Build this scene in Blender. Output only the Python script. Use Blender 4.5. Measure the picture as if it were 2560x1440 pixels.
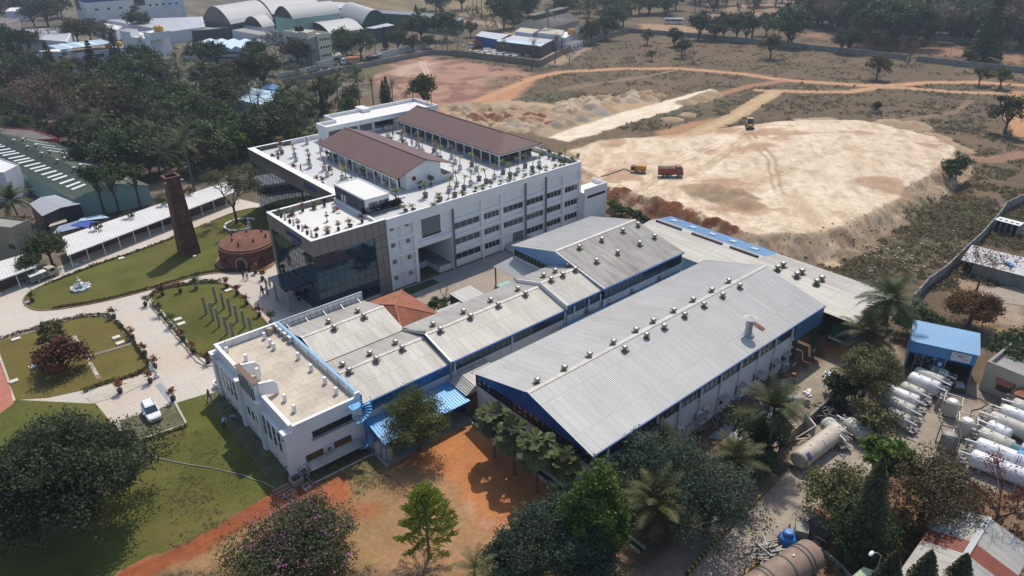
import bpy,bmesh,math,random
import numpy as np
from mathutils import Vector,Matrix

for _o in list(bpy.data.objects):
    bpy.data.objects.remove(_o)
SC=bpy.context.scene
COL=SC.collection
R=math.radians

# ------------------------------------------------------------------ camera
# World axes run along the factory grid: X up-right in the picture, Y up-left, Z up.
F_PX,PIT,ROL,YAW,CAM_H=1768.5,R(27.775),R(-0.912),R(40.203),56.0
_cp,_sp=math.cos(PIT),math.sin(PIT)
_c,_s=math.cos(YAW),math.sin(YAW)
def _grid(v):
    return np.array([_c*v[0]+_s*v[1],-_s*v[0]+_c*v[1],v[2]])
FWD=_grid((0,_cp,-_sp));_u0=_grid((0,_sp,_cp));_r0=_grid((1,0,0))
RT=math.cos(ROL)*_r0+math.sin(ROL)*_u0
UP=-math.sin(ROL)*_r0+math.cos(ROL)*_u0
cam=bpy.data.cameras.new('camera')
cam.sensor_width=36.0
cam.lens=36.0*F_PX/2560.0
cam.clip_start=0.5
cam.clip_end=6000
camo=bpy.data.objects.new('camera',cam);COL.objects.link(camo)
_m=Matrix(((RT[0],UP[0],-FWD[0]),(RT[1],UP[1],-FWD[1]),(RT[2],UP[2],-FWD[2]))).to_4x4()
_m.translation=Vector((0,0,CAM_H))
camo.matrix_world=_m
SC.camera=camo

def P(x,y,z=0.0):
    """ground coordinates (at height z) surveyed from a point of the photograph"""
    d=(x-1280)/F_PX*RT-(y-720)/F_PX*UP+FWD
    t=(z-CAM_H)/d[2]
    return float(d[0]*t),float(d[1]*t)

# ------------------------------------------------------------------ light
SUN_EL=R(58.0)
SUN_AZ=math.atan2(0.58,0.81)                 # direction towards the sun in the XY plane
w=bpy.data.worlds.new('World');SC.world=w;w.use_nodes=True
_nt=w.node_tree;_bg=_nt.nodes['Background']
_sky=_nt.nodes.new('ShaderNodeTexSky');_sky.sky_type='NISHITA';_sky.sun_disc=False
_sky.sun_elevation=SUN_EL
_sky.sun_rotation=math.pi/2-SUN_AZ
_sky.air_density=1.0;_sky.dust_density=1.5
_nt.links.new(_sky.outputs[0],_bg.inputs[0]);_bg.inputs[1].default_value=0.15
_sl=bpy.data.lights.new('sun','SUN');_sl.energy=3.6;_sl.angle=R(0.5);_sl.color=(1.0,0.93,0.83)
_so=bpy.data.objects.new('sun',_sl);COL.objects.link(_so)
_d=Vector((math.cos(SUN_AZ)*math.cos(SUN_EL),math.sin(SUN_AZ)*math.cos(SUN_EL),math.sin(SUN_EL)))
_so.rotation_euler=(-_d).to_track_quat('-Z','Y').to_euler()
_so.location=(60,80,120)
SC.view_settings.view_transform='Standard';SC.view_settings.look='None'
SC.view_settings.exposure=0.15;SC.view_settings.gamma=1.0

# ------------------------------------------------------------------ materials
MATS={}
def _n(nt,t,**kw):
    n=nt.nodes.new(t)
    for k,v in kw.items(): setattr(n,k,v)
    return n
def mat(name,col,rough=0.7,var=0.15,scale=0.6,fine=0.0,fscale=12.0,metal=0.0,spec=0.5,bump=0.0,
        stain=None,samt=0.0,sscale=0.25,brick=None,coat=0.0,stripes=None,streak=False):
    """weathered surface: base colour with large soft tone changes, fine grain, optional stains"""
    if name in MATS: return MATS[name]
    m=bpy.data.materials.new(name);m.use_nodes=True
    nt=m.node_tree;b=nt.nodes['Principled BSDF']
    b.inputs['Roughness'].default_value=rough;b.inputs['Metallic'].default_value=metal
    b.inputs['Specular IOR Level'].default_value=spec
    if coat: b.inputs['Coat Weight'].default_value=coat
    geo=_n(nt,'ShaderNodeNewGeometry')
    n1=_n(nt,'ShaderNodeTexNoise');n1.inputs['Scale'].default_value=scale;n1.inputs['Detail'].default_value=5
    nt.links.new(geo.outputs['Position'],n1.inputs['Vector'])
    ramp=_n(nt,'ShaderNodeMapRange');ramp.inputs[1].default_value=0.25;ramp.inputs[2].default_value=0.75
    ramp.inputs[3].default_value=1-var;ramp.inputs[4].default_value=1+var
    nt.links.new(n1.outputs[0],ramp.inputs[0])
    mul=_n(nt,'ShaderNodeVectorMath',operation='SCALE');mul.inputs[0].default_value=col
    nt.links.new(ramp.outputs[0],mul.inputs['Scale'])
    out=mul.outputs[0]
    if brick:
        bt=_n(nt,'ShaderNodeTexBrick');bw,bh,mc,ba=brick
        bt.inputs['Scale'].default_value=1.0;bt.inputs['Brick Width'].default_value=bw;bt.inputs['Row Height'].default_value=bh
        bt.inputs['Mortar Size'].default_value=min(.05,min(bw,bh)*0.06)
        bt.inputs['Color1'].default_value=(1,1,1,1);bt.inputs['Color2'].default_value=(ba,ba,ba,1)
        bt.inputs['Mortar'].default_value=(*mc,1)
        nt.links.new(geo.outputs['Position'],bt.inputs['Vector'])
        mx=_n(nt,'ShaderNodeVectorMath',operation='MULTIPLY')
        nt.links.new(out,mx.inputs[0]);nt.links.new(bt.outputs[0],mx.inputs[1]);out=mx.outputs[0]
    if fine:
        n2=_n(nt,'ShaderNodeTexNoise');n2.inputs['Scale'].default_value=fscale;n2.inputs['Detail'].default_value=3
        nt.links.new(geo.outputs['Position'],n2.inputs['Vector'])
        r2=_n(nt,'ShaderNodeMapRange');r2.inputs[1].default_value=0.3;r2.inputs[2].default_value=0.7
        r2.inputs[3].default_value=1-fine;r2.inputs[4].default_value=1+fine
        nt.links.new(n2.outputs[0],r2.inputs[0])
        m2=_n(nt,'ShaderNodeVectorMath',operation='SCALE')
        nt.links.new(out,m2.inputs[0]);nt.links.new(r2.outputs[0],m2.inputs['Scale']);out=m2.outputs[0]
    if stain:
        n3=_n(nt,'ShaderNodeTexNoise');n3.inputs['Scale'].default_value=sscale;n3.inputs['Detail'].default_value=5;n3.inputs['Roughness'].default_value=0.62
        if streak:
            mp=_n(nt,'ShaderNodeMapping');mp.inputs['Scale'].default_value=streak
            nt.links.new(geo.outputs['Position'],mp.inputs[0]);nt.links.new(mp.outputs[0],n3.inputs['Vector'])
        else:
            nt.links.new(geo.outputs['Position'],n3.inputs['Vector'])
        r3=_n(nt,'ShaderNodeMapRange');r3.inputs[1].default_value=0.44;r3.inputs[2].default_value=0.76
        r3.inputs[3].default_value=0;r3.inputs[4].default_value=samt
        nt.links.new(n3.outputs[0],r3.inputs[0])
        mm=_n(nt,'ShaderNodeMix',data_type='RGBA')
        nt.links.new(r3.outputs[0],mm.inputs['Factor']);nt.links.new(out,mm.inputs['A']);mm.inputs['B'].default_value=(*stain,1);out=mm.outputs['Result']
    nt.links.new(out,b.inputs['Base Color'])
    if bump:
        n4=_n(nt,'ShaderNodeTexNoise');n4.inputs['Scale'].default_value=fscale;n4.inputs['Detail'].default_value=4
        nt.links.new(geo.outputs['Position'],n4.inputs['Vector'])
        bp=_n(nt,'ShaderNodeBump');bp.inputs['Strength'].default_value=bump;bp.inputs['Distance'].default_value=0.05
        nt.links.new(n4.outputs[0],bp.inputs['Height']);nt.links.new(bp.outputs[0],b.inputs['Normal'])
    MATS[name]=m
    return m

def leaf(name,col,col2=None,trans=0.25,rough=0.55,rnd=0.35):
    """foliage: per-leaf tone from a random face attribute, with some light passing through"""
    if name in MATS: return MATS[name]
    m=bpy.data.materials.new(name);m.use_nodes=True
    nt=m.node_tree;b=nt.nodes['Principled BSDF']
    b.inputs['Roughness'].default_value=rough;b.inputs['Specular IOR Level'].default_value=0.16
    at=_n(nt,'ShaderNodeAttribute',attribute_name='tone')
    mm=_n(nt,'ShaderNodeMix',data_type='RGBA')
    c2=col2 or tuple(c*2.0 for c in col)
    mm.inputs['A'].default_value=(*col,1);mm.inputs['B'].default_value=(*c2,1)
    nt.links.new(at.outputs['Fac'],mm.inputs['Factor'])
    oi=_n(nt,'ShaderNodeObjectInfo')
    mr=_n(nt,'ShaderNodeMapRange');mr.inputs[3].default_value=1-rnd;mr.inputs[4].default_value=1+rnd
    nt.links.new(oi.outputs['Random'],mr.inputs[0])
    sc=_n(nt,'ShaderNodeVectorMath',operation='SCALE')
    nt.links.new(mm.outputs['Result'],sc.inputs[0]);nt.links.new(mr.outputs[0],sc.inputs['Scale'])
    nt.links.new(sc.outputs[0],b.inputs['Base Color'])
    tr=_n(nt,'ShaderNodeBsdfTranslucent');nt.links.new(sc.outputs[0],tr.inputs['Color'])
    ms=_n(nt,'ShaderNodeMixShader');ms.inputs[0].default_value=trans
    nt.links.new(b.outputs[0],ms.inputs[1]);nt.links.new(tr.outputs[0],ms.inputs[2])
    nt.links.new(ms.outputs[0],nt.nodes['Material Output'].inputs['Surface'])
    MATS[name]=m
    return m

def glass(name,col,rough=0.03,metal=0.0,spec=0.9,rot=None):
    if name in MATS: return MATS[name]
    m=bpy.data.materials.new(name);m.use_nodes=True
    nt=m.node_tree;b=nt.nodes['Principled BSDF']
    b.inputs['Base Color'].default_value=(*col,1);b.inputs['Roughness'].default_value=rough
    b.inputs['Metallic'].default_value=metal;b.inputs['Specular IOR Level'].default_value=spec
    b.inputs['IOR'].default_value=1.65;b.inputs['Specular Tint'].default_value=(.5,.74,1,1)
    geo=_n(nt,'ShaderNodeNewGeometry')
    n4=_n(nt,'ShaderNodeTexNoise');n4.inputs['Scale'].default_value=0.35;n4.inputs['Detail'].default_value=1
    nt.links.new(geo.outputs['Position'],n4.inputs['Vector'])
    bp=_n(nt,'ShaderNodeBump');bp.inputs['Strength'].default_value=0.12;bp.inputs['Distance'].default_value=0.12
    nt.links.new(n4.outputs[0],bp.inputs['Height']);nt.links.new(bp.outputs[0],b.inputs['Normal'])
    MATS[name]=m
    return m

# ------------------------------------------------------------------ objects
def thing(name,label,cat,loc=(0,0,0),rz=0.0,group=None):
    o=bpy.data.objects.new(name,None);COL.objects.link(o)
    o.empty_display_size=0.3
    o.location=loc;o.rotation_euler=(0,0,rz)
    o['label']=label;o['category']=cat
    if group: o['group']=group
    return o
def tag(o,label,cat,group=None):
    o['label']=label;o['category']=cat
    if group: o['group']=group
    return o
KIDS={}
def dup(root,loc,rz=0.0,label=None,group=None,scale=None):
    """copy of a thing with its parts and sub-parts"""
    r=root.copy();COL.objects.link(r);r.location=loc;r.rotation_euler=(0,0,rz)
    if scale is not None: r.scale=(scale,scale,scale) if not isinstance(scale,tuple) else scale
    if label: r['label']=label
    if group: r['group']=group
    for ch in KIDS.get(root.name,()):
        c=ch.copy();COL.objects.link(c);c.parent=r
        KIDS.setdefault(r.name,[]).append(c)
        for g in KIDS.get(ch.name,()):
            d=g.copy();COL.objects.link(d);d.parent=c
            KIDS.setdefault(c.name,[]).append(d)
    return r

class MB:
    """collects faces; every method takes world (or local) coordinates"""
    def __init__(s): s.v=[];s.f=[];s.mi=[];s.tone=None
    def add(s,vs,fs,mi=0):
        k=len(s.v);s.v.extend([tuple(v) for v in vs])
        for f in fs: s.f.append(tuple(i+k for i in f));s.mi.append(mi)
        return s
    def box(s,x0,x1,y0,y1,z0,z1,mi=0):
        x0,x1=min(x0,x1),max(x0,x1);y0,y1=min(y0,y1),max(y0,y1)
        return s.add([(x0,y0,z0),(x1,y0,z0),(x1,y1,z0),(x0,y1,z0),(x0,y0,z1),(x1,y0,z1),(x1,y1,z1),(x0,y1,z1)],
                     [(0,3,2,1),(4,5,6,7),(0,1,5,4),(1,2,6,5),(2,3,7,6),(3,0,4,7)],mi)
    def bbox(s,cx,cy,cz,sx,sy,sz,rz=0.0,mi=0):
        c,n=math.cos(rz),math.sin(rz);vs=[]
        for dz in (-sz/2,sz/2):
            for dx,dy in ((-sx/2,-sy/2),(sx/2,-sy/2),(sx/2,sy/2),(-sx/2,sy/2)):
                vs.append((cx+c*dx-n*dy,cy+n*dx+c*dy,cz+dz))
        return s.add(vs,[(0,3,2,1),(4,5,6,7),(0,1,5,4),(1,2,6,5),(2,3,7,6),(3,0,4,7)],mi)
    def prism(s,poly,z0,z1,mi=0):
        n=len(poly)
        a=sum(poly[i][0]*poly[(i+1)%n][1]-poly[(i+1)%n][0]*poly[i][1] for i in range(n))
        if a<0: poly=poly[::-1]
        vs=[(x,y,z0) for x,y in poly]+[(x,y,z1) for x,y in poly]
        fs=[tuple(range(n-1,-1,-1)),tuple(range(n,2*n))]+[(i,(i+1)%n,n+(i+1)%n,n+i) for i in range(n)]
        return s.add(vs,fs,mi)
    def extr(s,pts,vec,mi=0):
        """closed 3-D polygon pushed along a vector"""
        n=len(pts);v=Vector(vec)
        vs=[tuple(p) for p in pts]+[tuple(Vector(p)+v) for p in pts]
        fs=[tuple(range(n-1,-1,-1)),tuple(range(n,2*n))]+[(i,(i+1)%n,n+(i+1)%n,n+i) for i in range(n)]
        return s.add(vs,fs,mi)
    def bar(s,p,q,w,h=None,mi=0):
        h=h or w;p,q=Vector(p),Vector(q);d=(q-p).normalized()
        a=Vector((0,0,1)).cross(d)
        if a.length<1e-3: a=Vector((1,0,0))
        a.normalize();b=d.cross(a)
        vs=[c+a*(w/2*i)+b*(h/2*j) for c in (p,q) for i,j in ((-1,-1),(1,-1),(1,1),(-1,1))]
        return s.add(vs,[(0,3,2,1),(4,5,6,7),(0,1,5,4),(1,2,6,5),(2,3,7,6),(3,0,4,7)],mi)
    def tube(s,pts,r,n=6,mi=0,cap=True):
        pts=[Vector(p) for p in pts];rs=r if isinstance(r,(list,tuple)) else [r]*len(pts)
        k=len(s.v);prev=None
        for i,p in enumerate(pts):
            d=(pts[min(i+1,len(pts)-1)]-pts[max(i-1,0)])
            d=d.normalized() if d.length>1e-9 else Vector((0,0,1))
            a=Vector((0,0,1)).cross(d) if abs(d.z)<0.98 else Vector((1,0,0)).cross(d)
            if prev is not None and a.dot(prev)<0: a=-a
            a.normalize();prev=a;b=d.cross(a)
            for j in range(n):
                t=2*math.pi*j/n
                s.v.append(tuple(p+(a*math.cos(t)+b*math.sin(t))*rs[i]))
        for i in range(len(pts)-1):
            for j in range(n):
                s.f.append((k+i*n+j,k+i*n+(j+1)%n,k+(i+1)*n+(j+1)%n,k+(i+1)*n+j));s.mi.append(mi)
        if cap:
            s.f.append(tuple(k+j for j in range(n-1,-1,-1)));s.mi.append(mi)
            e=k+(len(pts)-1)*n
            s.f.append(tuple(e+j for j in range(n)));s.mi.append(mi)
        return s
    def lathe(s,prof,c=(0,0,0),n=16,mi=0,ax='z',a0=0.0):
        """profile of (radius, height) turned about an axis through c"""
        k=len(s.v)
        for r,h in prof:
            for j in range(n):
                t=a0+2*math.pi*j/n;x,y=r*math.cos(t),r*math.sin(t)
                p=(x,y,h) if ax=='z' else ((h,x,y) if ax=='x' else (y,h,x))
                s.v.append((c[0]+p[0],c[1]+p[1],c[2]+p[2]))
        for i in range(len(prof)-1):
            for j in range(n):
                s.f.append((k+i*n+j,k+i*n+(j+1)%n,k+(i+1)*n+(j+1)%n,k+(i+1)*n+j));s.mi.append(mi)
        s.f.append(tuple(k+j for j in range(n-1,-1,-1)));s.mi.append(mi)
        e=k+(len(prof)-1)*n
        s.f.append(tuple(e+j for j in range(n)));s.mi.append(mi)
        return s
    def sheet(s,a,b,c,d,pitch=0.25,depth=0.045,th=0.03,mi=0):
        """ribbed roofing sheet on the quad a-b (eave) c-d (top, c above b); ribs run up the slope"""
        a,b,c,d=map(Vector,(a,b,c,d))
        L=(b-a).length;n=max(2,int(L/pitch))
        nrm=(b-a).cross(d-a).normalized()
        if nrm.z<0: nrm=-nrm
        lo,hi=[],[]
        for i in range(n):
            for t,h in ((0.0,0),(0.55,0),(0.68,depth),(0.87,depth)):
                u=(i+t)/n
                lo.append(a.lerp(b,u)+nrm*h);hi.append(d.lerp(c,u)+nrm*h)
        lo.append(b.copy());hi.append(c.copy())
        m=len(lo)
        vs=lo+hi
        fs=[(i,i+1,m+i+1,m+i) for i in range(m-1)]
        s.add(vs,fs,mi)
        k=[a,b,c,d];u=[p-nrm*th for p in k]       # flat underside with closed edges
        s.add(u,[(0,3,2,1)],mi)
        s.add([a,b,b-nrm*th,a-nrm*th],[(0,3,2,1)],mi)
        s.add([c,d,d-nrm*th,c-nrm*th],[(0,3,2,1)],mi)
        s.add([a,d,d-nrm*th,a-nrm*th],[(0,1,2,3)],mi)
        s.add([b,c,c-nrm*th,b-nrm*th],[(0,3,2,1)],mi)
        return s
    def build(s,name,mats,parent=None,smooth=False,tone=None,local=False):
        """link as ONE mesh object; with a parent, world coordinates are taken relative to it"""
        me=bpy.data.meshes.new(name)
        off=Vector((0,0,0))
        if parent is not None and not local:
            q=parent
            while q is not None: off+=q.location;q=q.parent
        vs=s.v if off.length==0 else [(x-off.x,y-off.y,z-off.z) for x,y,z in s.v]
        me.from_pydata(vs,[],s.f)
        if not isinstance(mats,(list,tuple)): mats=[mats]
        for m in mats: me.materials.append(m)
        if len(mats)>1: me.polygons.foreach_set('material_index',s.mi)
        if smooth: me.polygons.foreach_set('use_smooth',[True]*len(me.polygons))
        if tone is not None:
            at=me.attributes.new('tone','FLOAT','FACE');at.data.foreach_set('value',tone)
        me.update()
        o=bpy.data.objects.new(name,me);COL.objects.link(o)
        if parent is not None:
            o.parent=parent;KIDS.setdefault(parent.name,[]).append(o)
        return o
def struct(name,mb,m,smooth=False):
    o=mb.build(name,m,smooth=smooth);o['kind']='structure';return o
def cap_w(w): return w
# ------------------------------------------------------------------ terrain
rng=np.random.default_rng(7)
_lat=rng.random((256,256))
def vnoise(x,y):
    xi=np.floor(x).astype(int);yi=np.floor(y).astype(int)
    fx=x-xi;fy=y-yi;fx=fx*fx*(3-2*fx);fy=fy*fy*(3-2*fy)
    g=lambda a,b: _lat[a & 255,b & 255]
    return (g(xi,yi)*(1-fx)+g(xi+1,yi)*fx)*(1-fy)+(g(xi,yi+1)*(1-fx)+g(xi+1,yi+1)*fx)*fy
def fbm(x,y,s,o=4):
    t=0;a=1.0;n=0
    for i in range(o):
        t=t+a*vnoise(x*s+17*i,y*s+31*i);n+=a;a *= 0.5;s *= 2.03
    return t/n
def axis(lo,a,step,b,hi,s2=2.0,c=None,grow=1.12):
    dense=list(np.arange(a,b,step));v=dense[-1]
    while v<c: v+=s2;dense.append(v)
    st=s2
    while v<hi: st *= grow;v+=st;dense.append(v)
    v=a;st=step;pre=[]
    while v>lo: st *= 1.25;v-=st;pre.append(v)
    return np.array(pre[::-1]+dense)
GX=axis(-900,-10,0.55,205,2600,1.6,330)
GY=axis(-900,-10,0.55,205,2600,1.6,330)
X,Y=np.meshgrid(GX,GY,indexing='ij')
jx=X+3.0*(fbm(X,Y,0.13)-0.5)+1.2*(fbm(X,Y,0.6)-0.5)
jy=Y+3.0*(fbm(X+90,Y,0.13)-0.5)+1.2*(fbm(X+50,Y,0.6)-0.5)
def sdist(poly,x,y):
    """signed distance, positive inside"""
    d=np.full(x.shape,1e9);ins=np.zeros(x.shape,bool);n=len(poly)
    for i in range(n):
        (ax,ay),(bx,by)=poly[i],poly[(i+1)%n]
        ex,ey=bx-ax,by-ay;l=ex*ex+ey*ey+1e-9
        t=np.clip(((x-ax)*ex+(y-ay)*ey)/l,0,1)
        d=np.minimum(d,np.hypot(x-ax-t*ex,y-ay-t*ey))
        c=(ay>y) != (by>y)
        ins ^= c & (x<ex*(y-ay)/(ey+(1e-12 if ey==0 else 0))+ax)
    return np.where(ins,d,-d)
def ldist(pl,x,y):
    d=np.full(x.shape,1e9)
    for (ax,ay),(bx,by) in zip(pl,pl[1:]):
        ex,ey=bx-ax,by-ay;l=ex*ex+ey*ey+1e-9
        t=np.clip(((x-ax)*ex+(y-ay)*ey)/l,0,1)
        d=np.minimum(d,np.hypot(x-ax-t*ex,y-ay-t*ey))
    return d
def sstep(d,a,b): t=np.clip((d-a)/(b-a),0,1);return t*t*(3-2*t)
px=lambda *pts: [P(*p) for p in pts]
# --- heights: the levelled fill and its banks, heaps of soil
PLAT=[P(*p) for p in ((1420,385,.2),(1500,352,.2),(1600,345,.2),(1700,335,.2),(1800,322,.3),(1890,312,.6),(2000,302,1),(2150,306,1.6),
        (2240,332,2.2),(2330,350,2.6),(2388,376,3),(2386,398,3),(2300,462,3.2),(2250,490,3.3),(2147,552,3.3),(2053,590,3.3),
        (2002,598,3.3),(1935,594,3),(1890,604,2.6),(1850,603,2.0),(1800,584,1.6),(1720,548,1.0),(1620,522,.6),(1520,488,.3),(1468,452,.2))]
plat_d=sdist(PLAT,jx,jy)
_a=np.array(P(2053,590,3.3));_b=np.array(P(1700,330,0.2));_ab=_b-_a
tt=np.clip(((X-_a[0])*_ab[0]+(Y-_a[1])*_ab[1])/(_ab @ _ab),0,1)
_c2=np.array(P(2330,400,3))
rr=np.clip(1-np.hypot(X-_c2[0],Y-_c2[1])/75,0,1)
top=np.clip(4.0*(1-tt)**0.8,0.15,None);top=np.maximum(top,3.7*sstep(rr,0.15,0.7))
Zg=top*np.clip((plat_d+4.4)/4.4,0,1)
_in=sstep(plat_d,0,2)
Zg+=0.10*_in*(fbm(X,Y,0.5)-0.5)
bank=sstep(plat_d,-5.5,-2.5)*(1-sstep(plat_d,-1.0,0.5))
Zg+=bank*np.clip(top,0,2)*(0.5*(fbm(X,Y,0.45,3)-0.5)+.5*(fbm(X+7,Y,1.1,2)-.5))
heapw=np.zeros_like(X);heapt=np.zeros_like(X);heapz=np.zeros_like(X)
hr=random.Random(5)
def heap(x,y,r,h,tone):
    global heapw,heapt,heapz
    i0,i1=np.searchsorted(GX,(x-1.6*r,x+1.6*r));j0,j1=np.searchsorted(GY,(y-1.6*r,y+1.6*r))
    sl=(slice(i0,i1),slice(j0,j1))
    d=np.hypot(X[sl]-x,(Y[sl]-y))*(1+0.5*(fbm(X[sl]+x,Y[sl],0.35,3)-0.5))/r
    z=h*np.clip(1-d**1.3,0,1)
    up=z>heapz[sl]
    heapz[sl]=np.maximum(heapz[sl],z)
    heapt[sl]=np.where(up & (z>0.05),tone,heapt[sl])
    heapw[sl]=np.maximum(heapw[sl],np.clip(z*4,0,1))
# heaps of tipped soil behind the office block (rows along the pale haul road)
for q in range(150):
    u,v_=hr.random(),hr.random()
    x0=1135+u*420;y0=262+v_*62+14*u-(8 if u>.7 else 0)
    if y0>335-max(0,x0-1370)*.37: continue
    xx,yy=P(x0,y0)
    heap(xx,yy,hr.uniform(2.2,3.9),hr.uniform(.9,2.1),hr.choice((0.5,.55,.6,.7,.75,.35)) if not (1180<x0<1380 and 275<y0<312) else hr.choice((.05,.1,.3,.5)))
for q in range(46):
    u=hr.random();x0=1400+u*250;y0=268-u*34+hr.uniform(-9,12)
    xx,yy=P(x0,y0);heap(xx,yy,hr.uniform(2.0,3.4),hr.uniform(1.0,2.2),hr.choice((.8,.9,.7,.65,.4)) if u<.8 else hr.choice((.3,.25,.7)))
for x0,y0,r,h in ((2230,310,5,1.6),(2280,318,6,2),(2200,312,3,1.2),(2330,345,5,1.5),(2360,360,4,1.5),(2040,302,3.5,1.0),(2070,300,3,.9),(2000,303,3,.8),
                     (2395,375,4,1.3),(1760,515,5,2.4),(1790,522,5.5,2.6),(1830,530,5,2.5),(1735,505,3.5,1.5),(1855,550,4,1.8),(1715,258,4,1.5),(1775,240,4.5,2.1),(1750,250,4.5,2.0),
                     (1680,300,3.5,1),(1720,288,3,.9)):
    xx,yy=P(x0,y0);heap(xx,yy,r,h,0.55)
# trench spoil along the back of the sheds
SPOIL=px((1515,500),(1570,512),(1640,540),(1700,562),(1760,592),(1830,622))
for i in range(60):
    t=hr.random()*(len(SPOIL)-1);k=int(t);f=t-k
    heap(SPOIL[k][0]*(1-f)+SPOIL[k+1][0]*f+hr.uniform(-1.6,1.6),SPOIL[k][1]*(1-f)+SPOIL[k+1][1]*f+hr.uniform(-1.6,1.6),hr.uniform(.9,1.8),hr.uniform(.4,1.1),.08)
Zg=Zg+heapz*(0.85+0.5*(fbm(X,Y,1.1,3)-0.4))
# red earth bank in front of the lawn
DITCH=px((330,1440),(480,1375),(600,1305),(700,1245),(760,1225))
# --- colours (albedo of the different soils and dry grass)
n1=fbm(X,Y,0.035,5);n2=fbm(X+300,Y,0.16,4);n3=fbm(X,Y+200,0.55,3);n4=fbm(X+77,Y+20,1.3,2)
def mixc(C,w,c): return C*(1-w[...,None])+np.array(c)*w[...,None]
C=np.zeros(X.shape+(3,))+np.array((0.112,0.082,0.052))
C=mixc(C,sstep(n1,.42,.62),(0.142,0.098,0.062))
C=mixc(C,sstep(n2,.5,.68)*.8,(0.075,0.066,0.034))
C=mixc(C,sstep(n3*.6+n2*.4,.54,.66)*.7,(0.17,0.115,0.072))
veg=0.5*sstep(n2,.35,.6)+.25
def zone(poly,c,soft=1.2,c2=None,amt=0.6,nz=None,v=0.0,w=1.0):
    global C,veg
    k=sstep(sdist(px(*poly),jx,jy),-soft,soft)*w
    cc=np.zeros_like(C)+np.array(c)
    if c2 is not None: cc=mixc(cc,sstep(n2 if nz is None else nz,.45,.65)*amt,c2)
    C=C*(1-k[...,None])+cc*k[...,None];veg=veg*(1-k)+v*k
def track(pl,wd,c,v=0.0,a=1.0,soft=.6):
    global C,veg
    k=(1-sstep(ldist(px(*pl),X*.6+jx*.4,Y*.6+jy*.4),wd/2-soft,wd/2+soft))*a
    C=C*(1-k[...,None])+np.array(c)*k[...,None];veg=veg*(1-k)+v*k
SAND=(0.54,0.435,0.31);OCH=(0.36,0.225,0.12);RED=(0.20,0.075,0.035);TRK=(0.38,0.20,0.105)
# woods and works to the upper left: leaf litter and dust
zone(((0,0),(0,720),(300,700),(640,480),(640,350),(800,260),(980,230),(1000,200),(860,200),(660,220),(690,180),(1100,120),(1220,60),(900,30),(850,0)),(0.10,0.082,0.06),4,(0.17,0.14,0.105),.8,v=.3)
zone(((930,-60),(880,8),(1000,30),(1240,45),(1250,5),(1200,-60)),(0.23,0.16,0.085),8,(0.10,0.10,0.045),.8,v=.5)
zone(((1980,-60),(2010,60),(2000,80),(2200,85),(2330,100),(2700,105),(2700,-80)),(0.075,0.066,0.05),3,(0.11,.09,.06),.6,v=.4)
zone(((1740,40),(1830,8),(2000,0),(2005,25),(1950,45),(1860,62),(1720,58)),(0.23,0.165,0.115),4,(0.30,0.17,0.11),.6,v=.2)
zone(((1600,60),(1700,62),(1780,80),(1600,85)),(0.30,0.19,0.11),3,v=.1)
zone(((1990,85),(2110,80),(2330,110),(2560,130),(2560,165),(2400,145),(2180,120)),(0.27,0.15,0.095),3,(0.12,0.10,0.06),.9,v=.3)
zone(((2120,100),(2350,108),(2340,128),(2200,120)),(0.33,0.16,0.085),2,v=.1)
zone(((1130,50),(1260,55),(1250,130),(1400,165),(1480,120),(1200,60)),(0.27,0.20,0.14),2,v=.1)
# scraped red field in front of the walled yard
zone(((900,195),(950,168),(1060,140),(1150,150),(1290,172),(1330,185),(1260,225),(1150,260),(1080,285),(1000,255),(960,225)),(0.31,0.185,0.125),3,(0.19,0.095,0.07),.9,v=0)
zone(((975,170),(1060,150),(1110,165),(1060,185),(990,190)),(0.42,0.31,0.23),4,(0.3,0.2,0.15),.6,w=.8)
zone(((870,195),(900,178),(960,163),(1000,168),(940,185),(895,205)),(0.13,0.115,0.065),2,v=.6)
zone(((1080,285),(1150,262),(1270,222),(1330,192),(1340,205),(1300,235),(1290,260),(1200,262),(1110,300)),TRK,2.5,OCH,.7)
zone(((1215,200),(1300,188),(1320,195),(1250,222),(1215,222)),(0.17,0.11,0.07),2,v=.5,w=.7)
# spoil ground below the heaps
zone(((1090,270),(1280,250),(1400,262),(1470,262),(1640,240),(1660,262),(1500,305),(1370,345),(1280,310),(1150,300)),(0.36,0.265,0.165),2,OCH,.5)
zone(((1290,250),(1330,235),(1420,225),(1440,250),(1400,262)),(0.10,0.088,0.055),2,(0.07,.085,.03),.7,v=.9)
# levelled fill
kk=sstep(plat_d,-.8,.8)
sandc=mixc(np.zeros_like(C)+np.array(SAND),sstep(n2*.6+n1*.4,.44,.60)*.55,(0.46,0.32,0.215))
_st=fbm((X*.8+Y*.6)*.12,(X*-.6+Y*.8)*.6,1.0,3)
sandc=mixc(sandc,sstep(_st,.45,.66)*.6,(0.62,0.515,0.385))
sandc=mixc(sandc,sstep(fbm(X+11,Y+40,.09,4),.60,.68)*.65,(0.30,0.165,0.095))
_er=sstep(fbm(X,Y,1.1,3),.56,.66)*(1-sstep(plat_d,2,14))*.35
sandc=mixc(sandc,_er,(0.25,0.17,0.09))
sandc=mixc(sandc,sstep(vnoise((X*.8+Y*.6)*.3,(X*-.6+Y*.8)*.8),.62,.8)*.4,(0.33,0.24,0.155))
C=C*(1-kk[...,None])+sandc*kk[...,None];veg *= 1-kk
bk=sstep(plat_d,-5.0,-4.0)*(1-sstep(plat_d,-.3,.3))*sstep(top,.5,1.6)
bc=mixc(np.zeros_like(C)+np.array((0.36,0.25,0.155)),sstep(n3,.45,.6)*.7,(0.45,0.34,0.23))
bc=mixc(bc,sstep(fbm(X,Y,.08,3),.52,.6)*.8,(0.21,0.085,0.045))
C=C*(1-bk[...,None])+bc*bk[...,None];veg *= 1-bk
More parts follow.
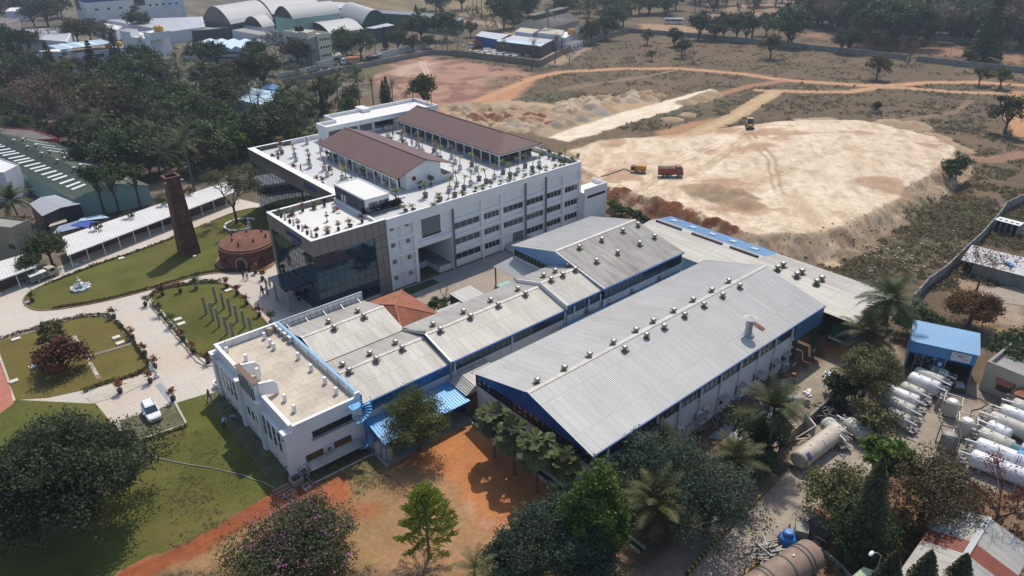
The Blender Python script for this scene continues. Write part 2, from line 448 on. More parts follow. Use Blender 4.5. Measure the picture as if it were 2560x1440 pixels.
zone(((1640,330),(1720,300),(1800,295),(1840,312),(1790,330),(1730,345),(1650,350)),TRK,2,OCH,.7,w=.8)
zone(((1620,285),(1700,265),(1790,270),(1760,300),(1660,320)),(0.105,0.088,0.055),1.5,(0.16,.12,.08),.7,v=.6)
zone(((1370,345),(1500,298),(1640,258),(1775,222),(1800,232),(1660,282),(1520,325),(1420,356)),(0.64,0.55,0.42),.7,(0.52,.42,.3),.5)
# tracks
T1=((1100,292),(1190,255),(1260,226),(1330,196),(1400,180),(1550,172),(1700,171),(1850,184),(1960,200),(2100,210),(2180,214),(2250,212),(2330,206),(2450,206),(2570,215))
track(T1,5.5,TRK);track(T1,2.2,(0.44,0.265,0.16),a=.7)
T2=((1800,236),(1880,214),(1960,202));track(T2,4,(0.33,0.17,0.10),a=.8)
T3=((1900,226),(2000,229),(2120,230),(2200,218),(2260,220),(2400,231),(2570,234));track(T3,4.5,(0.40,0.235,0.13))
T4=((1935,231),(1890,256),(1850,284),(1800,308),(1740,334));track(T4,6,(0.40,0.275,0.16));track(T4,2,(0.46,.34,.2),a=.6)
track(((2550,232),(2532,262),(2540,300),(2570,345)),6,TRK)
track(((2560,385),(2480,400),(2420,395)),5,(0.30,0.165,0.105),a=.7)
track(((2260,300),(2380,282),(2430,250)),2.5,(0.24,0.16,0.10),a=.6)
for dx in (0,9):
    track(((1400,222+dx*.5),(1500,206+dx*.4),(1620,188+dx*.3),(1690,176)),1.0,(0.30,0.22,0.14),a=.7,soft=.4)
for dx in (0,18):
    track(((1965+dx,525),(2000+dx,575),(2040+dx,625),(2075+dx,662)),2.0,(0.45,0.34,0.22),soft=.8)
    track(((1857+dx,338),(1868+dx,365)),.7,(0.27,.18,.08),soft=.3)
    track(((1890+dx,385),(1915+dx,430),(1922+dx,475),(1935+dx,520)),.6,(0.27,.19,.11),a=.8,soft=.3)
for dx in (0,10): track(((1050+dx,152),(1060+dx,178),(1066+dx,195)),.8,(0.5,.4,.3),a=.8,soft=.4)
_tr=random.Random(8)
for _i in range(13):
    a_=(_tr.uniform(1560,2150),_tr.uniform(400,560));b_=(a_[0]+_tr.uniform(60,330),a_[1]-_tr.uniform(30,170));m_=((a_[0]+b_[0])/2+_tr.uniform(-30,30),(a_[1]+b_[1])/2+_tr.uniform(-14,14))
    if b_[0]>2330 or b_[1]<320: continue
    for o_ in (0,13): track(tuple((x+o_,y+o_*.25) for x,y in (a_,m_,b_)),.75,(.36,.25,.15) if _i%3 else (.68,.58,.45),a=.5,soft=.35)
hc=np.zeros_like(C)+np.array((0.33,0.235,0.145))
hc=mixc(hc,sstep(heapt,.6,.9),(0.44,0.37,0.285));hc=mixc(hc,1-sstep(heapt,.05,.35),(0.15,0.055,0.028))
hc=mixc(hc,sstep(n3,.5,.7)*.5,(0.27,0.2,0.13));hc=mixc(hc,sstep(np.abs(heapt-.7),.06,0)*.0,(0.3,.3,.3))
hc=mixc(hc,((np.abs(heapt-.35)<.03)*.8),(0.25,0.235,0.20))
C=C*(1-heapw[...,None])+hc*heapw[...,None];veg *= 1-heapw
# scrub to the right of the fill
zone(((2250,545),(2330,510),(2470,500),(2500,540),(2460,590),(2330,600)),(0.045,0.062,0.024),3,(0.10,.085,.05),.7,v=1.0)
zone(((2130,640),(2260,590),(2420,600),(2330,690),(2180,700)),(0.10,0.085,0.05),3,(0.17,.12,.08),.8,v=.7)
zone(((2395,690),(2560,740),(2560,820),(2450,800),(2380,740)),(0.33,0.26,0.19),1.5,(0.25,.15,.09),.6,v=.1)
zone(((2420,790),(2560,830),(2560,900),(2490,850)),(0.30,0.185,0.10),1.5,(0.12,.1,.05),.5,v=.3)
# yards between the sheds and the gas-tank yard
zone(((1560,1440),(1860,1200),(2000,1020),(2130,905),(2250,870),(2330,960),(2420,950),(2560,1010),(2560,1440)),(0.235,0.185,0.14),.8,(0.17,.135,.10),.7,v=0)
zone(((2110,1100),(2200,960),(2330,1050),(2240,1130)),(0.27,0.15,0.085),1.5,(0.2,.15,.1),.6)
zone(((2010,1200),(2250,1150),(2560,1240),(2560,1440),(1900,1440),(1990,1330)),(0.17,0.095,0.055),2,(0.10,.07,.045),.8,v=.3)
zone(((1990,930),(2080,845),(2250,880),(2150,900),(2030,1000),(1940,985)),(0.31,0.265,0.20),.8,(0.22,.19,.15),.7)
zone(((2040,850),(2120,845),(2150,890),(2060,880)),(0.40,0.20,0.09),1.0)
zone(((1700,1445),(1850,1302),(1945,1210),(2010,1150),(2080,1100),(2200,1060),(2320,1010),(2420,1000),(2560,1040),(2700,1240),(2480,1230),(2280,1160),(2160,1190),(2060,1260),(1985,1310),(1880,1430),(1860,1450)),(0.30,0.255,0.205),.5,(0.25,.20,.155),.6)
# red earth and straw below the annexe
zone(((250,1440),(480,1360),(700,1240),(760,1225),(900,1180),(1150,1060),(1300,1120),(1560,1330),(1560,1440)),(0.31,0.18,0.09),1.0,(0.24,.155,.07),.7,v=.15)
zone(((940,1130),(1130,1050),(1190,1075),(1390,1240),(1370,1330),(1200,1320),(1150,1230),(1110,1180)),(0.40,0.165,0.062),1.0,(0.33,.12,.045),.7)
zone(((1150,1240),(1250,1290),(1330,1320),(1290,1350),(1180,1310)),(0.35,0.17,0.085),1.0,(0.42,.28,.2),.7,nz=n4,w=.8)
zone(((780,1210),(850,1190),(870,1260),(800,1275)),(0.30,0.10,0.04),.8)
zone(((860,1270),(960,1270),(930,1305),(850,1300)),(0.28,0.10,0.04),.8,w=.8)
zone(((850,1180),(930,1130),(980,1180),(900,1240)),(0.13,0.115,0.045),1,(0.25,.18,.1),.6,v=.5)
kd=1-sstep(ldist(DITCH,X*.7+jx*.3,Y*.7+jy*.3),1.0,1.5)
C=C*(1-kd[...,None])+(np.array((0.215,0.068,0.028))*(0.8+.5*n4[...,None]))*kd[...,None];veg *= 1-kd
Zg+=kd*(0.25+.35*(n4-.5))
_lw=sstep(X,43,47)*(1-sstep(X,92,98))*(1-sstep(Y,38.0,38.4))*sstep(Y,27,31)
Zg=Zg*(1-_lw)-1.1*_lw
CAMPUS=px((-300,760),(120,690),(640,470),(700,560),(800,790),(560,860),(560,1000),(350,1060),(-300,1150))
# keep the ground just under the buildings and the laid surfaces
Zg=np.where((X>18) & (X<93) & (Y>20) & (Y<92),np.minimum(Zg,0),Zg)

def build_ground():
    nx,ny=X.shape
    me=bpy.data.meshes.new('ground')
    me.vertices.add(nx*ny)
    me.vertices.foreach_set('co',np.stack([X,Y,Zg],-1).reshape(-1))
    idx=np.arange(nx*ny).reshape(nx,ny)
    q=np.stack([idx[:-1,:-1],idx[1:,:-1],idx[1:,1:],idx[:-1,1:]],-1).reshape(-1)
    nf=(nx-1)*(ny-1)
    me.loops.add(nf*4);me.loops.foreach_set('vertex_index',q)
    me.polygons.add(nf);me.polygons.foreach_set('loop_start',np.arange(nf)*4);me.polygons.foreach_set('loop_total',np.full(nf,4))
    me.polygons.foreach_set('use_smooth',np.ones(nf,bool))
    a=me.attributes.new('soil','FLOAT_COLOR','POINT')
    a.data.foreach_set('color',np.concatenate([C,veg[...,None]],-1).reshape(-1).astype(np.float32))
    b_=me.attributes.new('veg','FLOAT','POINT');b_.data.foreach_set('value',veg.reshape(-1).astype(np.float32))
    me.update();me.validate()
    m=bpy.data.materials.new('earth');m.use_nodes=True;nt=m.node_tree;b=nt.nodes['Principled BSDF']
    b.inputs['Roughness'].default_value=0.95;b.inputs['Specular IOR Level'].default_value=0.15
    at=_n(nt,'ShaderNodeAttribute',attribute_name='soil');vg=_n(nt,'ShaderNodeAttribute',attribute_name='veg')
    geo=_n(nt,'ShaderNodeNewGeometry')
    def noise(s,d,r=0.6):
        n=_n(nt,'ShaderNodeTexNoise');n.inputs['Scale'].default_value=s;n.inputs['Detail'].default_value=d;n.inputs['Roughness'].default_value=r
        nt.links.new(geo.outputs['Position'],n.inputs['Vector']);return n
    a1,a2,a3=noise(0.35,8,.65),noise(2.2,6,.7),noise(0.9,6,.72)
    def rng_(n,lo,hi,a,c):
        r=_n(nt,'ShaderNodeMapRange');r.inputs[1].default_value=lo;r.inputs[2].default_value=hi;r.inputs[3].default_value=a;r.inputs[4].default_value=c
        nt.links.new(n.outputs[0],r.inputs[0]);return r
    r1,r2=rng_(a1,.25,.75,.80,1.2),rng_(a2,.25,.75,.74,1.26)
    mu=_n(nt,'ShaderNodeMath',operation='MULTIPLY');nt.links.new(r1.outputs[0],mu.inputs[0]);nt.links.new(r2.outputs[0],mu.inputs[1])
    sc=_n(nt,'ShaderNodeVectorMath',operation='SCALE');nt.links.new(at.outputs['Color'],sc.inputs[0]);nt.links.new(mu.outputs[0],sc.inputs['Scale'])
    # weeds and dry grass show through where the veg value is high
    r3=rng_(a3,.50,.60,0,1)
    mv=_n(nt,'ShaderNodeMath',operation='MULTIPLY');nt.links.new(r3.outputs[0],mv.inputs[0]);nt.links.new(vg.outputs['Fac'],mv.inputs[1])
    mx=_n(nt,'ShaderNodeMix',data_type='RGBA');nt.links.new(mv.outputs[0],mx.inputs['Factor']);nt.links.new(sc.outputs[0],mx.inputs['A']);mx.inputs['B'].default_value=(0.05,0.052,0.024,1)
    nt.links.new(mx.outputs['Result'],b.inputs['Base Color'])
    bp=_n(nt,'ShaderNodeBump');bp.inputs['Strength'].default_value=.55;bp.inputs['Distance'].default_value=.14
    nt.links.new(a2.outputs[0],bp.inputs['Height']);nt.links.new(bp.outputs[0],b.inputs['Normal'])
    me.materials.append(m)
    o=bpy.data.objects.new('ground',me);COL.objects.link(o);o['kind']='structure'
build_ground()
def gz(x,y):
    i=min(max(int(np.searchsorted(GX,x))-1,0),len(GX)-2);j=min(max(int(np.searchsorted(GY,y))-1,0),len(GY)-2)
    u=(x-GX[i])/(GX[i+1]-GX[i]);v=(y-GY[j])/(GY[j+1]-GY[j])
    return float((Zg[i,j]*(1-u)+Zg[i+1,j]*u)*(1-v)+(Zg[i,j+1]*(1-u)+Zg[i+1,j+1]*u)*v)
# ------------------------------------------------------------------ plants: builders for the prototypes
M_BARK=mat('bark',(.085,.065,.048),.95,.25,2,.3,12)
M_BARKG=mat('palm_bark',(.13,.115,.095),.9,.2,2,.3,10)
M_TWIG=mat('twig',(.12,.085,.065),.95,.25,2)
LF_DARK=leaf('leaf_dark',(.030,.047,.018),(.088,.115,.046),.32)
LF_BIG=leaf('leaf_big_tree',(.033,.047,.022),(.085,.102,.05),.3)
LF_MID=leaf('leaf_mid',(0.0364,0.0520,0.0156),(0.1105,0.1300,0.0455),.22)
LF_OLIVE=leaf('leaf_olive',(0.0585,0.0624,0.0234),(0.1560,0.1495,0.0585),.22)
LF_LIGHT=leaf('leaf_light',(.05,.085,.016),(.13,.19,.04),.3)
LF_LIME=leaf('leaf_lime',(.10,.13,.012),(.24,.28,.04),.35,rnd=.1)
LF_BAMBOO=leaf('leaf_feathery',(0.0585,0.0715,0.0156),(0.1950,0.2080,0.0585),.3,rnd=.1)
LF_CYP=leaf('leaf_cypress',(0.0390,0.0715,0.0130),(0.1560,0.2080,0.0390),.25,rnd=.1)
LF_BROWN=leaf('leaf_brown',(0.0720,0.0504,0.0360),(0.1800,0.1260,0.0840),.2)
LF_RED=leaf('leaf_red',(.09,.014,.012),(.22,.04,.03),.3)
LF_MAROON=leaf('leaf_maroon',(.035,.018,.010),(.15,.055,.03),.2)
LF_RUST=leaf('leaf_rust',(.06,.032,.014),(.23,.115,.045),.3)
LF_PINK=leaf('flower_pink',(.26,.04,.16),(.50,.2,.36),.4,rnd=.1)
LF_WHITEF=leaf('flower_white',(.5,.46,.42),(.8,.75,.7),.3,rnd=.05)
LF_PALM=leaf('palm_leaf',(0.0289,0.0433,0.0145),(0.1373,0.1445,0.0506),.2)
LF_PALMY=leaf('palm_leaf_yellow',(0.0263,0.0300,0.0090),(0.1125,0.1050,0.0338),.22)
LF_POTG=leaf('potted_green',(.05,.085,.022),(.17,.24,.07),.3)
LF_POTB=leaf('potted_brown',(.10,.062,.03),(.26,.165,.08),.25)
LF_FAN=leaf('fan_leaf',(0.0286,0.0468,0.0156),(0.1690,0.1820,0.0650),.25,rough=.4,rnd=.1)
LF_ASHOKA=leaf('ashoka_leaf',(0.0280,0.0364,0.0168),(0.1050,0.1120,0.0560),.2)
LF_RUBBER=leaf('rubber_leaf',(.032,.054,.034),(.085,.115,.075),.25,rough=.6,rnd=.1)
def quad(mb,tone,o,a,b,t):
    mb.add([o-a,o-b,o+a,o+b],[(0,1,2,3)]);tone.append(min(1,max(0,t)))
def lobe_leaves(mb,tone,rnd,c,r,n,s,up=.25,shell=.55,long_=.6,hang=0.0):
    c=Vector(c);r=Vector(r);base=rnd.uniform(.1,.8)
    clumps=[]
    k=max(4,min(24,n // 45))
    for _ in range(k):
        d=Vector((rnd.gauss(0,1),rnd.gauss(0,1),rnd.gauss(0,1)+up)).normalized();rr=rnd.uniform(shell,1.08)
        clumps.append((Vector((d.x*r.x,d.y*r.y,d.z*r.z))*rr,d,base+rnd.uniform(-.25,.25)))
    cr=(r.x+r.y+r.z)/3*(.34 if k<9 else .23)
    for i in range(n):
        p,d,t=clumps[i%k]
        o=c+p+Vector((rnd.gauss(0,cr),rnd.gauss(0,cr),rnd.gauss(0,cr*.7)))
        nrm=(d*.7+Vector((rnd.gauss(0,.7),rnd.gauss(0,.7),rnd.gauss(.25,.6)))).normalized()
        a=nrm.orthogonal().normalized();a.rotate(Matrix.Rotation(rnd.random()*6.28,3,nrm))
        if hang: a=(a+Vector((0,0,-hang))).normalized()
        b=nrm.cross(a).normalized();q=s*rnd.uniform(.65,1.3)
        quad(mb,tone,o,a*q,b*q*long_,t+rnd.uniform(-.12,.12))
def limb(mb,p,q,r0,r1,rnd,k=3,w=.12):
    p,q=Vector(p),Vector(q);L=(q-p).length;pts=[p]
    for i in range(1,k): pts.append(p.lerp(q,i/k)+Vector((rnd.gauss(0,1),rnd.gauss(0,1),rnd.gauss(0,.5)+.6))*L*w*.6)
    pts.append(q);mb.tube(pts,[r0+(r1-r0)*i/k for i in range(k+1)],5,cap=False)
def broad_tree(name,seed,h,cr,lobes,n,s,lf,bark=M_BARK,th=.35,flat=.75,lr=.45,up=.25,extra=None,tr=None,crown_z=None,hang=0.0,long_=.6,gap=1.0):
    """a tree: tapered trunk with limbs, and a crown of leaf clumps spread over many uneven lobes"""
    rnd=random.Random(seed)
    t=thing(name,'tree','tree')
    tr=tr or cr*.045+.08;zc=crown_z if crown_z is not None else h*(th+(1-th)*.5);rz=(h-h*th)/2
    cs=[]
    for i in range(lobes):
        a=i*2.399+rnd.uniform(-.4,.4);q=math.sqrt((i+.5)/lobes)*rnd.uniform(.8,1.1)*gap
        zz=zc+rz*(1-q**2)*rnd.uniform(.1,.85)-rz*.45*q*rnd.uniform(.2,1.2)*flat
        cs.append((Vector((math.cos(a)*q*cr*.78,math.sin(a)*q*cr*.78,zz)),cr*lr*rnd.uniform(.7,1.15)))
    mb=MB();fork=h*th
    mb.tube([(0,0,-.3),(rnd.gauss(0,.1),rnd.gauss(0,.1),fork*.5),(0,0,fork)],[tr*1.3,tr,tr*.85],7)
    for c,r in cs: limb(mb,(0,0,fork*rnd.uniform(.75,1)),c,tr*.55,tr*.12,rnd)
    mb.build('trunk',bark,t,local=True)
    mb=MB();tone=[]
    for c,r in cs: lobe_leaves(mb,tone,rnd,c,(r,r,r*flat),n // lobes,s,up,long_=long_,hang=hang)
    mb.build('crown',lf,t,tone=tone,local=True)
    if extra:
        lf2,n2,s2=extra;mb=MB();tone=[]
        for c,r in cs:
            if rnd.random()<.7: lobe_leaves(mb,tone,rnd,c+Vector((0,0,r*.25)),(r,r,r*flat),n2 // lobes,s2,.6,shell=.85)
        mb.build('blossom',lf2,t,tone=tone,local=True)
    return t
def bare_tree(name,seed,h,spread,lf=None,n=0,s=.15,bark=M_TWIG,depth=4,th=.25,tr=None):
    rnd=random.Random(seed);t=thing(name,'tree','tree');mb=MB();tips=[]
    tr=tr or h*.022
    def grow(p,d,L,r,k):
        q=p+d*L;mid=p.lerp(q,.5)+Vector((rnd.gauss(0,.06),rnd.gauss(0,.06),rnd.gauss(0,.04)))*L
        mb.tube([p,mid,q],[r,r*.85,r*.68],5 if k>1 else 3,cap=False)
        if k==0: tips.append(q);return
        for i in range(rnd.choice((2,3,3))):
            nd=(d+Vector((rnd.gauss(0,.62),rnd.gauss(0,.62),rnd.gauss(.12,.3)))*spread).normalized()
            grow(q,nd,L*rnd.uniform(.62,.86),r*.62,k-1)
        if k<depth-1: tips.append(q)
    for i in range(3):
        a=i*2.1+rnd.random();grow(Vector((0,0,h*th)),Vector((math.cos(a)*.55*spread,math.sin(a)*.55*spread,.8)).normalized(),h*.27,tr*.7,depth-1)
    mb.tube([(0,0,-.3),(.05,0,h*th*.5),(0,0,h*th+.05)],[tr*1.3,tr,tr*.9],7)
    mb.build('trunk',bark,t,local=True)
    if lf:
        mb=MB();tone=[]
        for i in range(n):
            o=rnd.choice(tips)+Vector((rnd.gauss(0,.35),rnd.gauss(0,.35),rnd.gauss(0,.28)))*h*.09
            a=Vector((rnd.gauss(0,1),rnd.gauss(0,1),rnd.gauss(0,.7))).normalized();b=a.orthogonal().normalized()
            q=s*rnd.uniform(.6,1.3);quad(mb,tone,o,a*q,b*q*.6,rnd.random())
        mb.build('crown',lf,t,tone=tone,local=True)
    return t
def frond(mb,tone,rnd,o,az,L,el,droop,n,ll,lw,t0,hang=.35,v=.25):
    p=Vector(o);prev=p;st=L/n
    for i in range(n):
        s=(i+.5)/n;e=el-droop*s**1.4
        d=Vector((math.cos(az)*math.cos(e),math.sin(az)*math.cos(e),math.sin(e)))
        side=Vector((-math.sin(az),math.cos(az),0));upv=side.cross(d)*-1
        if upv.z<0: upv=-upv
        q=p+d*st
        w=.035*(1-s)+.012
        mb.add([p-side*w,p+side*w,q+side*w,q-side*w],[(0,1,2,3)]);tone.append(t0+.25)
        if s>.12:
            k=ll*(math.sin(math.pi*min(1,s*.92+.08))**.55)
            for sg in (-1,1):
                tip=p+d*k*.45+side*sg*k*.85+upv*k*(v-.0)+Vector((0,0,-hang*k*rnd.uniform(.6,1.3)))
                b=d*lw*1.25
                mb.add([p-b*.5,p+b*.5,tip+b*.12,tip-b*.12],[(0,1,2,3)]);tone.append(min(1,max(0,t0+rnd.uniform(-.25,.25))))
        p=q
def coconut(name,seed,h,nf,L,lf=LF_PALM,lean=.08,segs=16,dead=2):
    rnd=random.Random(seed);t=thing(name,'palm','palm');a=rnd.random()*6.28
    tx,ty=math.cos(a)*h*lean,math.sin(a)*h*lean
    mb=MB();mb.tube([(0,0,-.3),(tx*.25,ty*.25,h*.35),(tx*.65,ty*.65,h*.7),(tx,ty,h)],[.24,.17,.14,.16],8);mb.build('trunk',M_BARKG,t,local=True)
    mb=MB();tone=[]
    for i in range(nf):
        az=i*2.399+rnd.uniform(-.3,.3);u=i/nf
        el=1.35-1.75*u+rnd.uniform(-.12,.12)
        frond(mb,tone,rnd,(tx,ty,h),az,L*rnd.uniform(.85,1.1),el,rnd.uniform(.9,1.4)*(.75+.3*(1-u)),segs,L*.21,L*.028,rnd.uniform(.1,.6)*(1 if u>.3 else .8))
    mb.build('crown',lf,t,tone=tone,local=True)
    if dead:
        mb=MB();tone=[]
        for i in range(dead): frond(mb,tone,rnd,(tx,ty,h-.15),rnd.random()*6.28,L*.8,-.5,.8,10,L*.16,L*.03,.4)
        mb.build('dead_frond',LF_BROWN,t,tone=tone,local=True)
    return t
def fan_palm(name,seed,h,nl,L,rad):
    rnd=random.Random(seed);t=thing(name,'palm','palm')
    mb=MB();mb.tube([(0,0,-.2),(.03,.02,h*.5),(0,0,h)],[.2,.14,.13],8);mb.build('trunk',M_BARKG,t,local=True)
    mb=MB();tone=[];st=MB()
    for i in range(nl):
        az=i*2.399+rnd.uniform(-.2,.2);u=i/nl;el=1.25-1.75*u
        d=Vector((math.cos(az)*math.cos(el),math.sin(az)*math.cos(el),math.sin(el)));side=Vector((-math.sin(az),math.cos(az),0));n_=side.cross(d)
        b=Vector((0,0,h))+d*L*rnd.uniform(.8,1.05)+Vector((0,0,-.25*u))
        st.tube([(0,0,h-.1),tuple(b)],[.04,.025],4,cap=False)
        d2=(d+Vector((0,0,-.45-.3*u))).normalized();n2=side.cross(d2)
        t0=rnd.uniform(.15,.55)+(.3 if u>.45 and rnd.random()<.5 else 0);k=14;pts=[]
        for j in range(k+1):
            a=-2.05+4.1*j/k;rr=rad*(1-.12*abs(math.sin(a)))*rnd.uniform(.93,1.05)
            fold=(.07 if j%2 else -.07)*rad;droop=-.16*rad*abs(math.sin(a))**2-.12*rad
            pts.append(b+d2*math.cos(a)*rr+side*math.sin(a)*rr+n2*fold+Vector((0,0,droop)))
        vs=[b]+pts
        for j in range(k):
            mb.add([vs[0],vs[j+1],vs[j+2]],[(0,1,2)]);tone.append(min(1,max(0,t0+rnd.uniform(-.12,.12))))
    mb.build('crown',LF_FAN,t,tone=tone,local=True);st.build('leaf_stalk',M_TWIG if False else mat('palm_stalk',(.22,.22,.13),.7),t,local=True)
    return t
def column_tree(name,seed,h,r,n,s,lf,tiers=0,bare=.08,bark=M_BARK,lean=0.0,hang=.6):
    """narrow column or tiered conifer"""
    rnd=random.Random(seed);t=thing(name,'tree','tree')
    mb=MB();mb.tube([(0,0,-.3),(lean*h*.5,0,h*.5),(lean*h,0,h*.97)],[r*.14+.05,r*.09+.03,.03],6)
    tone=[];cm=MB()
    for i in range(n):
        u=rnd.random()**1.15
        if tiers:
            k=math.floor(u*tiers)/tiers;z=h*(bare+(1-bare)*(k+rnd.gauss(0,.006)));rr=r*(1-k)**.85*rnd.random()**.5+.05
        else:
            z=h*(bare+(1-bare)*u);pr=min(1,u*4+.55)*(1-u**2.1)**.8;rr=r*pr*rnd.uniform(.4,1.25)*(1+.08*math.sin(z*2.3+seed))
        a=rnd.random()*6.283
        if tiers: a=round(a/(6.283/7))*6.283/7+rnd.gauss(0,.16)
        o=Vector((lean*z+math.cos(a)*rr,math.sin(a)*rr,z-(rr*.12 if tiers else rr*hang*.5)))
        d=Vector((math.cos(a),math.sin(a),-hang)).normalized();d=(d+Vector((rnd.gauss(0,.35),rnd.gauss(0,.35),rnd.gauss(0,.35)))).normalized()
        b=d.orthogonal().normalized();b.rotate(Matrix.Rotation(rnd.random()*3,3,d));q=s*rnd.uniform(.6,1.3)
        quad(cm,tone,o,d*q,b*q*.5,rnd.uniform(.1,.9))
    if tiers:
        for k in range(tiers):
            z=h*(bare+(1-bare)*k/tiers);rr=r*(1-k/tiers)**.85
            for j in range(7): a=j*6.283/7;mb.tube([(0,0,z),(math.cos(a)*rr,math.sin(a)*rr,z-rr*.1)],[.05,.02],3,cap=False)
    mb.build('trunk',bark,t,local=True);cm.build('crown',lf,t,tone=tone,local=True)
    return t
FIRST=set()
def plant(proto,x,y,label,group=None,s=1.0,rz=None,z=None,cat=None,rnd=random.Random(3)):
    z=gz(x,y) if z is None else z;rz=rnd.random()*6.28 if rz is None else rz
    if proto.name not in FIRST:
        FIRST.add(proto.name);o=proto;o.location=(x,y,z);o.rotation_euler=(0,0,rz);o.scale=(s,s,s);o['label']=label
        if group: o['group']=group
    else: o=dup(proto,(x,y,z),rz,label,group,s)
    if cat: o['category']=cat
    if not group and 'group' in o: del o['group']
    return o
# potted plants of the roof terrace and the drive
def potted_palm(name,seed,pot,lf,h=1.5,nf=9,L=1.1,pr=.5,ph=.75):
    rnd=random.Random(seed);t=thing(name,'palm','potted palm')
    mb=MB();mb.lathe([(pr*.72,0),(pr,ph*.92),(pr*1.1,ph*.93),(pr*1.1,ph),(pr*.9,ph),(pr*.88,ph-.1)],(0,0,0),12);mb.build('pot',pot,t,local=True)
    mb=MB();mb.lathe([(pr*.88,ph-.1),(pr*.88,ph-.08)],(0,0,0),10);mb.build('soil',mat('pot_soil',(.09,.05,.025),.95,.2),t,local=True)
    tp=(rnd.gauss(0,.15),rnd.gauss(0,.15),ph+h)
    mb=MB();mb.tube([(0,0,ph-.1),(tp[0]*.3,tp[1]*.3,ph+h*.5),tp],[.085,.07,.06],6);mb.build('trunk',M_BARKG,t,local=True)
    mb=MB();tone=[]
    for i in range(nf): frond(mb,tone,rnd,tp,i*2.399+rnd.uniform(-.3,.3),L*rnd.uniform(.75,1.15),1.25-1.0*i/nf,1.3,8,L*.3,L*.075,rnd.random())
    mb.build('crown',lf,t,tone=tone,local=True)
    return t
def potted_bush(name,seed,pot,lf,h=1.0,r=.5,n=130,s=.12,pr=.28,ph=.45,cat='potted shrub'):
    rnd=random.Random(seed);t=thing(name,'shrub',cat)
    mb=MB();mb.lathe([(pr*.75,0),(pr,ph),(pr*.9,ph),(pr*.85,ph-.06)],(0,0,0),10);mb.build('pot',pot,t,local=True)
    mb=MB()
    for i in range(4): mb.tube([(0,0,ph-.06),(rnd.gauss(0,.22)*r,rnd.gauss(0,.22)*r,ph+h*.5),(rnd.gauss(0,.45)*r,rnd.gauss(0,.45)*r,ph+h*.9)],[.03,.02,.01],4,cap=False)
    mb.build('stem',M_TWIG,t,local=True)
    mb=MB();tone=[];lobe_leaves(mb,tone,rnd,(0,0,ph+h*.62),(r,r,h*.42),n,s,.2,.3);mb.build('foliage',lf,t,tone=tone,local=True)
    return t
# ------------------------------------------------------------------ surveyed windows of the photograph
def zm(x0,y0,k=2.977):
    return lambda x,y,z=0.0: P(x0+x/k,y0+y/k,z)
q1,q2,q3,q4,q5,q6,q7,q8,q9=(zm(a,b) for b in (0,480,960) for a in (0,850,1700))
q6=zm(1700,480);q5=zm(850,480)
M_CONC=mat('concrete_drive',(0.47,0.43,0.37),.85,.10,.18,.10,3.0,stain=(0.42,0.24,0.12),samt=.6,sscale=.09,bump=.1,brick=(6,4.5,(.84,.82,.78),.955))
M_LAWN=mat('lawn_grass',(0.086,0.093,0.022),.95,.32,.14,.4,9.0,spec=.1,stain=(0.155,0.115,0.04),samt=.6,sscale=.09,bump=.5)
M_LAWN2=mat('lawn_dry',(0.115,0.10,0.028),.95,.2,.2,.35,9.0,spec=.1,stain=(0.15,0.09,0.03),samt=.5,sscale=.16,bump=.5)
M_PAVER=mat('grass_paver',(0.15,0.14,0.095),.95,.2,.4,.35,6.0,spec=.1,stain=(0.06,0.07,0.02),samt=.8,sscale=.6,brick=(.5,.5,(.42,.5,.2),.8),bump=.4)
M_KERB=mat('kerb_stone',(0.40,0.36,0.30),.85,.15,1.0,.15,8)
M_KERBR=mat('kerb_brick',(0.22,0.13,0.08),.9,.2,1.0,.2,8)
M_WHITE=mat('white_paint',(0.70,0.70,0.695),.55,.045,.25,.02,6,stain=(0.47,0.45,0.42),samt=.30,sscale=.5,streak=(1,1,.25))
M_WHITE2=mat('white_weathered',(0.62,0.61,0.60),.7,.08,.4,.04,6,stain=(0.36,0.34,0.31),samt=.5,sscale=.5)
M_PEB=mat('white_pebbles',(0.55,0.53,0.49),.9,.1,1,.45,7)
M_SLAB=mat('stone_slab',(0.58,0.54,0.47),.8,.1,1.2,.08,8)
M_REDRD=mat('red_paving',(0.36,0.13,0.09),.9,.15,.6,.15,6)
M_DARK=mat('dark_metal',(0.02,0.022,0.026),.5,.2,1)
M_STEEL=mat('grey_steel',(0.33,0.34,0.35),.45,.12,1,metal=.5)
M_BLACK=mat('black_rubber',(0.015,0.015,0.016),.8,.2,2)
def sheet_struct(name,poly,z,m,th=.02):
    mb=MB();mb.prism(poly,z-th,z);return struct(name,mb,m)
def smooth_poly(pts,it=2):
    for _ in range(it):
        out=[]
        for i in range(len(pts)):
            a,b=pts[i],pts[(i+1)%len(pts)]
            out+=[(a[0]*.75+b[0]*.25,a[1]*.75+b[1]*.25),(a[0]*.25+b[0]*.75,a[1]*.25+b[1]*.75)]
        pts=out
    return pts
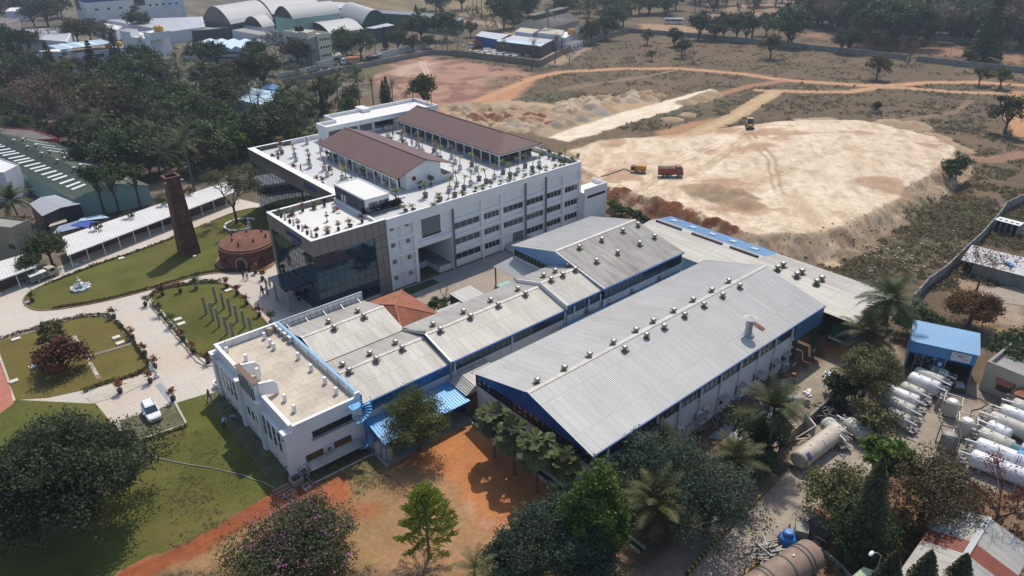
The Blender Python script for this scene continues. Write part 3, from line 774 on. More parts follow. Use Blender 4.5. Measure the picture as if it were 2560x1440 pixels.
def edge_strip(mb,pts,w,z0,z1,closed=True):
    n=len(pts);rng_=range(n if closed else n-1)
    def nrm(i):
        a=pts[(i-1)%n] if closed or i>0 else pts[i];b=pts[(i+1)%n] if closed or i<n-1 else pts[i]
        d=Vector((b[0]-a[0],b[1]-a[1]));d=d.normalized() if d.length>1e-9 else Vector((1,0));return Vector((-d.y,d.x))
    L=[Vector(p)+nrm(i)*w/2 for i,p in enumerate(pts)];Rr=[Vector(p)-nrm(i)*w/2 for i,p in enumerate(pts)]
    for i in rng_:
        j=(i+1)%n
        mb.add([(L[i].x,L[i].y,z0),(L[j].x,L[j].y,z0),(Rr[j].x,Rr[j].y,z0),(Rr[i].x,Rr[i].y,z0),
                (L[i].x,L[i].y,z1),(L[j].x,L[j].y,z1),(Rr[j].x,Rr[j].y,z1),(Rr[i].x,Rr[i].y,z1)],
               [(4,7,6,5),(0,4,5,1),(3,2,6,7)]+([] if closed else [(0,3,7,4),(1,5,6,2)]))
sheet_struct('driveway_pavement',px((-160,830),(-60,760),(20,722),(90,690),(170,657),(330,590),(470,545),(600,498),(650,510),(690,560),(760,760),(820,800),(560,880),(558,985),(356,1052),(270,1095),(-160,1230)),.02,M_CONC,.4)
LAWN1=smooth_poly([q4(*p) for p in ((160,815),(215,750),(330,690),(700,545),(1150,400),(1620,200),(1780,140),(1960,110),(2050,200),(2080,420),(2060,520),(1990,585),(1800,605),(1640,600),(1480,622),(1100,735),(850,800),(600,850),(400,880),(240,885))])
sheet_struct('lawn',LAWN1,.06,M_LAWN,.5)
LAWN2=smooth_poly([q4(*p) for p in ((1112,800),(1150,755),(1240,718),(1480,680),(1640,678),(1730,700),(1790,760),(1960,950),(2100,1090),(1700,1200),(1600,1270),(1530,1290),(1440,1205),(1300,1035))])
sheet_struct('lawn',LAWN2,.06,M_LAWN,.5)
LAWN3=smooth_poly(px((-60,875),(0,852),(135,813),(200,792),(262,788),(292,808),(348,882),(382,920),(372,931),(245,968),(120,990),(40,985),(24,960),(0,893),(-40,800)),1)
sheet_struct('lawn',px((0,852),(70,833),(135,813),(200,793),(250,790),(280,800),(300,822),(348,882),(376,915),(380,924),(372,931),(245,968),(120,995),(40,1000),(24,960),(0,893)),.06,M_LAWN2,.5)
sheet_struct('lawn',px((-160,1130),(40,1000),(240,1010),(310,1095),(356,1104),(470,1062),(440,1008),(520,984),(560,1030),(735,1188),(700,1226),(600,1296),(480,1366),(330,1440),(-160,1640)),.05,M_LAWN,.5)
sheet_struct('path',px((-100,870),(0,893),(24,960),(34,1010),(-100,1110)),.065,M_REDRD,.4)
sheet_struct('path',[q4(*p) for p in ((530,1075),(565,1065),(760,1390),(720,1398))],.085,M_KERBR,.06)
_pv=MB()
for i in range(46):
    a=q4(545+170*i/46,1085+290*i/46);b=q4(570+170*i/46,1077+290*i/46)
    _pv.bar((a[0],a[1],.10),(b[0],b[1],.10),.26,.05)
for i in range(34):
    a=q4(668+325*i/34,1232-95*i/34);b=q4(662+325*i/34,1218-95*i/34)
    _pv.bar((a[0],a[1],.10),(b[0],b[1],.10),.26,.05)
struct('path',_pv,M_KERB)
sheet_struct('parking_pavement',px((300,1052),(438,1009),(466,1060),(355,1100),(310,1096)),.075,M_PAVER,.06)
sheet_struct('path',px((508,990),(550,978),(740,1190),(690,1226)),.075,M_PAVER,.06)
sheet_struct('path',[q4(*p) for p in ((1125,850),(1160,830),(1480,1215),(1560,1270),(1600,1262),(1605,1285),(1540,1296),(1470,1265))],.10,M_PEB,.08)
sheet_struct('path',[q4(*p) for p in ((1800,560),(1860,548),(1905,610),(2010,690),(2150,800),(2060,830),(1930,690),(1850,660),(1820,620))],.075,M_CONC,.06)
sheet_struct('path',px((215,995),(300,965),(385,935),(398,945),(300,990),(232,1010)),.075,M_KERB,.05)
_k=MB()
for poly in (LAWN1,LAWN2): edge_strip(_k,poly,.22,-.1,.17)
struct('kerb',_k,M_KERBR)
_k=MB();edge_strip(_k,px((355,1100),(467,1062),(436,1004)),.3,-.1,.20,False)
edge_strip(_k,px((552,978),(748,1200)),.35,-.1,.22,False)
edge_strip(_k,[q4(*p) for p in ((1112,805),(1125,850),(1470,1268),(1540,1300),(1608,1288))],.25,-.1,.18,False)
edge_strip(_k,px((24,960),(0,893),(-40,790)),.3,-.1,.2,False)
struct('kerb',_k,M_KERB)
# drain grating across the drive
_k=MB()
for i in range(20):
    a=Vector(q7(1180,0));b=Vector(q7(1275,130));t=(i+.5)/20;c=a.lerp(b,t)
    _k.bbox(c.x,c.y,.05,.28,.75,.04,math.atan2((b-a).y,(b-a).x))
tag(_k.build('drain_grating',M_STEEL),'grey slotted drain grating across the driveway near the white car','grating')

# ------------------------------------------------------------------ flower beds along the lawns
def leafcloud(mb,tone,rnd,n,pos,size,flat=.0):
    """n leaf-sized quads around positions returned by pos()"""
    for i in range(n):
        x,y,z,t=pos()
        s=size*rnd.uniform(.6,1.3)
        a=Vector((rnd.gauss(0,1),rnd.gauss(0,1),rnd.gauss(0,1)*(1-flat))).normalized()
        b=a.orthogonal();b.rotate(Matrix.Rotation(rnd.random()*6.28,3,a));c=a.cross(b)
        b=b*s;c=c*s*.55;o=Vector((x,y,z))
        mb.add([o-b,o-c,o+b,o+c],[(0,1,2,3)])
        tone.append(min(1,max(0,t+rnd.uniform(-.25,.25))))
LF_HEDGE=leaf('hedge_leaf',(0.05,0.06,0.022),(0.15,0.13,0.055))
def hedge(pts,n,h,w,label,m=LF_HEDGE,seed=1):
    mb=MB();tone=[];rnd=random.Random(seed)
    seg=[(Vector(a),Vector(b)) for a,b in zip(pts,pts[1:])];ln=[(b-a).length for a,b in seg]
    def pos():
        a,b=rnd.choices(seg,ln)[0];c=a.lerp(b,rnd.random())
        g=math.sin(c.x*2.1)*math.sin(c.y*1.7+1)*.3+.7
        return c.x+rnd.gauss(0,w/3),c.y+rnd.gauss(0,w/3),.1+h*g*rnd.random()**.7,rnd.random()
    leafcloud(mb,tone,rnd,n,pos,.12)
    o=mb.build('hedge',m,tone=tone);o['kind']='stuff';o['label']=label;o['category']='hedge'
    return o
hedge([q4(*p) for p in ((1860,595),(1640,588),(1480,612),(1100,726),(850,790),(600,840),(400,868))],2600,.35,.6,'thin row of low plants edging the long lawn along the driveway')
hedge([q4(*p) for p in ((330,700),(480,640),(700,553),(950,470),(1310,340))],900,.5,.4,'sparse sprouts edging the long lawn beside the carport road',seed=2)
hedge([q4(*p) for p in ((1115,790),(1150,752),(1240,716),(1480,676),(1640,674))],1500,.6,.6,'low planting along the far rim of the lawn with grey posts',seed=3)
hedge([q4(*p) for p in ((1130,840),(1300,1030),(1440,1200),(1590,1262))],1000,.5,.5,'dark planting between white pebbles and the lawn with grey posts',seed=4)
hedge([q4(*p) for p in ((0,1100),(180,1045),(400,985),(600,930),(780,920),(850,950))],1300,.5,.5,'ragged dry planting along the far rim of the browner lawn',leaf('dry_hedge',(.10,.085,.06),(.2,.17,.12)),5)
hedge([q4(*p) for p in ((860,965),(960,1070),(1030,1180),(1130,1300),(1000,1370),(800,1420),(620,1490))],1700,.5,.5,'green planting around the near corner of the browner lawn',seed=6)
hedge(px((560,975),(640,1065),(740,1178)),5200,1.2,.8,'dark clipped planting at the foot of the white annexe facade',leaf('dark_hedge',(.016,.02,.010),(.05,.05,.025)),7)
hedge(px((358,1106),(468,1066)),420,.4,.4,'yellowish border plants along the grass parking bay',leaf('yellow_hedge',(.08,.08,.02),(.22,.18,.05)),8)

# ------------------------------------------------------------------ chimney and kiln
M_BRICK=mat('old_brick',(0.165,0.066,0.04),.9,.30,.8,.35,10,stain=(0.045,0.022,0.016),samt=.8,sscale=.5,brick=(.5,.16,(.45,.45,.45),.62),bump=.5)
M_BRICK2=mat('kiln_brick',(0.165,0.065,0.042),.9,.28,.9,.35,9,stain=(0.07,0.035,0.025),samt=.8,sscale=.6,bump=.5)
t=thing('chimney','tall tapering square red brick chimney standing on the lawn','chimney',(32.5,133.6,0))
mb=MB();H_=15.3
def sq(z): k=1.65-.53*z/H_;return k
zs=[0,1.9,3.8,5.7,7.6,9.5,11.4,13.3,14.2]
for a,b in zip(zs,zs[1:]):
    ka,kb=sq(a),sq(b)
    mb.add([(32.5+sx*k,133.6+sy*k,z) for z,k in ((a,ka),(b,kb)) for sx,sy in ((-1,-1),(1,-1),(1,1),(-1,1))],
           [(0,1,5,4),(1,2,6,5),(2,3,7,6),(3,0,4,7)])
mb.build('shaft',M_BRICK,t)
for z in zs[1:-1]:
    mb=MB();k=sq(z)+.03;mb.box(32.5-k,32.5+k,133.6-k,133.6+k,z-.06,z+.06);mb.build('iron_band',mat('rust_band',(.035,.02,.015),.8,.2),t)
mb=MB();
for k,a,b in ((1.2,14.2,14.7),(1.36,14.7,15.3)):
    mb.box(32.5-k,32.5+k,133.6-k,133.6-k+.4,a,b);mb.box(32.5-k,32.5+k,133.6+k-.4,133.6+k,a,b)
    mb.box(32.5-k,32.5-k+.4,133.6-k+.4,133.6+k-.4,a,b);mb.box(32.5+k-.4,32.5+k,133.6-k+.4,133.6+k-.4,a,b)
mb.build('chimney_cap',M_BRICK,t)
for dx,dy in ((1.3,-1.2),(-1.3,-1.2),(1.3,1.2)):
    mb=MB();mb.bar((32.5+dx*.8,133.6+dy*.8,14.6),(32.5+dx*1.25,133.6+dy*1.25,14.5),.18,.14);mb.build('floodlight',M_WHITE,t)
KX,KY=40.3,123.3
t=thing('brick_kiln','round domed red brick kiln with arched doorway on the lawn','kiln',(KX,KY,0))
mb=MB()
prof=[(5.45,0),(5.4,.8),(5.15,.85),(5.1,2.0),(5.3,2.1),(5.3,2.3),(5.05,2.4),(5.05,2.9),(5.25,3.0),(5.25,3.25),(4.95,3.35),(4.95,3.55)]
mb.lathe(prof,(KX,KY,0),48);mb.build('kiln_wall',M_BRICK2,t)
mb=MB();pr=[(4.95,3.56)]
for i in range(14):
    r=4.6*(1-i/14.5);z=3.6+.78*(1-(r/4.7)**1.6);pr+=[(r,z),(r-.22,z+.012)]
mb.lathe(pr,(KX,KY,0),48);mb.build('dome',M_BRICK2,t)
for i in range(7):
    a=i*2*math.pi/7+.3;r=2.6 if i%2 else 3.4
    mb=MB();mb.lathe([(.17,3.7),(.17,4.55),(.1,4.6)],(KX+r*math.cos(a),KY+r*math.sin(a),0),8);mb.build('smoke_vent',M_BRICK,t)
_da=math.atan2(P(612,668)[1]-KY,P(612,668)[0]-KX)
def kiln_part(name,a,w,z0,zs_,m,r0=5.0,r1=5.62):
    mb=MB();c,s=math.cos(a),math.sin(a);pts=[]
    for u,z in [(-w,z0),(w,z0),(w,zs_)]+[(w*math.cos(k),zs_+w*math.sin(k)) for k in (.5,1.05,1.57,2.09,2.64)]+[(-w,zs_)]:
        pts.append((KX+c*r0-s*u,KY+s*r0+c*u,z))
    mb.extr(pts,(c*(r1-r0),s*(r1-r0),0));return mb.build(name,m,t)
kiln_part('door_surround',_da,1.0,0,1.5,mat('kiln_trim',(.33,.2,.14),.9),4.9,5.66)
kiln_part('doorway',_da,.75,.06,1.5,M_BLACK,4.95,5.70)
for i in range(1,9):
    if i==0: continue
    kiln_part('arched_niche',_da+i*2*math.pi/9,.55,.9,1.3,mat('niche_brick',(.07,.028,.02),.95),4.9,5.32)
mb=MB();mb.lathe([(6.1,0),(6.1,.12),(5.5,.14)],(KX,KY,0),40);mb.build('plinth',mat('kiln_base',(.3,.13,.07),.9,.2),t)
# ring of marble benches round the tree behind the kiln
_rc=P(604,566)
for i in range(7):
    a=.55+i*.80
    if i==6: continue
    b=thing('garden_bench',['curved white marble bench of the ring behind the kiln, '+k for k in ('the one nearest the glass block','second from the glass block','at the back of the ring','second one from the road','the one nearest the road','closest to the kiln dome')][i],'bench',(_rc[0]+3.2*math.cos(a),_rc[1]+3.2*math.sin(a),.06),group='benches in a ring behind the kiln')
    mb=MB()
    for k in range(5):
        aa=a+(k-2)*.13;mb.bbox(_rc[0]+3.2*math.cos(aa),_rc[1]+3.2*math.sin(aa),.52,.42,.46,.12,aa)
    for k in (-1.6,1.6):
        aa=a+k*.13;mb2=MB();mb2.bbox(_rc[0]+3.2*math.cos(aa),_rc[1]+3.2*math.sin(aa),.26,.32,.2,.4,aa);mb2.build('support',M_WHITE,b)
    mb.build('seat',M_WHITE,b)
def statue(name,label,x,y,s=1.0,m=M_WHITE,z0=.06):
    t=thing(name,label,'statue',(x,y,z0))
    mb=MB();mb.box(-.35*s,.35*s,-.35*s,.35*s,0,.5*s);mb.build('pedestal',m,t,local=True)
    mb=MB();mb.lathe([(.2*s,.5*s),(.3*s,.7*s),(.26*s,1.0*s),(.3*s,1.25*s),(.12*s,1.4*s),(.15*s,1.55*s),(.08*s,1.7*s)],(0,0,0),10);mb.build('figure',m,t,smooth=True,local=True)
    return t
statue('statue','white statue on a pedestal inside the bench ring behind the kiln',_rc[0]+.9,_rc[1]-2.0)
statue('statue','small white statue at the near tip of the browner lawn',*q4(1132,1325),s=.8)
statue('statue','small white statue at the end of the paved walk by the drive',*q4(1168,1380),s=.8)
# fountain
FX,FY=q4(605,722)
t=thing('fountain','white tiered fountain in an octagonal basin on the long lawn','fountain',(FX,FY,.06));t.scale=(.8,.8,.8)
mb=MB();mb.lathe([(2.0,0),(2.05,.5),(1.75,.55),(1.7,.3),(.3,.28)],(0,0,0),8);mb.build('basin',M_WHITE2,t,local=True)
mb=MB();mb.lathe([(1.68,.32),(1.68,.42)],(0,0,0),8);mb.build('water',glass('basin_water',(.25,.3,.3),.05),t,local=True)
mb=MB();mb.lathe([(.3,.3),(.22,.9),(.3,1.0),(.7,1.2),(.72,1.26),(.2,1.24),(.15,1.8),(.45,1.98),(.46,2.03),(.14,2.02),(.1,2.4),(.24,2.5),(.06,2.52),(.05,2.9)],(0,0,0),14);mb.build('tiers',M_WHITE2,t,smooth=True,local=True)
for k in range(8):
    a=k*math.pi/4+.4;mb=MB();mb.lathe([(.12,.5),(.2,.62),(.15,.78),(.05,.82)],(1.95*math.cos(a),1.95*math.sin(a),0),6);mb.build('urn',M_WHITE2,t,local=True)
# white slabs and stones on the grass
for i,(x,y,sx,sy,lab) in enumerate(((905,500,1.6,.9,'on the carport road side of the long lawn'),(1555,238,1.3,.9,'on the long lawn near the bench ring'),(640,512,1.9,1.0,'by the carport road kerb, larger of two'),(570,542,1.4,.9,'by the carport road kerb, smaller of two'),
        (1703,738,1.9,.9,'at the far corner of the lawn with grey posts'),(1325,955,1.9,.9,'left of the grey posts, upper of two'),(1352,988,1.9,.9,'left of the grey posts, lower of two'),(868,1090,1.7,.9,'on the browner lawn near the kerb, upper of two'),(898,1130,1.9,.9,'on the browner lawn near the kerb, lower of two'),
        (258,1303,2.1,1.0,'left of the dark red tree on the browner lawn'),(122,1102,1.9,.8,'at the far left rim of the browner lawn'),(1450,484,.9,.7,'lying at the foot of the brick chimney'),(1145,850,1.3,.6,'at the near end of the pebble strip'),(215,825,1.5,.7,'at the tip of the long lawn'),(108,1415,1.6,.9,'at the red road edge of the browner lawn'))):
    X0,Y0=q4(x,y);mb=MB();mb.bbox(X0,Y0,.16,sx*.62,sy*.95,.22,-.05+.03*(i%5));mb.bbox(X0,Y0,.285,sx*.52,sy*.8,.03,-.05+.03*(i%5))
    tag(mb.build('stone_slab',M_SLAB),'flat pale stone slab '+lab,'slab','pale stone slabs on the lawns')
# grey posts
M_POST=mat('grey_granite',(.23,.22,.205),.8,.15,1.5,.2,9)
names=('nearest the kiln','second','third','fourth','fifth','sixth')
A_=((1538,910),(1588,958),(1634,1006),(1692,1058),(1742,1106));B_=((1612,822),(1668,870),(1718,918),(1768,963),(1822,1012),(1878,1062))
for row,pts in (('longer-shadow front',A_),('back',B_)):
    for i,(x,y) in enumerate(pts):
        X0,Y0=q4(x,y);h=3.05+.12*((i*7)%3)-(.2 if row=='back' else 0)
        mb=MB();mb.box(-.15,.15,-.13,.13,0,h);mb.box(-.11,.11,-.09,.09,h,h+.09)
        o=mb.build('stone_post',M_POST);o.location=(X0,Y0,.06);o.rotation_euler=(R((i*13%5-2)*.5),R((i*7%5-2)*.5),.1)
        tag(o,'slim grey stone post, %s in the %s row'%(names[i] if i else 'first from the driveway bend','left' if row != 'back' else 'right'),'post','grey stone posts standing on the lawn')
# ------------------------------------------------------------------ four-storey office block
M_TERR=mat('terrace_floor',(0.60,0.585,0.555),.6,.05,.2,.05,5,stain=(.47,.42,.34),samt=.35,sscale=.16)
M_TERR2=mat('terrace_cool',(0.47,0.47,0.465),.55,.06,.2,.05,5,stain=(.36,.35,.32),samt=.4,sscale=.2)
M_ACP=mat('bronze_panel',(0.20,0.185,0.168),.4,.05,.3,metal=.2)
M_ACPD=mat('dark_panel',(0.09,0.083,0.076),.4,.08,.3,metal=.2)
M_JOINT=mat('panel_joint',(0.012,0.011,0.011),.6,.05)
M_GL=glass('curtain_glass',(0.008,0.026,0.045),.02,spec=1.0)
M_GLW=glass('window_glass',(0.012,0.024,0.036),.04,spec=.8)
M_GLD=glass('dim_glass',(0.02,0.022,0.024),.08,spec=.5)
M_ROOFR=mat('brown_shingle',(0.105,0.053,0.048),.75,.09,.5,.08,14,bump=.15)
M_FRAME=mat('window_frame',(.5,.5,.5),.5,.05)
M_FRAMED=mat('dark_frame',(.03,.03,.032),.5,.05)
M_SHUT=mat('grey_shutter',(.135,.135,.14),.5,.05,.3)
M_NAVY=mat('navy_wall',(.012,.02,.05),.5,.1,.3)
M_INNER=mat('dark_interior',(.05,.05,.052),.9,.2,.3)
office=thing('office_block','long white four-storey office block with dark glass front and planted roof terrace','building',(40,94,0))
X0,X1,Y0,Y1=53.0,97.6,93.8,148.0
HP,HT=13.0,12.1                             # parapet, terrace floor
# white body as separate walls, terrace slab on top
mb=MB()
# long facade: piers and floor bands set proud of a recessed wall; bays (x positions) from the photograph
BAYS=[66.0,72.6,77.2,83.0,88.2,93.0,97.6]
mb.box(66.0,97.3,Y0+.35,Y0+.6,0,11.9)            # recessed wall
mb.box(53.0,58.2,Y0+.35,Y0+.6,0,11.9)
mb.box(58.2,66.0,Y0+.35,Y0+.6,6.4,11.9)          # above the loading bay
mb.box(97.3,X1,Y0+.6,Y1,0,HT)                       # far end wall
mb.box(56,97.3,Y1-.3,Y1,0,HT)
mb.box(58.2,58.5,Y0+.6,106,0,6.4);mb.box(65.7,66.0,Y0+.6,106,0,6.4)
mb.box(58.5,65.7,105.7,106,0,6.4)
mb.build('wall',M_WHITE,office)
for x,hw in [(x,.28) for x in BAYS]+[(53.12,.17),(58.2,.3)]:
    mb=MB();mb.box(x-hw,x+hw,Y0,Y0+.345,0,11.2);mb.build('pier',M_WHITE,office)
mb=MB()
for z in (3.0,6.0,9.0):
    for a,b in zip(BAYS,BAYS[1:]):
        mb.box(a+.281,b-.281,Y0+.05,Y0+.345,z-.15,z+.35)
    mb.box(53.301,57.899,Y0+.05,Y0+.345,z-.2,z+.25)
mb.box(58.501,65.719,Y0+.02,Y0+.345,6.2,7.2)
mb.build('floor_band',M_WHITE,office)
mb=MB()
mb.box(53.0,X1+.05,Y0-.02,Y0+.32,11.2,HP);mb.box(X1-.25,X1+.05,Y0+.32,Y1,HT,HP)
mb.box(70,X1-.25,Y1-.3,Y1,HT,HP);
mb.build('parapet',M_WHITE,office)
mb=MB();mb.box(53.1,X1-.25,Y0+.33,147.7,11.91,HT);mb.build('terrace_floor',M_TERR2,office)
def window(x0,x1,z0,z1,n,y=Y0+.35,gl=M_GLW,mull=M_FRAME,name='window'):
    f=MB();yy=y-.06
    f.box(x0,x1,yy,y-.002,z0-.07,z0);f.box(x0,x1,yy,y-.002,z1,z1+.07);f.box(x0-.07,x0,yy,y-.002,z0-.07,z1+.07);f.box(x1,x1+.07,yy,y-.002,z0-.07,z1+.07)
    for k in range(1,n): xx=x0+(x1-x0)*k/n;f.box(xx-.04,xx+.04,yy,y-.002,z0,z1)
    w_=f.build(name,mull,office)
    g=MB();g.box(x0,x1,y-.035,y-.003,z0,z1);g.build('pane',gl,w_)
    return w_
for bi,(a,b) in enumerate(zip(BAYS,BAYS[1:])):
    for fl in range(4):
        z=(1.45,4.35,7.35,10.0)[fl]
        if fl==3: continue
        if bi==2 and fl==0:
            mbs=MB();mbs.box(b-3.0,b-.5,Y0+.28,Y0+.349,.9,3.0-.16);mbs.build('roller_shutter',M_SHUT,office);continue
        lo,hi=(a+.5,b-.55);n=4
        if bi==0: lo=a+.35
        window(lo,hi,z,z+1.05,n,gl=M_GLW if fl else M_GLD)
for bi,(a,b) in enumerate(zip(BAYS,BAYS[1:])): pass
# toilet bays with small top-hung windows
for fl in range(4):
    z=.5+fl*3.0
    for x in (54.0,56.9):
        f=MB();f.box(x-.3,x+.3,Y0+.30,Y0+.348,z+1.2,z+1.9);w_=f.build('toilet_window',M_FRAMED,office)
        g=MB();g.add([(x-.3,Y0+.30,z+1.9),(x+.3,Y0+.30,z+1.9),(x+.3,Y0+.0,z+1.35),(x-.3,Y0+.0,z+1.35),
                         (x-.3,Y0+.27,z+1.92),(x+.3,Y0+.27,z+1.92),(x+.3,Y0-.03,z+1.37),(x-.3,Y0-.03,z+1.37)],[(0,1,2,3),(7,6,5,4),(0,3,7,4),(1,5,6,2),(3,2,6,7),(0,4,5,1)]);g.build('sash',M_SHUT,w_)
    f=MB();f.box(55.2,55.7,Y0+.2,Y0+.347,z,z+2.2);f.build('duct_cover',M_WHITE2,office)
mbs=MB();mbs.box(59.8,63.6,Y0+.25,Y0+.349,8.0,11.0);mbs.build('roller_shutter',M_SHUT,office)
mbs=MB();mbs.box(59.8,63.6,Y0+.2,Y0+.249,7.7,8.0);mbs.build('shutter_sill',M_BLACK,office)
# loading bay
mb=MB();mb.box(58.5,65.7,98.0,105.7,0,1.1);mb.box(62.9,65.7,Y0+.4,98.0,0,1.1);mb.build('loading_dock',M_WHITE2,office)
mb=MB();mb.box(58.5,65.7,98.0,105.7,1.101,1.13);mb.box(62.9,65.7,Y0+.45,97.999,1.101,1.13);mb.build('dock_floor',mat('dock_floor',(.22,.225,.21),.6,.1),office)
mb=MB();mb.box(61.3,61.9,101.5,102.1,1.13,6.4);mb.build('column',M_WHITE,office)
mb=MB();mb.box(64.2,65.69,103,105.69,1.13,4.4);mb.build('dock_partition',M_SHUT,office)
mb=MB();mb.box(78.0,84.0,89.3,Y0,0,1.0);mb.build('loading_dock',M_WHITE2,office)
mb=MB();mb.box(78.0,84.0,89.3,Y0-.01,1.001,1.03);mb.build('dock_floor',mat('dock_floor2',(.3,.3,.28),.7,.1),office)
for x,zt in ((66.05,11.4),(82.9,12.0),(88.1,12.0)):
    mb=MB();mb.box(x-.17,x+.17,Y0-.22,Y0-.021,.2,zt);mb.build('downpipe',mat('zinc_duct',(.11,.12,.13),.5,.1,.4),office)
# low end annex with a blue-grey canopy
mb=MB();mb.box(X1+.06,X1+6.5,92.5,96.5,0,6.6);mb.box(X1+.06,X1+6.5,92.5,92.75,6.6,7.5);mb.box(X1+6.25,X1+6.5,92.75,96.5,6.6,7.5);mb.build('end_annex',M_WHITE,office)
mb=MB();mb.box(X1+.8,X1+6.0,92.44,92.5,5.4,5.9);mb.build('window',M_GLD,office)
# bronze-panelled glass front block
GX0,GX1,GY0,GY1=40.0,53.0,94.0,110.2
mb=MB();mb.box(GX0+.25,GX1-.1,GY0+.25,GY1-.2,0,10.4);mb.build('core',M_INNER,office)
mb=MB()
mb.box(GX0,GX1-.02,GY0,GY0+.5,10.4,HP);mb.box(GX0,GX0+.5,GY0+.5,GY1,10.4,HP);mb.box(GX0+.5,GX1-.02,GY1-.45,GY1,10.4,HP)
mb.box(GX1-2.3,GX1-.02,GY0-.12,GY0+.2,0,10.4);mb.box(GX0-.05,GX0+.2,GY1-1,GY1,0,10.4)
fas=mb.build('fascia',M_ACP,office)
mb=MB()
for k in range(1,10): x=GX0+13.0*k/10;mb.box(x-.03,x+.03,GY0-.005,GY0,10.4,HP)
for k in range(1,9): y=GY0+16.2*k/9;mb.box(GX0-.005,GX0,y-.03,y+.03,10.4,HP)
for k in range(1,8): mb.box(GX1-2.3,GX1-.02,GY0-.125,GY0-.12,1.4*k-.03,1.4*k+.03)
mb.box(GX1-1.2,GX1-1.14,GY0-.125,GY0-.12,0,10.4)
mb.build('panel_joint',M_JOINT,fas)
mb=MB();mb.box(GX0-.03,GX1-.02,GY0-.04,GY0+.55,HP,HP+.06);mb.box(GX0-.03,GX0+.55,GY0+.55,GY1+.03,HP,HP+.06);mb.box(GX0+.55,GX1-.02,GY1-.5,GY1+.03,HP,HP+.06);mb.build('coping',M_WHITE,office)
mb=MB();mb.box(GX0+.5,GX1,GY0+.5,GY1-.45,HT-.2,HT);mb.build('terrace_floor',M_TERR,office)
cw=MB();cw.box(GX0+.12,GX1-2.31,GY0+.12,GY0+.24,.3,10.39);cw.box(GX0+.12,GX0+.24,GY0+.24,GY1-1.01,.3,10.39);cw=cw.build('curtain_wall',M_GL,office)
mb=MB()
for k in range(1,9): x=GX0+.12+10.5*k/9;mb.box(x-.025,x+.025,GY0+.1,GY0+.12,.3,10.39)
for k in range(1,13): y=GY0+.12+15.0*k/13;mb.box(GX0+.1,GX0+.12,y-.025,y+.025,.3,10.39)
for z in (1.6,2.9,4.2,5.5,6.8,8.1,9.4):
    mb.box(GX0+.1,GX1-2.31,GY0+.095,GY0+.12,z-.025,z+.025);mb.box(GX0+.095,GX0+.12,GY0+.12,GY1-1.01,z-.025,z+.025)
mb.build('mullion',M_JOINT,cw)
mb=MB();mb.box(GX0-.3,GX1-2.4,GY0-.3,GY0+.1,0,.29);mb.box(GX0-.3,GX0+.1,GY0+.1,GY1,0,.29);mb.build('plinth',M_KERB,office)
# entrance canopy of dark glass on the left side
mb=MB();mb.box(36.2,GX0-.06,98.3,104.6,4.0,4.25);mb.build('entrance_canopy',mat('dark_canopy',(.03,.033,.037),.12,.05),office)
for y in (98.9,104.0):
    mb=MB();mb.lathe([(.18,0),(.18,4.0)],(36.8,y,0),10);mb.build('canopy_column',M_STEEL,office)
mb=MB();mb.box(36.5,GX0-.31,98.5,104.4,0,.16);mb.box(37.1,GX0-.31,98.7,104.2,.16,.32);mb.build('step',M_KERB,office)
# dark glass wing set back on the left, with its own bronze fascia
WX0,WY1=52.4,148.2
mb=MB();mb.box(WX0+.3,56.0,110.3,WY1-.3,0,10.2);mb.box(56.0,97.2,110.3,147.6,0,11.9);mb.build('core',M_INNER,office)
mb=MB();mb.box(WX0,WX0+.5,110.21,WY1,10.2,HP);mb.box(WX0+.5,62.0,WY1-.4,WY1,10.2,HP);mb.build('fascia',M_ACPD,office)
mb=MB();mb.box(WX0-.04,WX0+1.3,110.21,WY1+.03,HP,HP+.07);mb.box(WX0+1.3,62.0,WY1-.5,WY1+.03,HP,HP+.07);mb.box(62.0,70.0,WY1-.4,WY1,HT,HP+.07);mb.build('coping',M_WHITE,office)
cw=MB();cw.box(WX0+.14,WX0+.29,110.3,WY1-.3,.3,10.19);cw.box(WX0+.29,60,WY1-.42,WY1-.29,.3,10.19);cw=cw.build('curtain_wall',M_GL,office)
mb=MB()
for k in range(1,22): y=110.3+37.6*k/22;mb.box(WX0+.11,WX0+.14,y-.03,y+.03,.3,10.19)
for z in (1.6,3.2,4.8,6.4,8.0,9.4): mb.box(WX0+.105,WX0+.14,110.3,WY1-.3,z-.03,z+.03)
mb.build('mullion',M_JOINT,cw)
# blue raised lettering on the two bronze fascias, too small in the photograph to read exactly
def letters(x,y0,y1,z,h,label):
    mb=MB();rnd=random.Random(int(y0));y=y1
    while y>y0:
        wd=h*.55
        for a in range(rnd.choice((2,3))):
            mb.bar((x-.06,y-wd*a/3,z),(x-.06,y-wd*a/3,z+h),.05,.09)
        mb.bar((x-.06,y,z+h*rnd.choice((.05,.5,.95))),(x-.06,y-wd*.66,z+h*rnd.choice((.05,.5,.95))),.05,.09)
        y-=wd*1.15
    return mb.build('sign_lettering',mat('blue_letter',(.015,.05,.22),.4,.05),office)
letters(GX0,97.5,103.0,11.5,.75,'');letters(GX0,98.2,101.0,10.7,.5,'');letters(WX0,117,122,11.3,.9,'')
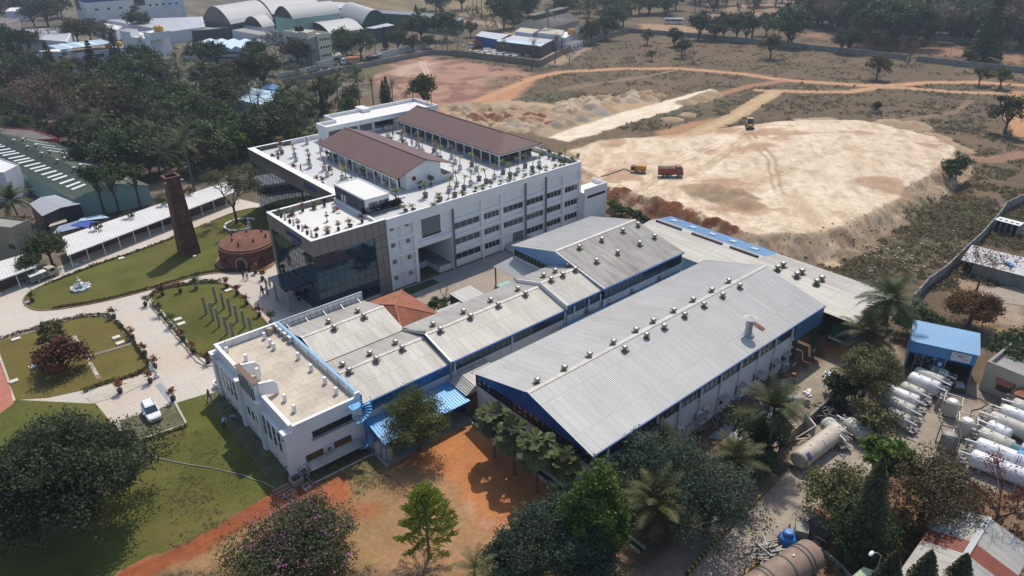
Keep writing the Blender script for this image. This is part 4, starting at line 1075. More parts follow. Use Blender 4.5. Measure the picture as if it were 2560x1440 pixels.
# upper rear storey (white, with parapet and windows) at the far side of the terrace
rear=thing('rooftop_storey','white flat-roofed rooftop storey along the far side of the office terrace','building',(66,140,HT))
def Pz(z): return lambda x,y,k=5.12: P(600+x/k,240+y/k,z)
RZ=15.8
_ra=Pz(RZ);a0=_ra(970,335);a1=_ra(1090,385);b0=_ra(2545,105);c0=_ra(2245,20);d0=_ra(1040,215)
RX0,RX1=66.5,103.5;RY0,RY1=134.5,144.0
mb=MB()
RX0,RX1,RY0,RY1=68.1,97.8,142.4,152.4
mb.box(RX0,RX1,RY0,RY0+.3,14.75,RZ);mb.box(RX0,RX0+.3,RY0+.3,147.2,14.75,RZ);mb.box(RX0+.3,73.0,146.9,147.2,14.75,RZ)
mb.box(72.7,73.0,147.201,RY1,14.75,RZ);mb.box(73.0,RX1,RY1-.3,RY1,14.75,RZ);mb.box(RX1-.3,RX1,RY0+.3,RY1-.3,14.75,RZ)
mb.build('parapet',M_WHITE,rear)
mb=MB();mb.box(RX0+.3,RX1-.3,RY0+.3,146.9,14.9,15.05);mb.box(73.0,RX1-.3,146.9,RY1-.3,14.9,15.05);mb.build('roof',M_TERR,rear)
mb=MB()
mb.box(RX0+.2,RX0+.5,RY0+.3,147,0,14.75);mb.box(73,RX1,RY1-.6,RY1-.3,0,14.75);mb.box(RX1-.5,RX1-.2,RY0+.3,RY1-.6,0,14.75)
mb.box(72.7,73,147,RY1-.3,0,14.75);mb.box(RX0+.5,72.7,146.8,147,0,14.75)
mb.box(RX0+.5,RX1-.5,RY0+1.6,RY0+1.8,12.1,12.8)
for x in (RX0+.5,72.6,76.4,80.2,86.0,91.0,96.5): mb.box(x,x+.7,RY0+1.5,RY0+1.599,12.1,14.75)
mb.build('wall',M_WHITE,rear)
for a,b in ((73.4,76.3),(77.2,80.1),(81.0,85.9),(86.8,90.9),(91.8,96.4)):
    mb=MB();mb.box(a,b,RY0+1.65,RY0+1.7,12.81,14.74);mb.build('window',M_GLW,rear)
_s=P(600+1580/5.12,240+180/5.12,15.3)
mb=MB();mb.box(_s[0]-1.0,_s[0]+1.0,_s[1]-1.6,_s[1]+2.2,15.06,15.9);mb.build('roof_hatch',M_WHITE,rear)
for x,y in ((97.0,152.0),(97.5,146.5),(96.6,143.2)):
    mb=MB();mb.tube([(x,y,15),(x,y,19.2)],.07,6);mb.box(x-.15,x+.15,y-.15,y+.15,18.9,19.3);mb.build('lamp_pole',M_DARK,rear)
# two long verandah pavilions with brown roofs
def pavilion(label,x0,xr,x1,y0,y1,ze,zr,hip,wall_x0,wall_x1,yw0,yw1,cols):
    t=thing('roof_pavilion',label,'pavilion',(x0,y0,HT))
    mb=MB();yr0=y0+(5.6 if hip else 0);th=.14
    A,B,Cc,D=(x0,y0,ze),(x0,y1,ze),(x1,y1,ze),(x1,y0,ze);R0,R1=(xr,yr0,zr),(xr,y1,zr)
    def slab(*p): mb.extr([(q[0],q[1],q[2]-th) for q in p],(0,0,th))
    slab(A,R0,R1,B);slab(D,Cc,R1,R0)
    if hip: slab(A,D,R0)
    mb.build('roof',M_ROOFR,t)
    mb=MB();mb.bar((xr,yr0,zr+.03),(xr,y1,zr+.03),.35,.08);
    if hip: mb.bar((x0,y0,ze+.03),(xr,yr0,zr+.03),.25,.06);mb.bar((x1,y0,ze+.03),(xr,yr0,zr+.03),.25,.06)
    mb.build('ridge_cap',M_ROOFR,t)
    mb=MB()
    mb.box(x0-.04,x0+.06,y0,y1,ze-.34,ze-.145);mb.box(x1-.06,x1+.04,y0,y1,ze-.34,ze-.145)
    if hip: mb.box(x0+.07,x1-.07,y0-.02,y0+.08,ze-.34,ze-.145)
    mb.build('eave_gutter',M_WHITE,t)
    mb=MB();zt=lambda x: ze+(zr-ze)*(1-abs(x-xr)/(xr-x0 if x<xr else x1-xr))-th-.03
    if hip: mb.box(wall_x0,wall_x1,yw0,yw1,HT,ze-.2)
    else:
        prof=[(wall_x0,yw0,HT),(wall_x1,yw0,HT),(wall_x1,yw0,zt(wall_x1)),(xr,yw0,zt(xr)),(wall_x0,yw0,zt(wall_x0))]
        mb.extr(prof,(0,yw1-yw0,0))
    mb.build('wall',M_WHITE if not hip else mat('grey_wall',(.17,.17,.175),.8,.06),t)
    for x,ys in cols:
        for y in ys:
            mb=MB();mb.box(x-.09,x+.09,y-.09,y+.09,HT,ze-.15);mb.build('column',M_WHITE,t)
    return t
p1=pavilion('shorter brown-roofed verandah pavilion with a white gable and red disc on the terrace',62.4,68.9,75.4,105.1,135.2,14.8,17.0,False,64.6,72.2,105.5,134.8,
    ((62.6,[105.4+2.7*k for k in range(12)]),(75.1,[105.6,110.3,116,122,128,134])))
mb=MB();c_=(66.2,105.44,13.9);mb.lathe([(.42,-.05),(.42,.05)],(c_[0],c_[1],c_[2]),20,ax='y');mb.build('round_sign',mat('red_disc',(.33,.02,.02),.5,.05),p1)
mb=MB();mb.box(66.08,66.32,105.37,105.385,13.7,14.1);mb.box(66.0,66.4,105.37,105.384,13.85,13.93);mb.build('sign_mark',M_BLACK,p1)
mb=MB();mb.box(72.3,75.2,105.6,105.85,HT,13.0);mb.box(74.95,75.2,105.86,111,HT,13.0);mb.build('low_wall',M_WHITE,p1)
for y in (131,126.3,121,116.6,111.5,108.3):
    mb=MB();mb.box(64.53,64.59,y-.5,y+.5,HT,14.2);mb.build('door',M_FRAMED,p1)
p2=pavilion('longer brown hip-roofed verandah pavilion with dark bays at the terrace edge',84.8,90.9,96.2,103.6,141.0,14.8,17.0,True,86.2,95.6,106.3,140.6,
    ((85.0,[103.9+2.82*k for k in range(14)]),(95.9,[103.9,106.8]),(90.4,[103.9])))
for k in range(13):
    mb=MB();mb.box(86.12,86.18,107.0+2.6*k,109.3+2.6*k,HT+.3,14.4);mb.build('shutter',mat('dark_shutter',(.05,.05,.055),.5,.05),p2)
# stair cabin with navy side
cab=thing('stair_cabin','white flat-roofed stair cabin with a navy side wall on the office terrace','cabin',(52.4,99.2,HT))
mb=MB();mb.box(52.4,57.1,99.2,109.4,HT,14.9);mb.build('wall',M_WHITE,cab)
mb=MB();mb.box(52.28,57.22,99.08,109.52,14.901,15.05);mb.build('roof',M_TERR,cab)
mb=MB();mb.box(52.3,52.42,99.08,109.52,15.05,15.2);mb.box(57.1,57.22,99.08,109.52,15.05,15.2);mb.box(52.42,57.1,109.4,109.52,15.05,15.2);mb.build('roof_edge',M_WHITE,cab)
mb=MB();mb.box(52.34,52.399,99.2,109.4,HT-.6,14.9);mb.build('side_cladding',M_NAVY,cab)
for a,b in ((53.1,54.8),(55.0,55.9),(56.0,56.8)):
    mb=MB();mb.box(a,b,99.12,99.199,HT+.9,14.2);mb.build('window',M_GLW,cab)
for y in (106.6,105.6,102.0):
    mb=MB();mb.box(52.28,52.339,y,y+.55,HT+.6,14.0);mb.build('window',M_FRAME if y>103 else M_FRAMED,cab)
mb=MB();mb.box(52.0,52.4,94.6,111,HT,HT+.5);mb.build('kerb_wall',M_WHITE,office)
# ------------------------------------------------------------------ plants in tubs on the terraces
POT_W=mat('tub_white',(.55,.56,.56),.5,.08,3);POT_G=mat('tub_grey',(.12,.13,.14),.6,.1,3);POT_K=mat('pot_black',(.02,.02,.022),.5,.1,3)
PP={('w','g'): potted_palm('potted_palm',1,POT_W,LF_POTG),('g','g'): potted_palm('potted_palm',2,POT_G,LF_POTG,1.6),('w','b'): potted_palm('potted_palm',3,POT_W,LF_POTB,1.6,8),
      ('g','b'): potted_palm('potted_palm',4,POT_G,LF_POTB,1.5,8),('w','y'): potted_palm('potted_palm',5,POT_W,leaf('potted_yellow',(.10,.09,.02),(.28,.22,.07),.25),1.5,9),('l','g'): potted_palm('potted_palm',6,POT_G,LF_POTG,.35,13,1.0,.42,.5)}
PB={'r': potted_bush('potted_shrub',1,POT_K,LF_RED),'o': potted_bush('potted_shrub',2,POT_K,leaf('shrub_orange',(.10,.04,.02),(.26,.12,.06),.25)),'g': potted_bush('potted_shrub',3,POT_K,LF_POTG),'d': potted_bush('potted_shrub',4,POT_G,LF_DARK,1.6,.6,160)}
LN={'w': 'white','g': 'grey','l': 'low grey'};FN={'g': 'green','b': 'browned','y': 'yellowing'}
ORD=('first','second','third','fourth','fifth','sixth','seventh','eighth','ninth','tenth','eleventh','twelfth','thirteenth','fourteenth','fifteenth')
def pots(row,z,x0,y0,k,items,group):
    for i,(x,y,a,b) in enumerate(items):
        X_,Y_=P(x0+x/k,y0+y/k,z)
        if a=='B':
            cn={'r': 'red-leaved','o': 'orange-brown','g': 'green','d': 'dark bushy'}[b]
            plant(PB[b],X_,Y_,'%s potted shrub, %s %s'%(cn,ORD[i],row),group,z=z,cat='potted shrub')
        else:
            plant(PP[(a,b)],X_,Y_,'%s palm in %s tub, %s %s'%(FN[b],LN[a],ORD[i],row),group,z=z,cat='potted palm')
g1='potted plants on the office roof terrace'
pots('from the far corner, left of the shorter pavilion',HT,600,240,5.12,((540,740,'g','b'),(520,685,'w','y'),(720,832,'w','b'),(703,775,'w','y'),(860,615,'w','y'),(885,855,'w','g'),(900,918,'w','g')),g1)
pots('towards the cabin, left of the shorter pavilion',HT,600,240,5.12,((1080,950,'w','b'),(1120,1030,'w','b'),(1312,1068,'w','y'),(1362,1090,'w','y'),(1050,700,'w','b'),(1540,1085,'g','g'),(1840,1130,'w','b')),g1)
pots('along the glass-wing edge of the terrace',HT,600,240,5.12,((435,825,'B','r'),(490,805,'B','o'),(705,962,'B','r'),(990,1115,'B','o'),(1060,1132,'B','o')),g1)
pots('under the eave of the shorter pavilion',HT,600,240,5.12,((1130,805,'B','d'),(1175,832,'B','d'),(1230,852,'B','d'),(1435,948,'B','d'),(1590,1030,'B','d')),g1)
pots('before the white gable of the shorter pavilion',HT,600,240,5.12,((2000,1378,'w','g'),(2305,1182,'B','r'),(2375,1290,'g','b'),(2450,1142,'B','d')),g1)
pots('from the far end between the pavilions',HT,600,240,5.12,((1890,530,'w','g'),(1925,572,'g','b'),(2070,548,'w','g'),(2088,602,'g','b'),(2130,642,'w','b'),(2270,632,'w','b'),(2300,692,'w','b'),(2340,725,'w','b')),g1)
pots('along the longer pavilion from the court',HT,1060,250,5.76,((145,752,'g','b'),(190,812,'w','b'),(235,862,'g','g'),(400,842,'w','b'),(452,916,'w','b'),(520,996,'w','b'),(690,952,'g','g'),(755,1020,'w','b')),g1)
pots('in the row from gable to right corner',HT,1060,250,5.76,((795,1156,'g','g'),(897,1198,'g','g'),(1015,1132,'w','b'),(1140,1062,'g','g'),(1240,1102,'g','g'),(1353,1036,'w','b'),(1457,972,'g','g'),(1560,1012,'g','g'),(1660,942,'w','g')),g1)
pots('in the near row below the white gable',HT,1060,250,5.76,((105,1232,'B','d'),(368,1298,'w','g'),(475,1238,'w','b'),(577,1288,'g','g'),(675,1222,'w','g'),(445,1392,'g','g'),(240,1440,'l','g')),g1)
pots('along the street-side parapet from the cabin',HT,1060,250,5.76,((570,1402,'l','g'),(735,1352,'l','g'),(850,1310,'l','g'),(960,1280,'B','d'),(1100,1250,'l','g'),(1220,1212,'l','g'),(1305,1182,'B','d'),(1435,1150,'l','g'),(1550,1112,'l','g'),(1660,1082,'B','d'),(1765,1050,'l','g'),(1875,1022,'l','g')),g1)
pots('along the far right parapet',HT,1060,250,5.76,((1700,792,'g','g'),(1800,832,'B','d'),(1865,852,'l','g'),(1950,872,'B','d'),(2030,890,'g','g'),(2110,900,'l','g'),(2160,930,'l','g'),(2220,905,'B','d'),(1960,970,'B','d'),(2020,960,'B','g')),g1)
pots('beside the longer pavilion front',HT,1060,250,5.76,((1170,930,'B','d'),(1260,880,'B','d'),(1330,850,'B','d'),(1440,850,'B','d'),(1530,800,'B','d')),g1)
g2='potted plants on the glass block roof'
pots('along the lawn-side edge of the glass block',HT,640,470,4.646,((295,337,'B','g'),(395,402,'B','r'),(495,467,'B','o'),(598,532,'B','r'),(705,562,'B','r')),g2)
pots('along the wing-side edge of the glass block',HT,640,470,4.646,((425,307,'l','g'),(545,272,'B','o'),(675,247,'l','g'),(797,210,'B','r')),g2)
pots('along the bronze front of the glass block',HT,640,470,4.646,((835,528,'l','g'),(960,492,'B','o'),(1098,458,'l','g'),(1235,402,'B','r')),g2)
pots('outwards from the navy cabin front',HT,640,470,4.646,((1630,188,'w','g'),(1740,282,'l','g'),(1830,272,'l','g'),(1970,106,'g','g'),(2050,250,'l','g'),(2130,180,'l','g')),g1)
for i,(x,y) in enumerate(((342,372),(440,437),(543,500),(648,566))):
    X_,Y_=P(640+x/4.646,470+y/4.646,HT);t=thing('stone_bollard','white tapering stone bollard, %s along the glass block roof edge from the wing'%ORD[i],'bollard',(X_,Y_,HT),group='white bollards on the glass block roof')
    mb=MB();mb.lathe([(.24,0),(.24,.12),(.18,.13),(.1,1.15),(.06,1.2)],(0,0,0),8);mb.build('shaft',M_WHITE2,t,local=True)
def finial(x,y,label,h,k):
    t=thing('iron_ornament',label,'ornament',(x,y,HT));mb=MB()
    mb.lathe([(.28,0),(.22,.08),(.06,.14),(.06,h*.55),(.05,h)],(0,0,0),8);mb.build('stem',M_DARK,t,local=True)
    mb=MB();mb.lathe([(.30,h*.55),(.38,h*.6),(.36,h*.64),(.05,h*.6)],(0,0,0),10);mb.lathe([(.12,h*.85),(.18,h*.9),(.02,h*1.02)],(0,0,0),8);mb.build('bowl',M_DARK,t,local=True)
finial(*P(640+828/4.646,470+388/4.646,HT),'dark tiered iron ornament in the middle of the glass block roof',1.7,1)
finial(*P(600+1180/5.12,240+1003/5.12,HT),'dark iron ornament beside the rust-brown barrel on the terrace',1.6,1)
finial(*P(600+1425/5.12,240+1078/5.12,HT),'small dark iron ornament near the cabin roof corner',.9,1)
finial(*P(1060+352/5.76,250+1420/5.76,HT),'dark iron ornament by the street-side parapet of the terrace',1.9,1)
X_,Y_=P(600+1145/5.12,240+952/5.12,HT);t=thing('barrel','rust-brown barrel standing on the terrace','barrel',(X_,Y_,HT));mb=MB();mb.lathe([(.3,0),(.34,.3),(.32,.6),(.3,.95),(.24,.95),(.24,.9)],(0,0,0),12);mb.build('body',mat('rusty_barrel',(.2,.08,.04),.8,.2,2),t,local=True)
mb=MB();mb.lathe([(.305,.2),(.345,.22),(.345,.27),(.31,.29)],(0,0,0),12);mb.build('hoop',M_DARK,t,local=True)
X_,Y_=P(640+912/4.646,470+268/4.646,HT);t=thing('dustbin','grey steel dustbin on the glass block roof near the cabin','bin',(X_,Y_,HT));mb=MB();mb.lathe([(.3,0),(.34,.95),(.3,.96),(.28,.85)],(0,0,0),14);mb.build('body',M_STEEL,t,local=True);mb=MB();mb.lathe([(.36,.9),(.36,1.0),(.34,1.0)],(0,0,0),14);mb.build('rim',M_STEEL,t,local=True)
X_,Y_=P(640+962/4.646,470+290/4.646,HT);t=thing('garden_chair','white wire chair on the glass block roof near the steel dustbin','chair',(X_,Y_,HT))
mb=MB();mb.box(-.28,.28,-.28,.28,.42,.46);mb.build('seat',M_WHITE,t,local=True);mb=MB();mb.box(-.28,.28,.24,.28,.47,1.0);mb.build('backrest',mat('red_chair',(.4,.1,.1),.6),t,local=True)
for a in (-.25,.25):
    for b in (-.25,.25): mb=MB();mb.tube([(a,b,0),(a*.9,b*.9,.42)],.025,5);mb.build('leg',M_WHITE,t,local=True)
# dried climber row in a trough by the cabin
mb=MB();tone=[];rnd=random.Random(9)
def _pos():
    u=rnd.random();a=Vector(P(640+1260/4.646,470+330/4.646,HT));b=Vector(P(640+1690/4.646,470+215/4.646,HT));c=a.lerp(b,u)
    return c.x+rnd.gauss(0,.35),c.y+rnd.gauss(0,.25),HT+.5+rnd.random()*1.0,rnd.random()*.6
leafcloud(mb,tone,rnd,1500,_pos,.15)
t=thing('planter_trough','long trough of withered dark brown climbers in front of the navy cabin','planter',(57,96.5,HT))
_a=P(640+1260/4.646,470+335/4.646,HT);_b=P(640+1690/4.646,470+220/4.646,HT)
mb.build('foliage',leaf('withered',(.02,.01,.008),(.075,.045,.035)),t,tone=tone)
mb=MB();mb.bar((_a[0],_a[1],HT+.25),(_b[0],_b[1],HT+.25),.6,.5);mb.build('trough',POT_G,t)
# ------------------------------------------------------------------ factory sheds
M_RF_W=mat('roof_sheet_new',(0.50,0.49,0.465),.6,.06,.12,.04,6,metal=.05,stain=(.36,.33,.28),samt=.4,sscale=.35,streak=(1,.25,1),brick=(1.05,5.1,(.8,.79,.77),.93))
M_RF_G=mat('roof_sheet_old',(0.48,0.46,0.41),.6,.08,.2,.05,5,metal=.1,stain=(.23,.195,.155),samt=.5,sscale=.5,streak=(1.6,.2,1),brick=(1.05,3.6,(.76,.75,.72),.92))
M_RF_D=mat('roof_sheet_dirty',(0.36,0.345,0.315),.65,.10,.25,.08,4,metal=.1,stain=(.155,.13,.105),samt=.9,sscale=.7,streak=(1.8,.18,1),brick=(1.05,5.2,(.78,.76,.72),.90))
M_RF_B=mat('roof_sheet_blue',(0.13,0.28,0.46),.45,.08,.3,.05,6,metal=.1,stain=(.2,.26,.32),samt=.5,sscale=.5)
M_RF_B2=mat('roof_sheet_bright_blue',(0.09,0.30,0.60),.4,.07,.3,.04,6,metal=.1,stain=(.2,.3,.42),samt=.4,sscale=.5)
M_CLAD=mat('blue_cladding',(0.015,0.085,0.28),.42,.06,.3,metal=.1)
M_CLADL=mat('blue_cladding_pale',(0.16,0.30,0.48),.5,.10,.5,stain=(.03,.14,.4),samt=.8,sscale=.5)
M_BLUEP=mat('blue_paint',(0.02,0.12,0.38),.45,.08,.6)
M_BLUEL=mat('blue_flashing',(0.20,0.38,0.56),.45,.08,.6)
M_GREEN=mat('green_paint',(0.005,0.07,0.06),.5,.08,.6)
M_CAPG=mat('grey_flashing',(0.30,0.32,0.33),.5,.1,.6,metal=.3)
M_VENT=mat('vent_aluminium',(0.33,0.31,0.28),.42,.15,2,metal=.6)
M_VBASE=mat('vent_base',(0.17,0.14,0.09),.8,.3,2)
M_ACW=mat('ac_white',(0.50,0.50,0.49),.5,.06,2)
M_CONCG=mat('grey_concrete',(0.25,0.24,0.22),.85,.15,.7,.15,7)
M_WALLG=mat('shed_white_wall',(0.58,0.58,0.585),.7,.06,.35,.03,6,stain=(.40,.38,.36),samt=.5,sscale=.6,streak=(1,1,.3))
M_TILE=mat('clay_tile',(0.30,0.105,0.055),.85,.18,.8,.3,7,stain=(.14,.075,.05),samt=.7,sscale=.6,bump=.4)
M_GLS=glass('shed_glass',(0.035,0.05,0.055),.06,spec=.8)
M_GLB=glass('shed_glass_blue',(0.02,0.10,0.22),.08,spec=.8)
sheet_struct('yard_pavement',[(40,86),(45,86.5),(52,77),(92,77),(100,92.4),(100,93.6),(40,93.6)],.03,mat('yard_brick',(.30,.25,.205),.9,.12,.25,.12,5,stain=(.38,.27,.2),samt=.5,sscale=.1,brick=(1.2,.6,(.8,.8,.8),.92)),.06)
sheet_struct('yard_pavement',[(53,89.5),(90,89.5),(90,93.5),(53,93.5)],.045,mat('yard_grey',(.22,.22,.215),.9,.12,.3,.1,5),.02)
sheet_struct('lawn',[(48,90.5),(60.5,91),(60.5,93.0),(48,93.4)],.07,mat('dark_turf',(.025,.045,.012),.95,.2,.5,.3,8),.05)
def gable_shed(label,x0,x1,y0,y1,ze0,ze1,zr,yr,mroof,ov=.35,wall_top=None):
    """ridge along X; eave y0 at ze0, eave y1 at ze1, ridge at (yr, zr)"""
    t=thing('factory_shed',label,'shed',(x0,y0,0))
    mb=MB();mb.sheet((x1,y0,ze0),(x0,y0,ze0),(x0,yr,zr),(x1,yr,zr));mb.build('roof',mroof[0],t)
    mb=MB();mb.sheet((x0,y1,ze1),(x1,y1,ze1),(x1,yr,zr),(x0,yr,zr));mb.build('roof',mroof[1],t)
    mb=MB()
    for s,(ya,za) in ((1,(y0,ze0)),(-1,(y1,ze1))):
        d=Vector((0,ya-yr,za-zr)).normalized()*.3
        mb.extr([(x0,yr,zr+.065),(x1,yr,zr+.065),(x1,yr+d.y,zr+.065+d.z),(x0,yr+d.y,zr+.065+d.z)],(0,0,.025))
    mb.build('ridge_cap',M_RF_G,t)
    return t
def gutter(t,x0,x1,y,z,m=M_BLUEP,s=.18,name='gutter'):
    mb=MB();mb.box(x0,x1,y-s/2,y+s/2,z-.2,z-.04);return mb.build(name,m,t)
def clerestory(t,x0,x1,y,z0,z1,step,out=-1,gl=M_GLS,fr=M_DARK,mid=True):
    """strip of glazing along X on a wall facing out*Y"""
    f=MB();d=.07*out
    f.box(x0,x1,y,y+d,z0-.06,z0);f.box(x0,x1,y,y+d,z1,z1+.06)
    n=max(1,int((x1-x0)/step))
    for i in range(n+1): x=x0+(x1-x0)*i/n;f.box(x-.035,x+.035,y,y+d,z0,z1)
    w_=f.build('window_band',fr,t)
    g=MB();g.box(x0+.036,x1-.036,y+.001*out,y+.03*out,z0+.001,z1-.001);g.build('pane',gl,w_)
    return w_
# --- the large near shed
A=gable_shed('large near shed with silvery ribbed roof and deep blue gable',42.6,90.4,38.0,58.3,6.4,6.4,9.0,48.1,(M_RF_W,M_RF_W))
mb=MB();zt=lambda y: 6.28+2.6*(1-abs(y-48.1)/10.1)
mb.extr([(43.0,38.2,5.82),(43.0,58.1,5.82),(43.0,58.1,6.2),(43.0,48.1,8.82),(43.0,38.2,6.2)],(.12,0,0));
mb.build('gable_cladding',M_CLAD,A)
mb=MB()
for k in range(64):
    y=38.4+k*.31
    mb.box(42.965,42.999,y,y+.07,5.84,zt(y)-.12)
mb.build('cladding_rib',M_CLAD,A)['kind']='stuff'
mb=MB();mb.box(43.14,43.4,38.2,58.1,-1.3,4.5);mb.build('gable_wall',M_WALLG,A)
mb=MB();mb.box(43.02,43.14,38.2,58.1,4.5,4.58);mb.box(43.02,43.14,38.2,58.1,5.12,5.17)
for k in range(22): y=38.2+19.9*k/21;mb.box(43.02,43.13,y-.04,y+.04,4.58,5.8)
w_=mb.build('window_band',M_DARK,A)
mb=MB();mb.box(43.15,43.19,38.21,58.09,4.51,5.81);mb.build('pane',glass('gable_glass',(.03,.028,.026),.03,spec=1.0),w_)
mb=MB();mb.box(43.4,82.7,38.2,38.4,-1.3,4.55);mb.build('wall',M_WALLG,A)
mb=MB();mb.box(43.4,82.7,57.9,58.1,-.2,6.1);mb.box(82.5,82.7,38.4,57.9,-1.3,6.2);mb.build('rear_wall',M_WALLG,A)
clerestory(A,43.4,82.7,38.3,4.62,5.72,.95)
mb=MB();mb.box(43.4,82.7,38.35,38.38,5.79,6.2);mb.build('eave_board',M_DARK,A)
for k in range(10):
    x=45.2+k*4.1;mb=MB();mb.box(x-.13,x+.13,38.02,38.199,-1.3,5.9);mb.build('pilaster',M_WALLG,A)
gutter(A,42.6,90.4,38.0,6.4);gutter(A,42.6,90.4,58.35,6.42,M_DARK)
mb=MB();mb.box(82.9,90.3,38.05,38.13,3.5,6.25);mb.box(90.22,90.3,38.131,58,3.5,6.2);mb.build('porch_cladding',mat('porch_blue',(.035,.13,.24),.5,.06,.4),A)
for x,lb in ((84.2,0),(89.6,1)):
    mb=MB()
    for dx in (-.22,.22): mb.bar((x+dx,38.35,-1.0),(x+dx,38.35,3.5),.14,.2)
    for k in range(7): mb.box(x-.2,x+.2,38.3,38.4,-.7+k*.62,-.45+k*.62)
    mb.build('porch_column',M_GREEN,A)
    mb=MB();mb.box(x-.45,x+.45,37.9,38.8,-1.2,-.75);mb.build('column_footing',M_WHITE2,A)
def plane_pt(pxx,pyy,y0,z0,k):
    """ray through a photo point onto the plane z = z0 + k (y - y0)"""
    d=(pxx-1280)/F_PX*RT-(pyy-720)/F_PX*UP+FWD
    t=(z0-CAM_H-k*y0)/(d[2]-k*d[1]);return float(d[0]*t),float(d[1]*t),float(CAM_H+d[2]*t)
# turbine ventilators
def vent_proto():
    t=thing('roof_ventilator','vent','ventilator',group='turbine ventilators on the shed roofs')
    mb=MB();mb.box(-.55,.55,-.55,.55,-.12,.06);mb.build('base_plate',M_VBASE,t,local=True)
    mb=MB();mb.lathe([(.30,-.1),(.30,.42)],(0,0,0),14);mb.build('throat',M_VBASE,t,local=True)
    mb=MB();n=20
    prof=[(.30,.42),(.39,.48),(.45,.6),(.46,.72),(.40,.84),(.33,.89),(.20,.93),(.02,.95)]
    mb.lathe(prof,(0,0,0),n);
    mb.build('turbine_head',M_VENT,t,local=True)
    mb=MB()
    for k in range(18):
        a=k*math.pi/9
        mb.add([(r*math.cos(a+.22*i),r*math.sin(a+.22*i),z) for i,(r,z) in enumerate(((.40,.48),(.475,.6),(.485,.72),(.42,.84)))]+[((r+.025)*math.cos(a+.22*i+.05),(r+.025)*math.sin(a+.22*i+.05),z) for i,(r,z) in enumerate(((.40,.48),(.475,.6),(.485,.72),(.42,.84)))],
               [(0,1,5,4),(1,2,6,5),(2,3,7,6)])
    o=mb.build('vane',M_VENT,t,local=True);o['kind']='stuff'
    return t
VENT=vent_proto()
def vents(pts,y0,z0,k,lab):
    tilt=0
    for i,(x,y) in enumerate(pts):
        p=plane_pt(x,y,y0,z0,k)
        plant(VENT,p[0],p[1],'steel ventilator, %s %s'%(ORD[i],lab),'turbine ventilators on the shed roofs',z=p[2]+.06,cat='ventilator',rz=i*.7,s=.78)
vents(((1343,958),(1411,926),(1474,893),(1533.6,861),(1590,831),(1633,808),(1684,782),(1732.6,755),(1779,731),(1821.6,708)),58.3,6.4,-2.6/10.2,'left of the large silvery roof ridge from its gable')
vents(((1561.5,877),(1616,844),(1660,822),(1711,793),(1759,767),(1806,743),(1848.5,720)),38.0,6.4,2.6/10.1,'right of the large silvery roof ridge from its gable')
# --- tall cowled flue on the near roof, with a rusty sheet beside it
p=plane_pt(1869.6,836,38,6.4,2.6/10.1)
t=thing('roof_flue','tall grey flue with conical cowl and rust-streaked collar on the large silvery roof','flue',p)
mb=MB();mb.lathe([(.8,-.25),(.8,.12),(.5,.3),(.45,.6),(.45,1.4),(.5,1.45),(.5,1.55),(.45,1.6),(.45,2.1)],(0,0,0),18);mb.build('pipe',M_STEEL,t,local=True)
mb=MB();mb.lathe([(.95,2.4),(.93,2.44),(.1,2.95),(.02,2.98)],(0,0,0),20);mb.build('cowl',mat('cowl_cream',(.5,.48,.42),.6,.1,2),t,local=True)
for k in range(4):
    a=k*1.571;mb=MB();mb.tube([(.43*math.cos(a),.43*math.sin(a),2.05),(.6*math.cos(a),.6*math.sin(a),2.5)],.03,4);mb.build('strut',M_DARK,t,local=True)
mb=MB()
a,b=plane_pt(1878,804,38,6.43,2.6/10.1),plane_pt(1909,825,38,6.43,2.6/10.1)
mb.bar((a[0],a[1],a[2]+.07),(b[0],b[1],b[2]+.07),.7,.03);tag(mb.build('rusty_sheet',mat('rust_sheet',(.17,.06,.035),.9,.25,2)),'rusty brown roofing sheet beside the tall flue on the silvery roof','sheet')
# sunshades, windows and air conditioners on the near shed's long wall
for i,x in enumerate((66.4,70.3,74.3,78.4,82.0-.9)):
    for z,nm in ((1.75,'u'),(-.75,'l')):
        if z<0 and i==0: x2=x-.5
        else: x2=x
        f=MB();f.box(x2-.75,x2+.75,38.12,38.199,z-.75,z+.45);w_=f.build('window',M_DARK,A)
        g=MB();g.box(x2-.68,x2+.68,38.1,38.119,z-.68,z+.38);g.build('pane',M_GLD,w_)
        if z>0 or i==0:
            s_=MB();s_.extr([(x2-.85,38.19,z+.62),(x2-.85,38.19,z+.52),(x2-.85,37.45,z+.38),(x2-.85,37.45,z+.48)],(1.7,0,0));s_.build('sunshade',M_CONCG,A)
        else:
            s_=MB();s_.box(x2-.75,x2+.75,37.5,38.19,z+.35,z+.45);s_.build('ac_ledge',M_CONCG,A)
def ac_proto():
    t=thing('air_conditioner','ac','air conditioner',group='outdoor air conditioner units')
    mb=MB();mb.box(-.45,.45,-.18,.18,.06,.78);mb.build('case',M_ACW,t,local=True)
    mb=MB();mb.lathe([(.27,-.215),(.27,-.181)],(-.1,0,.42),16,ax='y');mb.build('fan_grille',M_DARK,t,local=True)
    mb=MB();mb.lathe([(.09,-.235),(.09,-.216)],(-.1,0,.42),10,ax='y');mb.build('fan_hub',M_ACW,t,local=True)
    for x in (-.32,.32): mb=MB();mb.box(x-.04,x+.04,-.2,.2,0,.059);mb.build('foot',M_DARK,t,local=True)
    return t
AC=ac_proto()
def ac(x,y,z,rz,lab,s=1.0): plant(AC,x,y,lab,'outdoor air conditioner units',s,rz,z,'air conditioner')
for i,x in enumerate((70.5,74.5,78.6,81.4)): ac(x,37.82,-.30,0,'air conditioner on a large shed ledge, %s of four'%('nearest','second nearest','third nearest','farthest, by the green columns')[i],1.15)
